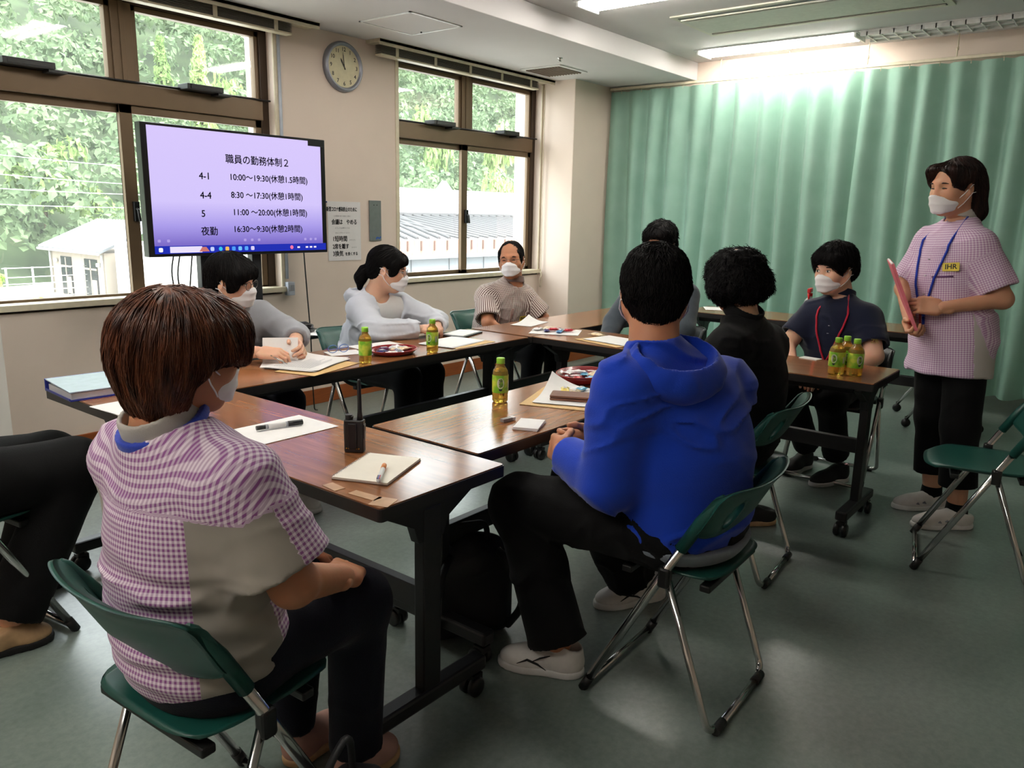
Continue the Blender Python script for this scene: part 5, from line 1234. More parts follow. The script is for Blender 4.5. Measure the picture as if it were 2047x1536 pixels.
# ---- head in its own frame: x right, y forward, z up, eye line at z = 0
def head_field(nose=1.0, fat=1.0):
    f = Field()
    f.ell((0,-0.014,0.032), (0.075,0.094,0.086), k=0.03)
    f.ell((0,0.026,-0.040), (0.060*fat,0.064,0.074), k=0.045)
    f.ell((0,0.058,-0.096), (0.026*fat,0.022,0.018), k=0.03)
    for s in (-1, 1):
        f.cone((s*0.056*fat,-0.004,-0.050), (s*0.022,0.050,-0.098), 0.020, 0.017, k=0.03)
        f.ell((s*0.040,0.056,-0.028), (0.026*fat,0.026,0.026), k=0.03)
        f.cone((s*0.014,0.081,0.019), (s*0.050,0.062,0.019), 0.011, 0.010, k=0.02)
    for s in (-1, 1): f.ell((s*0.032,0.0965,0.000), (0.017,0.016,0.0115), k=0.012, op='s')
    f.cone((0,0.080,0.012), (0,0.098,-0.030), 0.0085*nose, 0.0125*nose, k=0.015)
    for s in (-1, 1): f.ell((s*0.011,0.090,-0.033), (0.009,0.010,0.008), k=0.008)
    f.ell((0,0.080,-0.062), (0.024,0.013,0.010), k=0.012)
    f.ell((0,0.092,-0.0635), (0.022,0.010,0.0022), k=0.004, op='s')
    f.ell((0,0.077,-0.072), (0.018,0.012,0.007), k=0.010)
    for s in (-1, 1):
        A = np.array([[1,0,0],[0,0.96,0.28],[0,-0.28,0.96]]) if s > 0 else np.array([[1,0,0],[0,0.96,0.28],[0,-0.28,0.96]])
        E = np.array([unit([1,-0.45*s*s,0]), unit([0.45,1,0]), [0,0,1]]) if s > 0 else np.array([unit([1,0.45,0]), unit([-0.45,1,0]), [0,0,1]])
        f.ell((s*0.080,-0.012,-0.008), (0.0085,0.019,0.031), E, k=0.008)
        f.ell((s*0.0885,-0.006,-0.004), (0.006,0.011,0.018), E, k=0.006, op='s')
        f.ell((s*0.077,-0.002,-0.033), (0.008,0.010,0.011), k=0.008)
    f.cone((0,-0.022,-0.040), (0,-0.050,-0.170), 0.056*fat, 0.060*fat, k=0.03)
    return f
SKULL_C, SKULL_R = V3((0,-0.014,0.032)), V3((0.075,0.094,0.086))
def hair_field(style):
    f = Field()
    ear = lambda g=1.0: [f.ell((s*0.088,0.002,-0.020), (0.026*g,0.030*g,0.042*g), k=0.012, op='s') for s in (-1, 1)]
    if style == 'bob':              # full chestnut bob, tapering to a short nape
        f.ell((0,-0.020,0.036), (0.104,0.120,0.094), k=0.04)
        f.ell((0,-0.048,-0.025), (0.098,0.090,0.075), k=0.05)
        f.ell((0,-0.066,-0.080), (0.066,0.044,0.050), k=0.04)
        for s in (-1, 1): f.ell((s*0.086,0.020,0.005), (0.022,0.050,0.060), k=0.03); f.ell((s*0.070,0.062,0.012), (0.022,0.030,0.050), k=0.03)
        f.ell((0,0.066,0.062), (0.085,0.048,0.045), k=0.04)
        f.ell((0,0.140,-0.040), (0.064,0.085,0.085), k=0.02, op='s')
        for s in (-1, 1): f.ell((s*0.104,0.042,-0.070), (0.068,0.082,0.062), k=0.02, op='s')
        f.disp(lambda P: 0.0040*vnoise(np.stack([np.arctan2(P[:, 0], P[:, 1]+0.02)*15, P[:, 2]*9, P[:, 2]*4], -1))+0.003*vnoise(P*14))
    elif style == 'short':          # man's short cut, clipped nape
        f.ell((0,-0.016,0.034), (0.088,0.106,0.088), k=0.03)
        f.ell((0,-0.050,-0.015), (0.076,0.066,0.062), k=0.04)
        f.ell((0,-0.060,-0.066), (0.050,0.042,0.042), k=0.03)
        for s in (-1, 1): f.ell((s*0.070,0.030,0.020), (0.014,0.035,0.045), k=0.02)
        f.ell((0,0.070,0.062), (0.070,0.035,0.035), k=0.03)
        f.ell((0,0.128,-0.035), (0.085,0.085,0.085), k=0.015, op='s'); ear(0.9)
        f.disp(lambda P: 0.003*vnoise(P*22)+0.002*vnoise(P*60))
    elif style == 'bushy':
        f.ell((0,-0.018,0.024), (0.104,0.116,0.098), k=0.03)
        f.ell((0,-0.032,-0.040), (0.118,0.108,0.058), k=0.05)
        f.ell((0,0.070,0.030), (0.085,0.050,0.05), k=0.04)
        f.ell((0,0.140,-0.050), (0.068,0.080,0.082), k=0.02, op='s')
        f.plane((0,0,-0.100), (0,0.15,-1), k=0.02)
        f.disp(lambda P: 0.007*vnoise(P*24)+0.005*vnoise(P*55))
    elif style == 'parted':         # shoulder length, swept off the forehead, ears free
        f.ell((0,-0.024,0.030), (0.087,0.108,0.096), k=0.03)
        f.ell((0,-0.076,-0.055), (0.084,0.052,0.095), k=0.05)
        f.ell((0,-0.085,-0.120), (0.080,0.042,0.045), k=0.04)
        for s in (-1, 1): f.ell((s*0.072,0.032,0.040), (0.018,0.045,0.042), k=0.03); f.ell((s*0.045,0.062,0.075), (0.040,0.035,0.025), k=0.03)
        f.ell((0,0.120,0.005), (0.066,0.085,0.078), k=0.02, op='s'); ear(0.72)
        f.ell((0,0.075,-0.08), (0.10,0.085,0.07), k=0.02, op='s')
        f.disp(lambda P: 0.0022*vnoise(np.stack([np.arctan2(P[:, 0], P[:, 1]+0.03)*14, P[:, 2]*8, P[:, 2]*3], -1)))
    elif style == 'thick':          # thick mop with loose fringe
        f.ell((0,-0.012,0.046), (0.092,0.114,0.096), k=0.03)
        f.ell((0,-0.058,-0.010), (0.078,0.062,0.070), k=0.04)
        f.ell((0,0.066,0.062), (0.078,0.044,0.040), k=0.03)
        for s in (-1, 1): f.ell((s*0.070,0.034,0.022), (0.016,0.034,0.045), k=0.02)
        f.ell((0,0.128,-0.022), (0.078,0.082,0.070), k=0.015, op='s'); ear(0.85)
        f.disp(lambda P: 0.004*vnoise(P*26)+0.003*vnoise(np.stack([P[:, 0]*90, P[:, 1]*40, P[:, 2]*12], -1)))
    elif style == 'receding':
        f.ell((0,-0.022,0.034), (0.081,0.097,0.091), k=0.03)
        f.ell((0,-0.055,-0.018), (0.072,0.055,0.055), k=0.03)
        for s in (-1, 1): f.ell((s*0.070,0.018,0.010), (0.011,0.030,0.045), k=0.02)
        f.ell((0,0.118,0.014), (0.074,0.074,0.074), k=0.02, op='s'); f.ell((0,0.118,-0.05), (0.09,0.085,0.08), k=0.015, op='s'); ear(0.95)
        f.disp(lambda P: 0.002*vnoise(P*40))
    elif style == 'ponytail':
        f.ell((0,-0.018,0.034), (0.085,0.103,0.094), k=0.03)
        f.ell((0,-0.062,-0.020), (0.068,0.052,0.055), k=0.03)
        f.ell((0,0.066,0.055), (0.074,0.034,0.036), k=0.03)
        for s in (-1, 1): f.ell((s*0.072,0.036,0.012), (0.013,0.030,0.042), k=0.02)
        f.ell((0,0.125,-0.022), (0.082,0.082,0.062), k=0.015, op='s'); ear(0.82)
        f.chain([(0,-0.105,-0.022),(0,-0.128,-0.034),(0.002,-0.140,-0.075),(0.004,-0.135,-0.130)], [0.016,0.024,0.030,0.012], k=0.02)
        f.disp(lambda P: 0.0018*vnoise(np.stack([np.arctan2(P[:, 0], P[:, 1]+0.03)*18, P[:, 2]*10, P[:, 2]*4], -1)))
    elif style == 'bowl':
        f.ell((0,-0.014,0.036), (0.093,0.112,0.098), k=0.03)
        f.ell((0,-0.055,-0.030), (0.080,0.062,0.065), k=0.04)
        f.ell((0,0.068,0.048), (0.080,0.040,0.044), k=0.03)
        for s in (-1, 1): f.ell((s*0.076,0.036,0.010), (0.018,0.038,0.048), k=0.02)
        f.ell((0,0.128,-0.034), (0.078,0.082,0.066), k=0.015, op='s'); ear(0.8)
        f.disp(lambda P: 0.003*vnoise(np.stack([np.arctan2(P[:, 0], P[:, 1]+0.02)*16, P[:, 2]*10, P[:, 2]*4], -1)))
    # hollow so that it sits on the head
    f.ell(SKULL_C, SKULL_R-0.004, k=0.004, op='s')
    return f
def mask_field(drop=0.0):
    f = Field()
    f.ell((0,0.030,-0.045), (0.066,0.072,0.078), k=0.03); f.ell((0,0.090,-0.034), (0.022,0.022,0.024), k=0.05); f.ell((0,0.066,-0.090), (0.034,0.030,0.030), k=0.05)
    def region(P):
        x, y, z = np.abs(P[..., 0]), P[..., 1], P[..., 2]
        top = z-(-0.012-drop-0.55*np.maximum(0, x-0.012)); bot = (-0.108-drop*0.4+0.45*np.maximum(0, x-0.02))-z
        return np.maximum.reduce([top, bot, 0.010+0.12*x-y, x-0.070])
    f.fn(region, None, None, 0.006, 'i')
    f.disp(lambda P: 0.0026*np.abs(np.sin((P[:, 2]+0.10*np.abs(P[:, 0]))*95))-0.0008)
    g = Field(); g.pr = list(f.pr[:3])
    def inner(P):
        d = None
        for (h_, lo, hi, k, op) in g.pr:
            q = h_(P)
            if d is None: d = q
            else:
                hh = np.maximum(k-np.abs(d-q), 0)/k; d = np.minimum(d, q)-hh*hh*k*0.25
        return d+0.011
    f.fn(inner, None, None, 0.002, 's')
    return f
_HC = {}
def local_mesh(key, make, h):
    if key not in _HC:
        f = make(); V, Fc = f.poly(h); _HC[key] = (f, V, Fc)
    return _HC[key]
def hand_parts(W, d, palm, ts, curl=(0.35,0.35,0.35,0.35), thumb=0.4, spread=0.03, h=0.0036, sc=1.0):
    """five-fingered hand at wrist W; d: towards the fingers; palm: palm normal; ts: +1 left hand, -1 right hand"""
    f = Field()
    f.box((0,0.050,0), (0.040,0.046,0.0135), rnd=0.013, k=0.012)
    f.cone((0,-0.035,0), (0,0.022,0), 0.026, 0.027, k=0.02, w=((0,0,1),0.72))
    f.ell((ts*0.022,0.030,-0.010), (0.019,0.030,0.012), k=0.015)
    bx = (0.030,0.0105,-0.0095,-0.0285); by = (0.090,0.096,0.092,0.083); ln = (0.070,0.080,0.074,0.058)
    for i in range(4):
        p = V3((ts*bx[i], by[i], 0.001)); a = 0.0; c = curl[i] if hasattr(curl, '__len__') else curl
        fan = ts*(bx[i])*spread*30; r = (0.0090,0.0092,0.0088,0.0078)[i]; pts = [p]; rs = [r]
        for j, fr in enumerate((0.46,0.30,0.24)):
            a += c*(0.9,1.25,0.8)[j]
            dr = V3((math.sin(fan)*math.cos(a), math.cos(fan)*math.cos(a), -math.sin(a)))
            p = p+dr*ln[i]*fr; pts.append(p); rs.append(r*(0.95,0.88,0.78)[j])
        f.chain([V3((ts*bx[i]*0.85, by[i]-0.03, 0))]+pts, [r]+rs, k=0.004)
    t0 = V3((ts*0.030,0.016,-0.006)); out = V3((ts*0.62*(1-thumb*0.5),0.66,-0.25-thumb*0.4)); out = unit(out)
    t1 = t0+out*0.040; o2 = unit(out+V3((-ts*0.30*thumb,0.35,-0.1))); t2 = t1+o2*0.030; o3 = unit(o2+V3((-ts*0.35*thumb,0.3,0))); t3 = t2+o3*0.022
    f.chain([t0,t1,t2,t3], [0.0145,0.0115,0.0105,0.0080], k=0.006)
    V, Fc = f.poly(h)
    Y = unit(d); Z = -V3(palm); Z = unit(Z-Y*(Z@Y)); X = np.cross(Y, Z)
    return (V3(W)+sc*(V[:, :1]*X+V[:, 1:2]*Y+V[:, 2:]*Z), Fc)
def shoe_parts(heel, toe, z, w=0.047, hgt=0.085, tilt=0.0, h=0.005, low=False):
    """upper and sole of a shoe from heel point to toe point on the floor"""
    heel, toe = V3((*heel, z)), V3((*toe, z)); Y = unit(toe-heel+V3((0,0,tilt))); L = np.linalg.norm(toe-heel)
    X = unit(np.cross(Y, (0,0,1))); Z = np.cross(X, Y); Fm = np.array([X, Y, Z])
    at = lambda x, y, zz: heel+X*x+Y*y+Z*zz
    u = Field()
    u.ell(at(0,L*0.20,0.040), (w*0.80,L*0.21,0.045), Fm, k=0.03); u.ell(at(0,L*0.68,0.030), (w,L*0.31,0.034), Fm, k=0.04)
    u.cone(at(0,L*0.24,0.045), at(0,L*0.16,hgt), w*0.82, w*0.74, k=0.03); u.cone(at(0,L*0.36,0.062), at(0,L*0.66,0.040), w*0.66, w*0.62, k=0.03)
    u.plane(at(0,0,0.016), -Z, k=0.004); u.plane(at(0,0,hgt if not low else 0.062), unit(Z-0.25*Y), k=0.006)
    u.ell(at(0,L*0.17,hgt+0.02), (w*0.60,L*0.15,0.045), Fm, k=0.006, op='s')
    s = Field(); s.ell(at(0,L*0.22,0.012), (w*0.90,L*0.235,0.06), Fm, k=0.03); s.ell(at(0,L*0.68,0.012), (w*1.08,L*0.335,0.06), Fm, k=0.05)
    s.plane(at(0,0,0.0), -Z, k=0.002); s.plane(at(0,0,0.024), Z, k=0.004)
    return u.poly(h), s.poly(h), (at, X, Y, Z, L)

class Person:
    def __init__(s, label, J, head, hyaw, hpitch=0, hroll=0, B=None, skinm=None, hs=1.0, fat=1.0, group=None, shdrop=0.032):
        """J: joints in world space; head: head centre"""
        s.J = {k: V3(v)-(V3((0,0,shdrop)) if k[:2] == 'sh' else 0) for k, v in J.items()}; s.B = dict(chest=(0.150,0.105), waist=(0.135,0.105), hip=(0.160,0.120), arm=(0.047,0.038,0.026), leg=(0.082,0.056,0.038), neck=0.050, slouch=0.02)
        s.B.update(B or {})
        s.P = (s.J['hipL']+s.J['hipR'])/2; s.C = (s.J['shL']+s.J['shR'])/2
        s.O = V3((s.P[0], s.P[1], 0))
        s.lat = unit(s.J['shR']-s.J['shL']); s.up = unit(s.C-s.P); s.fwd = unit(np.cross(s.up, s.lat)); s.lat = np.cross(s.fwd, s.up)
        s.latp = unit((s.J['hipR']-s.J['hipL'])*V3((1,1,0))); s.fwdp = np.cross((0,0,1), s.latp)
        s.head = V3(head); s.HF = rotm(hyaw, hpitch, hroll); s.hs = hs; s.fat = fat; s.skin = skinm or M_skinA
        s.mid = s.P*0.56+s.C*0.44-s.fwd*s.B['slouch']
        s.hands = []; s.label = label; s.children = []
    def W(s, p): return s.head+s.hs*(p[0]*s.HF[0]+p[1]*s.HF[1]+p[2]*s.HF[2])
    def hw(s, V): return s.head+s.hs*(V @ s.HF)
    def torso(s, f, g=0.0, k=0.055, pelvis=True, belly=0.0):
        B = s.B; T = np.array([s.lat, s.fwd, s.up]); Tp = np.array([s.latp, s.fwdp, [0,0,1]])
        if pelvis: f.ell(s.P+V3((0,0,0.02)), (B['hip'][0]+g, B['hip'][1]+g, 0.125+g), Tp, k=k)
        f.ell(s.mid+s.fwd*belly*0.5, (B['waist'][0]+g, B['waist'][1]+g+belly*0.5, 0.17+g), T, k=k)
        c = s.mid*0.42+s.C*0.58+s.fwd*0.012-s.up*0.015
        f.ell(c, (B['chest'][0]+g, B['chest'][1]+g, 0.165+g), T, k=k)
        a, b = s.J['shL'], s.J['shR']; cc = (a+b)/2; q = 0.042+g
        f.cone(a*0.88+cc*0.12-s.up*0.004, b*0.88+cc*0.12-s.up*0.004, q, q, k=k)
        nb = s.W((0,-0.045,-0.13))
        for e in (a, b): f.cone(nb-s.up*0.030, e*0.80+cc*0.20+s.up*0.004, 0.036+g*0.6, 0.034+g*0.8, k=k)
    def arm(s, f, sd, g=0.0, upto=2.0, k=0.035, r=None):
        r = r or s.B['arm']; a, e, w = s.J['sh'+sd], s.J['el'+sd], s.J['wr'+sd]
        f.cone(a, a+(e-a)*min(1, upto), r[0]+g, r[1]+0.004+g, k=k)
        if upto > 1: f.cone(e, e+(w-e)*(upto-1), r[1]+g, r[2]+g, k=0.02)
    def leg(s, f, sd, g=0.0, k=0.04, ga=None):
        r = s.B['leg']; h, n, a = s.J['hip'+sd], s.J['kn'+sd], s.J['an'+sd]
        f.cone(h, n, r[0]+g, r[1]+0.006+g, k=k); f.cone(n, a, r[1]+g, r[2]+(g if ga is None else ga), k=0.03)
    def finish_body(s, h=0.010, face=True, headh=0.0048, hairstyle=None, hair_mat_=None, nstr=700, srad=0.0011, slen=0.07, hairkw=None, mask=True, eyes=True, mask_drop=0.0, brow=None, smile=False):
        """one continuous skin mesh: trunk, limbs, head and hands"""
        f = Field(); s.torso(f, -0.006)
        for sd in 'LR': s.arm(f, sd); s.leg(f, sd, -0.002)
        f.cone(s.W((0,-0.045,-0.12)), s.C-s.up*0.02-s.fwd*0.01, 0.050, 0.055, k=0.05)
        parts = [f.poly(h)]
        hf, hv, hfc = local_mesh(('head', s.fat), lambda: head_field(1.0, s.fat), headh)
        parts.append((s.hw(hv), hfc)); parts += s.hands
        parts = [(p[0]-s.O, p[1]) for p in parts]
        s.o = link('person', np_mesh('person', parts), s.skin); s.o.location = s.O
        tag(s.o, s.label, 'person', None)
        if hairstyle:
            kf, kv, kfc = local_mesh(('hair', hairstyle), lambda: hair_field(hairstyle), 0.0055)
            kw = dict(length=slen, rad=srad, crown=V3((0.01,-0.05,0.13)), down=V3((0,-0.05,-1)), seed=5); kw.update(hairkw or {})
            g = np.random.default_rng(1); outer = kv[((kv-SKULL_C)/(SKULL_R+0.003))**2 @ np.ones(3) > 1.0]
            sv, sf = strands(kf, outer, nstr, **kw)
            s.part('hair', [(s.hw(kv), kfc), (s.hw(sv), sf)], hair_mat_)
        if mask:
            mf, mv, mfc = local_mesh(('mask', mask_drop), lambda: mask_field(mask_drop), 0.0036)
            mk = s.part('face_mask', [(s.hw(mv), mfc)], M_mask)
            for sd in (-1, 1):
                for (z0, z1, y0) in ((-0.040,0.004,0.026), (-0.082,-0.030,0.024)):
                    q_ = s.fat; lp = MB().tube([s.W((sd*(0.066 if z0 > -0.06 else 0.060)*q_,y0+0.010,z0-mask_drop*0.6))-s.O, s.W((sd*(0.0745 if z0 > -0.06 else 0.0735)*q_,0.018,z0*0.72+z1*0.28-mask_drop*0.3))-s.O, s.W((sd*0.0810*q_,0.002,z0*0.4+z1*0.6))-s.O, s.W((sd*0.0875,-0.012,z1))-s.O, s.W((sd*0.0845,-0.032,z1+0.002))-s.O], 0.0018*s.hs, 5)
                    lo = lp.build('ear_loop', M_mask, mk)
        if eyes:
            for sd in (-1, 1):
                a = MB(); c = s.W((sd*0.032,0.0845,-0.001))-s.O
                if smile:
                    pts = [s.W((sd*(0.032+0.013*t),0.0885-0.006*t*t-0.004*max(0,t),-0.001-0.003*t*t))-s.O for t in (-1,-0.5,0,0.5,1)]
                    MB().tube(pts, [0.0008,0.0022,0.0028,0.0022,0.0008], 6).build('eye', M_eyed, s.o)
                else:
                    F_ = Field(); 
                    e = MB(); n = 10
                    e.grid(lambda u, v: s.W((sd*0.032+0.0125*math.cos(2*math.pi*u)*math.sin(math.pi*v), 0.0815+0.0062*math.sin(2*math.pi*u)*math.sin(math.pi*v)*0.5+0.0045*math.sin(math.pi*v), 0.0055*math.cos(math.pi*v)-0.001))-s.O, 12, 6)
                    eo = e.build('eye', M_eyew, s.o)
                    MB().grid(lambda u, v: s.W((sd*0.032+0.0052*v*math.cos(2*math.pi*u), 0.0885+0.0012*(1-v*v), 0.0052*v*math.sin(2*math.pi*u)-0.0005))-s.O, 12, 2).build('iris', M_eyed, eo)
                    pts = [s.W((sd*(0.032+0.0145*t),0.0885-0.006*t*t-0.003*max(0,t),0.0058-0.003*t*t))-s.O for t in (-1,-0.5,0,0.5,1)]
                    MB().tube(pts, [0.0006,0.0014,0.0018,0.0014,0.0006], 5).build('eyelid_line', M_eyed, eo)
                pts = [s.W((sd*(0.033+0.018*t),0.0905-0.010*t*t-0.006*max(0,t),0.0205-0.005*t*t))-s.O for t in (-1,-0.5,0,0.5,1)]
                MB().tube(pts, [0.001,0.0028,0.0032,0.0026,0.0008], 6).build('eyebrow', brow or H_black, s.o)
        return s.o
    def part(s, name, parts, m_, parent=None, attr=None):
        me = np_mesh(name, [(p[0]-s.O,)+tuple(p[1:]) for p in parts])
        o = link(name, me, m_, parent or s.o)
        if attr is not None:
            W_ = np.concatenate([p[0] for p in parts]); vec_attr(me, 'cloth', attr(W_))
        return o
    def mbpart(s, name, mb, m_, parent=None, bevel=0.0):
        mb.v = [tuple(V3(v)-s.O) for v in mb.v]
        return mb.build(name, m_, parent or s.o, bevel=bevel)
    def cloth_uv(s, W_):
        """x: across the torso, y: depth, z: height along the spine (metres)"""
        q = W_-s.C; return np.stack([q@s.lat, q@s.fwd, q@s.up], -1)
    def shirt(s, name, m_, g=0.016, sleeve=0.62, cuff=0.014, hem=None, k=0.07, h=0.008, wrink=0.004, belly=0.0, freq=8.0, neck=0.068, stretch=(1,1,2.0), collar=None, seed=0.0, extra=None, attr=None, neckz=-0.135):
        f = Field(); s.torso(f, g, k, True, belly)
        if extra: extra(f)
        if hem is not None: f.plane(hem[0], hem[1], k=0.008)
        for sd in 'LR':
            a, e, w = s.J['sh'+sd], s.J['el'+sd], s.J['wr'+sd]; r = s.B['arm']; q = Field()
            if sleeve <= 1:
                b = a+(e-a)*sleeve; d = unit(e-a); q.cone(a-s.up*0.004, b+d*0.03, r[0]+0.004+g, r[0]+g*0.6+cuff, k=0.05); rr = r[0]+g*0.6+cuff-0.016; dep = 0.030
            else:
                q.cone(a, e, r[0]+0.006+g, r[1]+0.006+g, k=0.05); b = e+(w-e)*(sleeve-1); d = unit(w-e); q.cone(e, b+d*0.03, r[1]+0.004+g, r[2]+0.010+cuff, k=0.02); rr = r[2]+cuff-0.005; dep = 0.015
            q.plane(b, d, k=0.004)
            q.cone(b-d*dep, b+d*0.10, rr-0.004, rr, k=0.004, op='s')
            f.sub(q, 0.05 if sleeve <= 1 else 0.035)
        f.disp(folds(wrink, freq, stretch, seed))
        n0 = s.W((0,-0.045,neckz)); f.cone(n0+s.up*0.06, n0-s.up*0.012+s.fwd*0.012, neck, neck-0.008, k=0.012, op='s')
        V, Fc = f.poly(h); s.shirt_f = f
        return s.part(name, [(V, Fc)], m_, attr=attr or s.cloth_uv)
    def pants(s, m_, g=0.014, ga=0.022, hem=0.0, h=0.010, wrink=0.005, freq=7.0, waist_cut=None, seed=2.0, name='trousers'):
        f = Field(); Tp = np.array([s.latp, s.fwdp, [0,0,1]])
        f.ell(s.P+V3((0,0,0.0)), (s.B['hip'][0]+g, s.B['hip'][1]+g, 0.125+g), Tp, k=0.05)
        for sd in 'LR': s.leg(f, sd, g, 0.05, ga)
        f.disp(folds(wrink, freq, (1.4,1.4,1.0), seed))
        for sd in 'LR':
            a, n = s.J['an'+sd], s.J['kn'+sd]; d = unit(a-n); b = a+V3((0,0,hem))
            f.fn(lambda P, b=b, d=d: np.maximum(-((P-b)@d), np.sqrt(((P-b-d*0.07)**2).sum(-1))-0.12), b+d*0.07-0.12, b+d*0.07+0.12, 0.004, 's')
        return s.part(name, [f.poly(h)], m_, attr=s.cloth_uv)
    def collar(s, name, m_, r=0.066, hgt=0.032, th=0.012, drop=0.02, open_=0.0, h=0.0048, neckz=-0.135):
        c = s.W((0,-0.045,neckz)); ax = unit(s.up*0.9-s.fwd*0.35)
        f = Field(); f.cone(c-ax*0.010, c+ax*hgt, r+th, r+th-0.006, k=0.001)
        f.plane(c+ax*hgt, ax, k=0.004); f.plane(c-ax*0.012, -ax, k=0.004)
        f.cone(c-ax*0.04, c+ax*(hgt+0.05), r, r-0.006, k=0.003, op='s')
        return s.part(name, [f.poly(h)], m_)
    def on_shirt(s, base, d, off=0.002):
        """walks from base along d until it leaves the shirt surface; returns the surface point"""
        p = V3(base); f = s.shirt_f
        t = np.linspace(0, 0.4, 200); q = p+t[:, None]*unit(d)
        D = interp(f.D, f.a, f.h, q); i = np.nonzero(D > 0)[0]
        return q[i[0] if len(i) else -1]+unit(d)*off
    def normal(s, p):
        f = s.shirt_f; e = f.h*1.5; P_ = np.array([p])
        return unit([float((interp(f.D, f.a, f.h, P_+np.eye(3)[i]*e)-interp(f.D, f.a, f.h, P_-np.eye(3)[i]*e))[0]) for i in range(3)])
    def lanyard(s, m_, pts2d, rad=0.004, w=0.008, off=0.004):
        """ribbon around the neck: pts2d are (x across, z along spine) on the chest front"""
        out = []; n_ = []
        for i in range(len(pts2d)-1):
            for t in (0, 0.25, 0.5, 0.75): n_.append((pts2d[i][0]*(1-t)+pts2d[i+1][0]*t, pts2d[i][1]*(1-t)+pts2d[i+1][1]*t))
        n_.append(pts2d[-1])
        for (x, z) in n_: out.append(s.on_shirt(s.C+s.lat*x+s.up*z-s.fwd*0.02, s.fwd, off))
        return out
    def shoes(s, spec, m_up, m_sole, h=0.005, name='shoe', low=False, **kw):
        res = []
        for sp in spec:
            up_, so_, fr = shoe_parts(sp[0], sp[1], sp[2] if len(sp) > 2 else 0.0, tilt=sp[3] if len(sp) > 3 else 0.0, h=h, low=low, **kw)
            u = s.part(name, [up_], m_up); s.part('sole', [so_], m_sole, u); res.append((u, fr))
        return res
# ================================================================ the people in the photograph
def cloth_uv2(s, yoke=-0.035):
    def f(W_):
        q = W_-s.C; x, y, z = q@s.lat, q@s.fwd, q@s.up
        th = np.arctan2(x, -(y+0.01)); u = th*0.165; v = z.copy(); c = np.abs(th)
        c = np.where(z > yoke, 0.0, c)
        # near the shoulders use the planar coordinate so that the yoke stays straight
        u = np.where(z > yoke, x, u); v = np.where(z > yoke, z*0.80-y*0.60, v)
        for sd in 'LR':
            a, e = s.J['sh'+sd], s.J['el'+sd]; d = unit(e-a); p = W_-a; t = p@d; r = p-t[:, None]*d
            out = unit(s.lat*(1 if sd == 'R' else -1)-d*((s.lat*(1 if sd == 'R' else -1))@d)); bk = np.cross(d, out)
            an = np.arctan2(r@bk, r@out); arm = (t > 0.045) & (np.linalg.norm(r, axis=1) < 0.125) & (np.abs(x) > 0.145)
            u = np.where(arm, an*0.065, u); v = np.where(arm, t, v)
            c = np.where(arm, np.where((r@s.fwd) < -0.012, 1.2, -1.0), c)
        return np.stack([u, v, c], -1)
    return f
def check_mat(name, ca, cb, grey, pitch=0.0096, stripes=False, rough=0.85, pv=None):
    m = bpy.data.materials.new(name); m.use_nodes = True; N, L = nodes(m); b = N['Principled BSDF']; b.inputs['Roughness'].default_value = rough; b.inputs['Specular IOR Level'].default_value = 0.2; b.inputs['Sheen Weight'].default_value = 0.15
    at = N.new('ShaderNodeAttribute'); at.attribute_name = 'cloth'; sp_ = N.new('ShaderNodeSeparateXYZ'); L.new(at.outputs['Vector'], sp_.inputs[0])
    def wave(o, p):
        a = N.new('ShaderNodeMath'); a.operation = 'MULTIPLY'; a.inputs[1].default_value = 2*math.pi/p; L.new(sp_.outputs[o], a.inputs[0])
        s_ = N.new('ShaderNodeMath'); s_.operation = 'SINE'; L.new(a.outputs[0], s_.inputs[0])
        r = N.new('ShaderNodeMapRange'); r.inputs['From Min'].default_value = -0.35; r.inputs['From Max'].default_value = 0.35; L.new(s_.outputs[0], r.inputs[0]); return r.outputs[0]
    wu, wv = wave(0, pitch), wave(1, pv or pitch)
    ad = N.new('ShaderNodeMath'); ad.operation = 'MULTIPLY_ADD'; ad.inputs[1].default_value = 0.88 if stripes else 0.5
    L.new(wu, ad.inputs[0]); h2 = N.new('ShaderNodeMath'); h2.operation = 'MULTIPLY'; h2.inputs[1].default_value = 0.12 if stripes else 0.5; L.new(wv, h2.inputs[0]); L.new(h2.outputs[0], ad.inputs[2])
    mx = N.new('ShaderNodeMix'); mx.data_type = 'RGBA'; mx.inputs['A'].default_value = S(ca); mx.inputs['B'].default_value = S(cb); L.new(ad.outputs[0], mx.inputs['Factor'])
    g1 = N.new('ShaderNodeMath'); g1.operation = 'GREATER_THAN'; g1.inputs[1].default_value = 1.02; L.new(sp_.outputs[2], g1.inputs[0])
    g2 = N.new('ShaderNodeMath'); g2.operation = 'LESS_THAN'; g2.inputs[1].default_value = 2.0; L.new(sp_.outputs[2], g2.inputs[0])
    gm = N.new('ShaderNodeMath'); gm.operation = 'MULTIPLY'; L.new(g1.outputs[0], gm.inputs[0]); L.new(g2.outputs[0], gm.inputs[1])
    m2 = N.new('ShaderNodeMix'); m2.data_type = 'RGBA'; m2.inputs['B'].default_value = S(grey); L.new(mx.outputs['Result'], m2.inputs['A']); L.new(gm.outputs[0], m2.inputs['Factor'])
    L.new(m2.outputs['Result'], b.inputs['Base Color']); return m
def cloth(name, col, rough=0.85, var=0.06, bump=0.25, bscale=320, sheen=0.2): return mat(name, col, rough, var=var, scale=9, bump=bump, bscale=bscale, spec=0.2, sheen=sheen)
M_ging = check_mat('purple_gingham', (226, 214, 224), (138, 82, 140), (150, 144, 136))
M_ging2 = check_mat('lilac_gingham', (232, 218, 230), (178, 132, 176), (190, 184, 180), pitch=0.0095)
M_stripe = check_mat('brown_stripe', (226, 214, 206), (92, 60, 56), (150, 140, 136), pitch=0.0115, stripes=True)
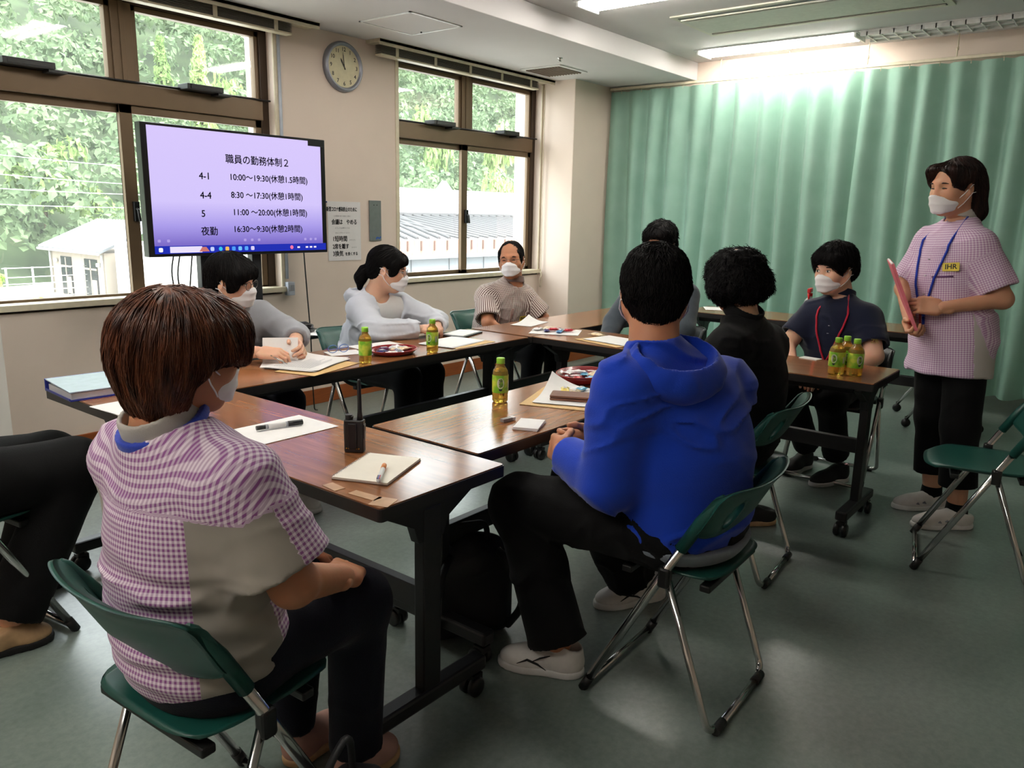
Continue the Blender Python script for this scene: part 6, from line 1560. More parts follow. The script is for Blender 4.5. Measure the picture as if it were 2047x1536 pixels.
M_blue = cloth('royal_blue_fleece', (16, 58, 176)); M_blk = cloth('black_cotton', (6, 6, 7), sheen=0.03); M_jean = cloth('dark_denim', (13, 15, 28), sheen=0.05); M_navy = cloth('navy_pique', (13, 19, 42))
M_parka = cloth('pale_grey_nylon', (198, 202, 212), 0.6, bump=0.1); M_tee = cloth('white_cotton', (232, 230, 228)); M_greyt = cloth('grey_jersey', (150, 152, 158)); M_dgrey = cloth('slate_cotton', (62, 70, 78))
M_gtrim = cloth('grey_trim', (176, 172, 166)); M_lblue = cloth('blue_ribbon', (34, 62, 176), 0.6); M_lred = cloth('red_ribbon', (176, 22, 50), 0.6)
M_shoew = mat('white_leather', (212, 208, 204), 0.5); M_shoek = mat('black_mesh', (16, 15, 17), 0.7); M_solew = mat('sole_white', (214, 212, 210), 0.6); M_beige = mat('beige_cork', (186, 150, 110), 0.7, var=0.15)

def badge(P_, pt, w, hh, label_m, txt, tm, tsize, name='badge', roll=0.0):
    """flat badge on the chest of person P_ at surface point pt"""
    nn = P_.normal(pt); nn = unit(nn*0.8+P_.fwd*0.2); xx = unit(np.cross(P_.up, nn)); Mx = frame(V3(pt)+nn*0.006-P_.O, xx, np.cross(nn, xx))
    o = MB().prism(rrect(w, hh, 0.003, 2), -0.001, 0.001, mat=Mx).build(name, label_m, P_.o)
    if txt: text('lettering', txt, tsize, tm, o, Mx @ Matrix.Translation((0, 0, 0.0014)), bold=0.0006)
    return o
M_yel = mat('badge_yellow', (228, 204, 60), 0.5); M_ink = mat('black_ink', (14, 14, 16), 0.6)

# ---- A: woman with chestnut bob, seen from behind
A = Person('person with chestnut bob in purple checked shirt, seated with her back to us',
    dict(hipR=(0.745,1.285,0.51), hipL=(0.745,1.455,0.51), shR=(0.745,1.200,0.905), shL=(0.725,1.545,0.900), elR=(0.800,1.135,0.690), wrR=(0.985,1.225,0.605), elL=(0.79,1.63,0.69), wrL=(0.99,1.48,0.60),
         knR=(1.075,1.285,0.495), knL=(1.08,1.50,0.49), anR=(1.085,1.315,0.10), anL=(1.03,1.50,0.10)),
    (0.762,1.392,1.092), -84, -4, 3, B=dict(chest=(0.158,0.118), waist=(0.160,0.118), hip=(0.172,0.128), slouch=0.005, arm=(0.050,0.040,0.028)), skinm=M_skinB, hs=0.965)
A.hands = [hand_parts(A.J['wrR'], (0.7,0.6,-0.2), (-0.2,0.3,-1), -1), hand_parts(A.J['wrL'], (0.7,-0.6,-0.2), (-0.2,-0.3,-1), 1)]
A.finish_body(h=0.009, hairstyle='bob', hair_mat_=H_brown, nstr=3200, srad=0.0012, slen=0.085, hairkw=dict(flick=0.004, wild=0.10, steps=7, crown=V3((0.015,-0.045,0.135))), brow=H_brown)
def waist_folds(f):
    def w(P):
        q = P-A.C; z = q@A.up; x = q@A.lat; m_ = np.clip((-z-0.10)/0.06, 0, 1)*np.clip((0.42+z)/0.08, 0, 1)
        return -0.0065*m_*np.sin((z+0.05*vnoise(P*5+3)+0.10*x*vnoise(P*2.5+9))*2*math.pi/0.062)*(0.55+0.45*vnoise(P*7))
    f.disp(w)
A.shirt('checked_shirt', M_ging, g=0.020, sleeve=0.80, cuff=0.032, extra=waist_folds, neck=0.082, neckz=-0.150, h=0.0065, wrink=0.014, freq=6.5, stretch=(0.7,0.7,2.6), belly=0.02, seed=1.0, attr=cloth_uv2(A), hem=(A.P+V3((0,0,-0.055)), (0,0,-1)))
A.collar('collar', M_gtrim, r=0.063, hgt=0.036)
c_ = A.W((0,-0.045,-0.135)); ax_ = unit(A.up*0.9-A.fwd*0.35)
fl = Field().cone(c_-ax_*0.012, c_+ax_*0.010, 0.0870, 0.0840, k=0.001); fl.plane(c_+ax_*0.008, ax_, k=0.002); fl.plane(c_-ax_*0.012, -ax_, k=0.002); fl.cone(c_-ax_*0.05, c_+ax_*0.05, 0.072, 0.072, k=0.002, op='s')
A.part('lanyard', [fl.poly(0.004)], M_lblue)
A.pants(M_jean, g=0.012, ga=0.024, h=0.009)
A.shoes([((1.045,1.325), (1.235,1.345)), ((1.01,1.49), (1.22,1.51))], mat('pink_slipper', (176, 136, 124), 0.7), M_beige, h=0.006)

# ---- B: man in the royal blue hoodie
Bp = Person('person in royal blue hoodie with short black hair, seated with his back to us',
    dict(hipR=(2.075,0.930,0.52), hipL=(1.895,0.940,0.52), shR=(2.165,0.925,0.905), shL=(1.755,1.015,0.945), elR=(2.33,1.055,0.690), wrR=(2.03,1.275,0.665), elL=(1.745,1.040,0.665), wrL=(1.835,1.262,0.680),
         knR=(2.12,1.385,0.490), knL=(1.800,1.385,0.500), anR=(2.330,1.275,0.10), anL=(1.795,1.225,0.10)),
    (1.955,1.055,1.162), -56, -8, 0, B=dict(chest=(0.190,0.140), waist=(0.190,0.145), hip=(0.192,0.145), slouch=0.022, arm=(0.062,0.052,0.030), leg=(0.096,0.066,0.044)), skinm=M_skinB, hs=1.06, fat=1.1)
Bp.hands = [hand_parts(Bp.J['wrL'], (0.55,0.75,-0.1), (0.75,-0.5,-0.2), 1, curl=0.75, thumb=0.6), hand_parts(Bp.J['wrR'], (-0.6,0.7,0.05), (-0.75,-0.6,0.1), -1, curl=0.8, thumb=0.6)]
Bp.finish_body(h=0.009, hairstyle='short', hair_mat_=H_black, nstr=2800, srad=0.0012, slen=0.045, hairkw=dict(flick=0.005, wild=0.35, crown=V3((0.012,-0.055,0.125)), steps=5))
Bp.shirt('hoodie', M_blue, g=0.024, sleeve=1.88, cuff=0.014, h=0.0068, wrink=0.017, freq=6.5, stretch=(0.9,0.9,1.9), belly=0.03, neck=0.064, neckz=-0.15, seed=3.3, hem=(Bp.P+V3((0,0,-0.045)), (0,0,-1)))
def hood_part(P_, m_, sc=1.0, h=0.006, drop=0.0):
    """limp hood hanging open behind the neck"""
    n = P_.W((0,-0.045,-0.145)); bk = -P_.fwd; T = np.array([P_.lat, unit(bk*0.80-P_.up*0.60), unit(P_.up*0.80+bk*0.60)])
    c0 = n+bk*0.070*sc-P_.up*(0.052+drop)
    f = Field(); f.ell(c0, (0.142*sc,0.108*sc,0.066*sc), T, k=0.03)
    f.chain([n+P_.lat*0.080+P_.fwd*0.085-P_.up*0.065, n+P_.lat*0.108-P_.up*0.040, n+P_.lat*0.085+bk*0.075-P_.up*0.028], [0.014,0.022,0.026], k=0.03)
    f.chain([n-P_.lat*0.080+P_.fwd*0.085-P_.up*0.065, n-P_.lat*0.108-P_.up*0.040, n-P_.lat*0.085+bk*0.075-P_.up*0.028], [0.014,0.022,0.026], k=0.03)
    f.disp(folds(0.010, 9.0, (1.0,1.0,1.6), 4.4))
    f.ell(c0+T[2]*0.030*sc-T[1]*0.020, (0.112*sc,0.082*sc,0.052*sc), T, k=0.012, op='s')
    f.cone(n+P_.up*0.09, n-P_.up*0.03, 0.062, 0.056, k=0.01, op='s')
    return P_.part('hood', [f.poly(h)], m_)
hood_part(Bp, M_blue, 1.10)
fh = Field(); Tp_ = np.array([Bp.latp, Bp.fwdp, [0,0,1]]); fh.ell(Bp.P+V3((0,0,0.02)), (0.232,0.196,0.165), Tp_, k=0.01); fh.plane(Bp.P+V3((0,0,-0.030)), (0,0,1)); fh.plane(Bp.P+V3((0,0,-0.082)), (0,0,-1))
Bp.part('hem_band', [fh.poly(0.008)], cloth('hem_grey', (120, 128, 138)))
Bp.pants(M_blk, g=0.018, ga=0.045, h=0.009, wrink=0.016, freq=7)
sh = Bp.shoes([((1.826,1.150), (1.722,1.392)), ((2.455,1.215), (2.205,1.352))], M_shoew, M_solew, w=0.050, hgt=0.088)
for (u, (at, X, Y, Z, L)) in sh:
    for sd in (-1, 1):
        mk_ = MB(); sw = lambda y, z_, r: at(sd*r, y*L, z_)
        mk_.tube([sw(0.74,0.034,0.0500), sw(0.62,0.050,0.0475), sw(0.50,0.040,0.0470), sw(0.40,0.024,0.0460)], [0.001,0.004,0.0035,0.001], 6)
        Bp.mbpart('side_stripe', mk_, M_shoek, u)
        mk_ = MB().tube([sw(0.57,0.046,0.0480), sw(0.47,0.060,0.0440), sw(0.36,0.070,0.0400)], [0.001,0.003,0.0015], 6); Bp.mbpart('side_stripe', mk_, M_shoek, u)
    for i in range(4): Bp.mbpart('lace', MB().tube([at(-0.022,(0.42+0.07*i)*L,0.093-0.007*i), at(0,(0.43+0.07*i)*L,0.098-0.0075*i), at(0.022,(0.42+0.07*i)*L,0.093-0.007*i)], 0.003, 5), M_solew, u)

# ---- C: bushy black hair, black shirt
Cp = Person('person with bushy black hair and black shirt, seated beside the blue hoodie',
    dict(hipR=(2.985,1.165,0.52), hipL=(2.815,1.155,0.52), shR=(3.045,1.130,0.905), shL=(2.690,1.150,0.925), elR=(3.13,1.27,0.68), wrR=(2.96,1.46,0.60), elL=(2.62,1.30,0.69), wrL=(2.80,1.46,0.60),
         knR=(3.02,1.555,0.49), knL=(2.80,1.555,0.49), anR=(3.10,1.40,0.10), anL=(2.83,1.42,0.10)),
    (2.885,1.215,1.132), -38, -6, -4, B=dict(chest=(0.160,0.118), waist=(0.150,0.116), hip=(0.165,0.125), slouch=0.015), skinm=M_skinA, hs=0.98)
Cp.hands = [hand_parts(Cp.J['wrR'], (-0.5,0.8,0), (0,0,-1), -1), hand_parts(Cp.J['wrL'], (0.5,0.8,0), (0,0,-1), 1)]
Cp.finish_body(h=0.011, hairstyle='bushy', hair_mat_=H_black, nstr=2400, srad=0.0014, slen=0.05, hairkw=dict(flick=0.016, wild=0.7, lift=0.006))
Cp.shirt('polo_shirt', M_blk, g=0.022, sleeve=0.7, cuff=0.02, h=0.008, wrink=0.012, hem=(Cp.P+V3((0,0,-0.05)), (0,0,-1)))
Cp.collar('collar', M_blk, r=0.066, hgt=0.040, th=0.010)
Cp.pants(M_blk, g=0.014)
Cp.shoes([((3.42,1.16), (3.25,1.34), 0.0, -0.0), ((2.78,1.33), (2.80,1.57))], M_shoek, M_beige, h=0.006, low=True)

# ---- D: standing woman with the pink folder
Dp = Person('person standing at the right in lilac checked tunic holding a pink folder',
    dict(hipR=(4.075,0.715,0.85), hipL=(3.975,0.575,0.85), shR=(4.075,0.800,1.300), shL=(3.925,0.575,1.295), elR=(4.055,0.880,1.055), wrR=(3.880,0.800,0.918), elL=(3.935,0.462,1.045), wrL=(3.815,0.672,1.000),
         knR=(4.105,0.695,0.46), knL=(3.955,0.555,0.46), anR=(4.125,0.660,0.10), anL=(3.940,0.520,0.10)),
    (3.985,0.712,1.515), 52, -6, 0, B=dict(chest=(0.130,0.108), waist=(0.135,0.115), hip=(0.160,0.130), slouch=-0.01, arm=(0.044,0.037,0.026), leg=(0.078,0.060,0.042)), skinm=M_skinA, hs=1.0)
Dp.hands = [hand_parts(Dp.J['wrL'], (-0.28,0.93,0.05), (0.75,0.20,-0.45), 1, curl=(0.55,0.6,0.65,0.7), thumb=0.5, sc=0.95), hand_parts(Dp.J['wrR'], (-0.62,-0.30,-0.35), (-0.25,-0.55,0.8), -1, curl=(0.75,0.8,0.85,0.9), thumb=0.5, sc=0.95)]
Dp.finish_body(h=0.009, hairstyle='parted', hair_mat_=H_dbrown, nstr=1700, srad=0.0011, slen=0.09, hairkw=dict(flick=0.003, wild=0.10, crown=V3((0.02,0.0,0.13))), mask_drop=0.014, smile=True, brow=H_dbrown)
def duv(W_):
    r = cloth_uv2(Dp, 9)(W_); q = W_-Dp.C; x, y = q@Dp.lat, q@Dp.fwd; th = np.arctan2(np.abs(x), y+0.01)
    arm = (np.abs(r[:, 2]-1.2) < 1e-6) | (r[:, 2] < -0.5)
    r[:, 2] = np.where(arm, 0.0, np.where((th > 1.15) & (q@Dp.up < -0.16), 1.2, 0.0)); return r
Dp.shirt('checked_tunic', M_ging2, g=0.017, sleeve=0.80, cuff=0.024, h=0.0075, wrink=0.012, freq=7, stretch=(1,1,1.2), belly=0.02, attr=duv, extra=lambda f: f.cone(Dp.P+V3((0,0,0.02)), Dp.P+V3((0,0,-0.20)), 0.188, 0.196, k=0.05, w=(Dp.fwdp, 0.82)), hem=(Dp.P+V3((0,0,-0.155)), (0,0,-1)))
Dp.collar('collar', M_gtrim, r=0.058, hgt=0.030)
lp_ = [Dp.W((-0.056,-0.035,-0.118))]+Dp.lanyard(None, ((-0.076,0.030),(-0.074,-0.01),(-0.066,-0.06),(-0.05,-0.13),(-0.032,-0.20),(-0.012,-0.27),(0.0,-0.30)), off=0.006); rp_ = [Dp.W((0.056,-0.035,-0.118))]+Dp.lanyard(None, ((0.076,0.030),(0.074,-0.01),(0.066,-0.06),(0.052,-0.13),(0.036,-0.20),(0.014,-0.27),(0.0,-0.30)), off=0.006)
ln_ = Dp.mbpart('lanyard', MB().tube(lp_, 0.0050, 6), M_lblue); Dp.mbpart('lanyard', MB().tube(rp_, 0.0050, 6), M_lblue)
Dp.mbpart('lanyard_clip', MB().tube([lp_[-1], lp_[-1]-Dp.up*0.035], 0.006, 8), M_lblue); Dp.mbpart('pen', MB().tube([lp_[-1]+Dp.lat*0.012+Dp.up*0.03+Dp.fwd*0.006, lp_[-1]+Dp.lat*0.012-Dp.up*0.05+Dp.fwd*0.006], 0.005, 8), mat('red_pen', (150, 24, 50), 0.4))
badge(Dp, Dp.on_shirt(Dp.C-Dp.lat*0.100-Dp.up*0.085, Dp.fwd, 0.004), 0.066, 0.036, M_yel, 'IHR', M_ink, 0.030, 'name_badge')
Dp.mbpart('pocket_edge', MB().tube([Dp.on_shirt(Dp.C-Dp.lat*x-Dp.up*0.125, Dp.fwd, 0.001) for x in (0.035,0.06,0.085,0.11)], 0.004, 5), cloth('purple_trim', (112, 74, 118)))
for z in (-0.05, -0.12, -0.20): Dp.mbpart('button', MB().lathe([(0.0,-0.0015),(0.005,-0.0015),(0.005,0.0015),(0,0.0015)], 10, tuple(Dp.on_shirt(Dp.C+Dp.up*z, Dp.fwd, 0.001))), M_white)
Dp.pants(M_blk, g=0.014, ga=0.040, hem=0.09, h=0.009, wrink=0.004)
for (a_, k_) in (('anR', 'knR'), ('anL', 'knL')):
    q0 = Dp.J[a_]; Dp.mbpart('sock', MB().tube([q0+V3((0,0,0.015)), q0+V3((0.0,0.0,-0.045))], [0.044,0.050], 14), M_blk)
sh = Dp.shoes([((4.165,0.595), (4.005,0.800)), ((3.975,0.455), (3.805,0.672))], M_shoew, M_solew, w=0.046, low=True)
for (u, (at, X, Y, Z, L)) in sh:
    for sd in (-1, 1):
        for (y0, z0) in ((0.50, 0.046), (0.62, 0.040)):
            Dp.mbpart('vent_patch', MB().tube([at(sd*0.0445,(y0-0.03)*L,z0-0.006), at(sd*0.0450,y0*L,z0), at(sd*0.0440,(y0+0.035)*L,z0-0.004)], [0.002,0.006,0.002], 6), mat('grey_mesh', (128, 128, 138), 0.6), u)

# ---- E: man in the navy polo
Ep = Person('person in navy polo shirt with red lanyard, seated by the tea bottles',
    dict(hipR=(4.395,1.335,0.52), hipL=(4.385,1.155,0.52), shR=(4.380,1.390,0.905), shL=(4.340,1.092,0.910), elR=(4.265,1.475,0.690), wrR=(4.06,1.36,0.605), elL=(4.225,1.015,0.690), wrL=(4.04,1.13,0.60),
         knR=(3.99,1.345,0.49), knL=(3.98,1.135,0.49), anR=(4.30,1.325,0.145), anL=(4.235,1.150,0.145)),
    (4.335,1.285,1.108), 66, -6, 2, B=dict(chest=(0.155,0.115), waist=(0.150,0.122), hip=(0.165,0.125), slouch=0.04, arm=(0.048,0.042,0.028)), skinm=M_skinC, hs=1.04, shdrop=0.042)
Ep.hands = [hand_parts(Ep.J['wrR'], (-0.7,-0.6,-0.2), (0,0,-1), -1), hand_parts(Ep.J['wrL'], (-0.7,0.6,-0.2), (0,0,-1), 1)]
Ep.finish_body(h=0.010, hairstyle='thick', hair_mat_=H_black, nstr=1700, srad=0.0012, slen=0.06, hairkw=dict(flick=0.010, wild=0.3))
Ep.shirt('polo_shirt', M_navy, g=0.016, sleeve=0.72, cuff=0.026, h=0.008, wrink=0.012, hem=(Ep.P+V3((0,0,-0.05)), (0,0,-1)))
Ep.collar('collar', M_navy, r=0.064, hgt=0.030, th=0.012)
lp_ = [Ep.W((-0.056,-0.035,-0.118))]+Ep.lanyard(None, ((-0.080,0.032),(-0.077,-0.005),(-0.068,-0.05),(-0.045,-0.12),(-0.02,-0.19),(0.0,-0.235)), off=0.007); rp_ = [Ep.W((0.056,-0.035,-0.118))]+Ep.lanyard(None, ((0.080,0.032),(0.077,-0.005),(0.068,-0.05),(0.045,-0.12),(0.02,-0.19),(0.0,-0.235)), off=0.007)
Ep.mbpart('lanyard', MB().tube(lp_, 0.0055, 6), M_lred); Ep.mbpart('lanyard', MB().tube(rp_+[rp_[-1]-Ep.up*0.085], 0.0055, 6), M_lred)
Ep.mbpart('carabiner', MB().tube([tuple(lp_[-1]+Ep.fwd*0.012+Ep.lat*(-0.012+0.012*math.cos(t))+Ep.up*(-0.05+0.030*math.sin(t))) for t in np.linspace(0, 2*math.pi, 13)[:-1]], 0.0022, 6, closed=True), M_chrome)
badge(Ep, Ep.on_shirt(Ep.C-Ep.lat*0.075-Ep.up*0.130, Ep.fwd, 0.004), 0.050, 0.042, M_white, 'IHR', M_ink, 0.024, 'name_badge')
for z in (-0.035, -0.075): Ep.mbpart('button', MB().lathe([(0.0,-0.0015),(0.005,-0.0015),(0.005,0.0015),(0,0.0015)], 10, tuple(Ep.on_shirt(Ep.C+Ep.up*z, Ep.fwd, 0.001))), mat('grey_plastic', (150,152,158)))
text('sleeve_logo', 'ZR', 0.030, mat('gold_thread', (150, 128, 52), 0.5), Ep.o, frame(Ep.J['shL']*0.45+Ep.J['elL']*0.55+V3((-0.078,-0.035,0))-Ep.O, unit(V3((0.40,-0.9,0))), (0,0,1)))
Ep.pants(M_blk, g=0.014, ga=0.030, wrink=0.006)
sh = Ep.shoes([((4.295,1.100), (4.045,1.205), 0.0, 0.0), ((4.40,1.330), (4.145,1.385), 0.0, 0.0)], M_shoek, M_solew, w=0.046)
for (u, (at, X, Y, Z, L)) in sh: Ep.mbpart('heel_tab', MB().tube([at(0,-0.002,0.05), at(0,0.010,0.088)], 0.008, 6), mat('red_pen', (150,24,50)), u)

# ---- F: man in the brown striped shirt
Fp = Person('person in brown striped short-sleeved shirt and mask, smiling, seated before the far window',
    dict(hipR=(4.07,3.46,0.50), hipL=(4.22,3.42,0.50), shR=(3.985,3.395,0.855), shL=(4.265,3.285,0.845), elR=(3.885,3.290,0.665), wrR=(3.98,3.15,0.56), elL=(4.33,3.175,0.665), wrL=(4.20,3.13,0.56),
         knR=(4.02,3.02,0.48), knL=(4.22,2.98,0.48), anR=(4.02,3.05,0.10), anL=(4.22,3.02,0.10)),
    (4.108,3.285,1.060), 118, 2, 5, B=dict(chest=(0.146,0.108), waist=(0.142,0.115), hip=(0.160,0.12), slouch=0.04), skinm=M_skinB, hs=1.0, shdrop=0.04)
Fp.hands = [hand_parts(Fp.J['wrR'], (0.6,-0.7,-0.1), (0,0,-1), -1), hand_parts(Fp.J['wrL'], (-0.7,-0.6,-0.1), (0,0,-1), 1)]
Fp.finish_body(h=0.010, hairstyle='receding', hair_mat_=H_black, nstr=1300, srad=0.0010, slen=0.03, hairkw=dict(flick=0.003, wild=0.3), smile=True)
def fuv(W_): r = cloth_uv2(Fp, 9)(W_); r[:, 2] = 0; return r
Fp.shirt('striped_shirt', M_stripe, g=0.020, sleeve=0.86, cuff=0.026, h=0.008, wrink=0.010, attr=fuv, hem=(Fp.P+V3((0,0,-0.05)), (0,0,-1)))
Fp.collar('collar', cloth('brown_trim', (112, 92, 86)), r=0.060, hgt=0.030)
Fp.mbpart('placket', MB().tube([Fp.on_shirt(Fp.C+Fp.up*z, Fp.fwd, -0.004) for z in (-0.03,-0.08,-0.13,-0.19,-0.25)], 0.012, 6), cloth('brown_trim2', (138, 112, 104)))
for z in (-0.07, -0.13, -0.19): Fp.mbpart('button', MB().lathe([(0.0,-0.0015),(0.005,-0.0015),(0.005,0.0015),(0,0.0015)], 10, tuple(Fp.on_shirt(Fp.C+Fp.up*z, Fp.fwd, 0.009))), mat('brown_button', (110, 40, 40), 0.4))
badge(Fp, Fp.on_shirt(Fp.C-Fp.lat*0.095-Fp.up*0.105, Fp.fwd, 0.004), 0.058, 0.034, M_yel, 'THR', M_ink, 0.028, 'name_badge')
nb_ = badge(Fp, Fp.on_shirt(Fp.C-Fp.lat*0.080-Fp.up*0.205, Fp.fwd, 0.008), 0.075, 0.050, M_white, '川崎', M_ink, 0.034, 'name_card')
Fp.mbpart('red_clip', MB().tube([Fp.on_shirt(Fp.C-Fp.lat*0.090-Fp.up*0.135, Fp.fwd, 0.010), Fp.on_shirt(Fp.C-Fp.lat*0.098-Fp.up*0.175, Fp.fwd, 0.012)], [0.008,0.005], 8), mat('red_pen', (150,24,50)))
Fp.mbpart('pocket_edge', MB().tube([Fp.on_shirt(Fp.C-Fp.lat*x-Fp.up*0.145, Fp.fwd, 0.001) for x in (0.035,0.065,0.095,0.125)], 0.004, 5), cloth('brown_trim3', (70, 48, 48)))
Fp.pants(M_blk, g=0.014)
Fp.shoes([((4.02,3.10), (4.00,2.86)), ((4.22,3.07), (4.22,2.83))], M_shoek, M_shoek, h=0.008)
def glasses(P_, m_, r=0.021):
    g_ = None
    for sd in (-1, 1):
        ring = [P_.W((sd*0.033+r*math.cos(t), 0.101-0.10*abs(r*math.cos(t)*sd+0.033)**1.4, -0.004+r*0.85*math.sin(t))) for t in np.linspace(0, 2*math.pi, 17)[:-1]]
        o = P_.mbpart('spectacle_rim', MB().tube(ring, 0.0014, 5, closed=True), m_)
        P_.mbpart('spectacle_arm', MB().tube([P_.W((sd*0.055,0.094,0.0)), P_.W((sd*0.070,0.060,0.003)), P_.W((sd*0.079,0.0,0.004))], 0.0014, 5), m_)
    P_.mbpart('spectacle_bridge', MB().tube([P_.W((-0.012,0.100,0.0)), P_.W((0,0.104,0.002)), P_.W((0.012,0.100,0.0))], 0.0014, 5), m_)
M_wire = mat('wire_metal', (120, 108, 100), 0.3, metal=0.9)
glasses(Fp, M_wire)

# ---- G: girl with ponytail in the pale parka
Gp = Person('person with ponytail and glasses in a pale grey hooded parka, hands clasped on the table',
    dict(hipR=(2.88,3.42,0.50), hipL=(3.05,3.42,0.50), shR=(2.800,3.265,0.885), shL=(3.070,3.235,0.878), elR=(2.735,3.085,0.755), wrR=(2.955,2.965,0.748), elL=(3.185,3.075,0.757), wrL=(3.075,2.960,0.750),
         knR=(2.88,3.00,0.49), knL=(3.06,3.00,0.49), anR=(2.86,2.98,0.10), anL=(3.06,2.98,0.10)),
    (2.935,3.195,1.052), -142, -10, 0, B=dict(chest=(0.135,0.100), waist=(0.130,0.105), slouch=0.04, arm=(0.042,0.036,0.024)), skinm=M_skinC, hs=0.99, shdrop=0.045)
Gp.hands = [hand_parts(Gp.J['wrR'], (0.86,-0.42,0.0), (0.1,0.3,-1), -1, curl=0.6, thumb=0.5, sc=0.92), hand_parts(Gp.J['wrL'], (-0.75,-0.5,0.05), (-0.1,0.5,-0.8), 1, curl=0.7, thumb=0.6, sc=0.92)]
Gp.finish_body(h=0.010, hairstyle='ponytail', hair_mat_=H_black, nstr=1600, srad=0.0012, slen=0.08, hairkw=dict(flick=0.002, wild=0.08, crown=V3((0,0.02,0.13)), down=V3((0,-0.8,-0.6))))
Gp.shirt('white_tee', M_tee, g=0.010, sleeve=0.4, cuff=0.004, h=0.009, wrink=0.003, neck=0.075, hem=(Gp.P+V3((0,0,-0.02)), (0,0,-1)))
tee_f = Gp.shirt_f
text('tee_lettering', 'LEDAO', 0.034, mat('orange_print', (222, 170, 120), 0.6), Gp.o, frame(Gp.on_shirt(Gp.C-Gp.up*0.120, Gp.fwd, 0.010)-Gp.O, -Gp.lat, Gp.up))
def parka_open(f):
    # the open front: a wedge from the neck down
    q0 = Gp.C+Gp.up*0.03
    def wedge(P):
        q = P-q0; x, y, z = q@Gp.lat, q@Gp.fwd, q@Gp.up
        return np.maximum(np.abs(x+0.01)-np.clip(0.085+z*0.33, 0.0, 0.095), -(y-0.01))
    f.fn(wedge, None, None, 0.006, 's')
Gp.shirt('parka', M_parka, g=0.022, sleeve=1.93, cuff=0.012, h=0.0085, wrink=0.016, freq=8, neck=0.066, neckz=-0.15, extra=parka_open, hem=(Gp.P+V3((0,0,-0.05)), (0,0,-1)))
hood_part(Gp, M_parka, 0.95, 0.007)
zp_ = [Gp.on_shirt(Gp.C-Gp.lat*0.005-Gp.up*z, Gp.fwd, 0.003) for z in (0.25,0.28,0.31)]
Gp.mbpart('zip', MB().tube(zp_, 0.004, 5), mat('grey_plastic', (150,152,158)))
badge(Gp, Gp.on_shirt(Gp.C-Gp.lat*0.078-Gp.up*0.150, Gp.fwd, 0.004), 0.010, 0.030, M_ink, None, None, 0, 'chest_emblem')
Gp.pants(M_blk, g=0.014)
Gp.shoes([((2.86,3.03), (2.84,2.80)), ((3.06,3.03), (3.06,2.80))], M_shoew, M_solew, h=0.008)
glasses(Gp, mat('grey_plastic', (150,152,158)), 0.022)

# ---- H: boy with glasses in grey
Hp = Person('person with black bowl cut and round glasses in a grey top, seated under the television',
    dict(hipR=(1.95,3.38,0.50), hipL=(2.12,3.38,0.50), shR=(1.865,3.235,0.915), shL=(2.145,3.200,0.908), elR=(1.80,3.085,0.760), wrR=(1.945,2.935,0.752), elL=(2.240,3.075,0.775), wrL=(2.150,2.955,0.765),
         knR=(1.96,2.99,0.49), knL=(2.12,2.99,0.49), anR=(1.94,2.97,0.10), anL=(2.12,2.97,0.10)),
    (1.985,3.180,1.040), -150, -8, 4, B=dict(chest=(0.140,0.105), waist=(0.136,0.110), slouch=0.04, arm=(0.044,0.038,0.026)), skinm=M_skinC, hs=0.97, shdrop=0.045)
Hp.hands = [hand_parts(Hp.J['wrL'], (-0.25,-0.85,-0.15), (-0.85,0.2,-0.4), 1, curl=0.6, thumb=0.5, sc=0.95), hand_parts(Hp.J['wrR'], (0.55,-0.80,-0.05), (0.3,0.2,-0.9), -1, curl=0.65, thumb=0.6, sc=0.95)]
Hp.finish_body(h=0.010, hairstyle='bowl', hair_mat_=H_black, nstr=1600, srad=0.0013, slen=0.06, hairkw=dict(flick=0.004, wild=0.15))
Hp.shirt('grey_top', M_greyt, g=0.017, sleeve=1.45, cuff=0.016, h=0.008, wrink=0.012, hem=(Hp.P+V3((0,0,-0.05)), (0,0,-1)))
Hp.collar('collar', M_greyt, r=0.060, hgt=0.014)
Hp.pants(M_jean, g=0.014)
Hp.shoes([((1.94,3.02), (1.92,2.79)), ((2.12,3.02), (2.12,2.79))], M_shoew, M_solew, h=0.008)
glasses(Hp, M_wire, 0.023)

# ---- I: person cut off by the left edge
Ip = Person('person in black trousers and sandals cut off by the left edge',
    dict(hipR=(0.63,2.66,0.52), hipL=(0.60,2.84,0.52), shR=(0.52,2.58,0.95), shL=(0.48,2.94,0.95), elR=(0.56,2.53,0.70), wrR=(0.70,2.62,0.60), elL=(0.52,3.0,0.70), wrL=(0.70,2.90,0.60),
         knR=(1.035,2.625,0.525), knL=(1.065,2.89,0.49), anR=(0.80,2.60,0.10), anL=(0.95,2.93,0.10)),
    (0.50,2.76,1.19), -80, 0, 0, skinm=M_skinA, B=dict(leg=(0.094,0.070,0.042)))
Ip.hands = [hand_parts(Ip.J['wrR'], (0.8,0.5,-0.2), (0,0,-1), -1), hand_parts(Ip.J['wrL'], (0.8,-0.5,-0.2), (0,0,-1), 1)]
Ip.finish_body(h=0.012, hairstyle='short', hair_mat_=H_black, nstr=400)
Ip.shirt('dark_jacket', M_blk, g=0.022, sleeve=1.8, cuff=0.014, h=0.010)
Ip.pants(M_blk, g=0.020, ga=0.045, wrink=0.008)
Ip.shoes([((0.70,2.60), (0.90,2.57)), ((0.90,2.93), (1.12,2.95))], M_beige, M_shoek, h=0.007, low=True)

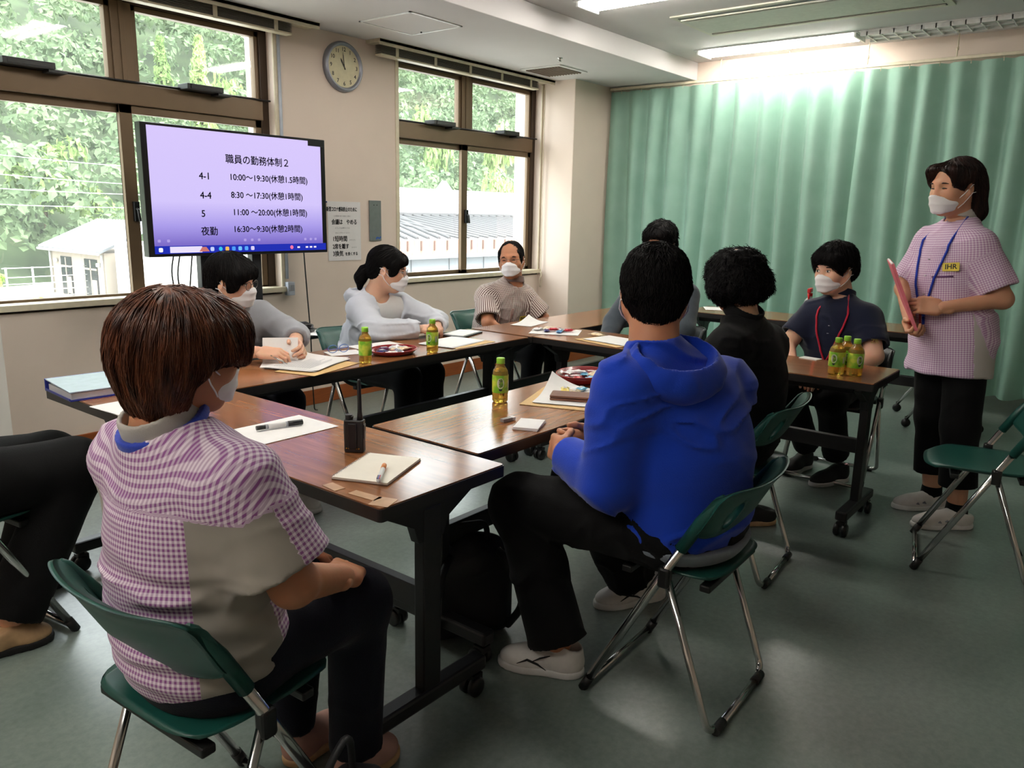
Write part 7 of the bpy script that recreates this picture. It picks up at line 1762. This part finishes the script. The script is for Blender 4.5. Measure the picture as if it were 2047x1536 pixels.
# ---- J: person hidden behind the blue hoodie
Jp = Person('person with black hair mostly hidden behind the head of the blue hoodie man',
    dict(hipR=(4.38,2.37,0.52), hipL=(4.38,2.20,0.52), shR=(4.32,2.46,0.935), shL=(4.32,2.11,0.935), elR=(4.14,2.50,0.72), wrR=(3.95,2.44,0.60), elL=(4.18,2.05,0.72), wrL=(3.95,2.12,0.60),
         knR=(3.98,2.37,0.49), knL=(3.98,2.20,0.49), anR=(4.05,2.37,0.10), anL=(4.05,2.20,0.10)),
    (4.27,2.285,1.200), 95, -3, 0, skinm=M_skinA, B=dict(slouch=0.02))
Jp.hands = [hand_parts(Jp.J['wrR'], (-0.6,-0.7,-0.2), (0,0,-1), -1), hand_parts(Jp.J['wrL'], (-0.6,0.7,-0.2), (0,0,-1), 1)]
Jp.finish_body(h=0.012, hairstyle='thick', hair_mat_=H_black, nstr=1000, srad=0.0014, slen=0.05, hairkw=dict(flick=0.012, wild=0.4))
Jp.shirt('slate_top', M_dgrey, g=0.020, sleeve=1.8, cuff=0.014, h=0.010, hem=(Jp.P+V3((0,0,-0.05)), (0,0,-1)))
Jp.pants(M_blk, g=0.014)
Jp.shoes([((4.08,2.37), (3.84,2.37)), ((4.08,2.20), (3.84,2.20))], M_shoek, M_shoek, h=0.008)
# ================================================================ soft goods built as smooth solids
M_nyl = mat('black_nylon', (17, 17, 20), 0.6, bump=0.2, bscale=200)
f_ = Field(); f_.box((0,0,0.15), (0.145,0.080,0.15), rnd=0.05, k=0.02); f_.box((0,-0.085,0.11), (0.11,0.035,0.09), rnd=0.03, k=0.03); f_.ell((0,0.0,0.27), (0.125,0.075,0.07), k=0.05); f_.plane((0,0,0.002), (0,0,-1), k=0.01); f_.disp(folds(0.012, 8, (1,1,1), 2))
link('body', np_mesh('body', [f_.poly(0.009)]), M_nyl, bk)
MB().tube(bent([(-0.06,0.03,0.32),(-0.055,0.03,0.385),(0.055,0.03,0.385),(0.06,0.03,0.32)], 0.04), 0.010, 8).build('top_handle', M_nyl, bk)
for sx in (-1, 1): MB().tube(bent([(sx*0.08,0.07,0.30),(sx*0.13,0.14,0.26),(sx*0.15,0.13,0.12),(sx*0.12,0.07,0.03)], 0.06), 0.013, 8).build('shoulder_strap', M_nyl, bk)
MB().tube([(-0.10,-0.118,0.17),(0.0,-0.124,0.185),(0.10,-0.118,0.17)], 0.004, 6).build('zip', mat('grey_plastic', (150,152,158)), bk)
hb_ = empty('black_handbag', (0.83,1.06,0), R(30), 'black handbag with gold charm on the floor beside the near chair', 'bag')
f_ = Field(); f_.box((0,0,0.12), (0.15,0.06,0.12), rnd=0.04, k=0.02); f_.plane((0,0,0.002), (0,0,-1), k=0.01); f_.disp(folds(0.008, 9, (1,1,1), 6)); link('body', np_mesh('body', [f_.poly(0.010)]), M_nyl, hb_)
MB().tube(bent([(-0.08,0,0.23),(-0.07,0,0.36),(0.07,0,0.36),(0.08,0,0.23)], 0.06), 0.008, 8).build('handle', M_nyl, hb_)
M_gold = mat('gold_charm', (214, 160, 60), 0.25, metal=1.0)
for k_, (dx, dz) in enumerate(((0.0,0.0),(0.010,0.022),(-0.006,-0.020))): MB().tube([(-0.07+dx+0.013*math.cos(t), 0.066, 0.19+dz+0.013*math.sin(t)) for t in np.linspace(0, 2*math.pi, 13)[:-1]], 0.003, 6, closed=True).build('charm_ring', M_gold, hb_)
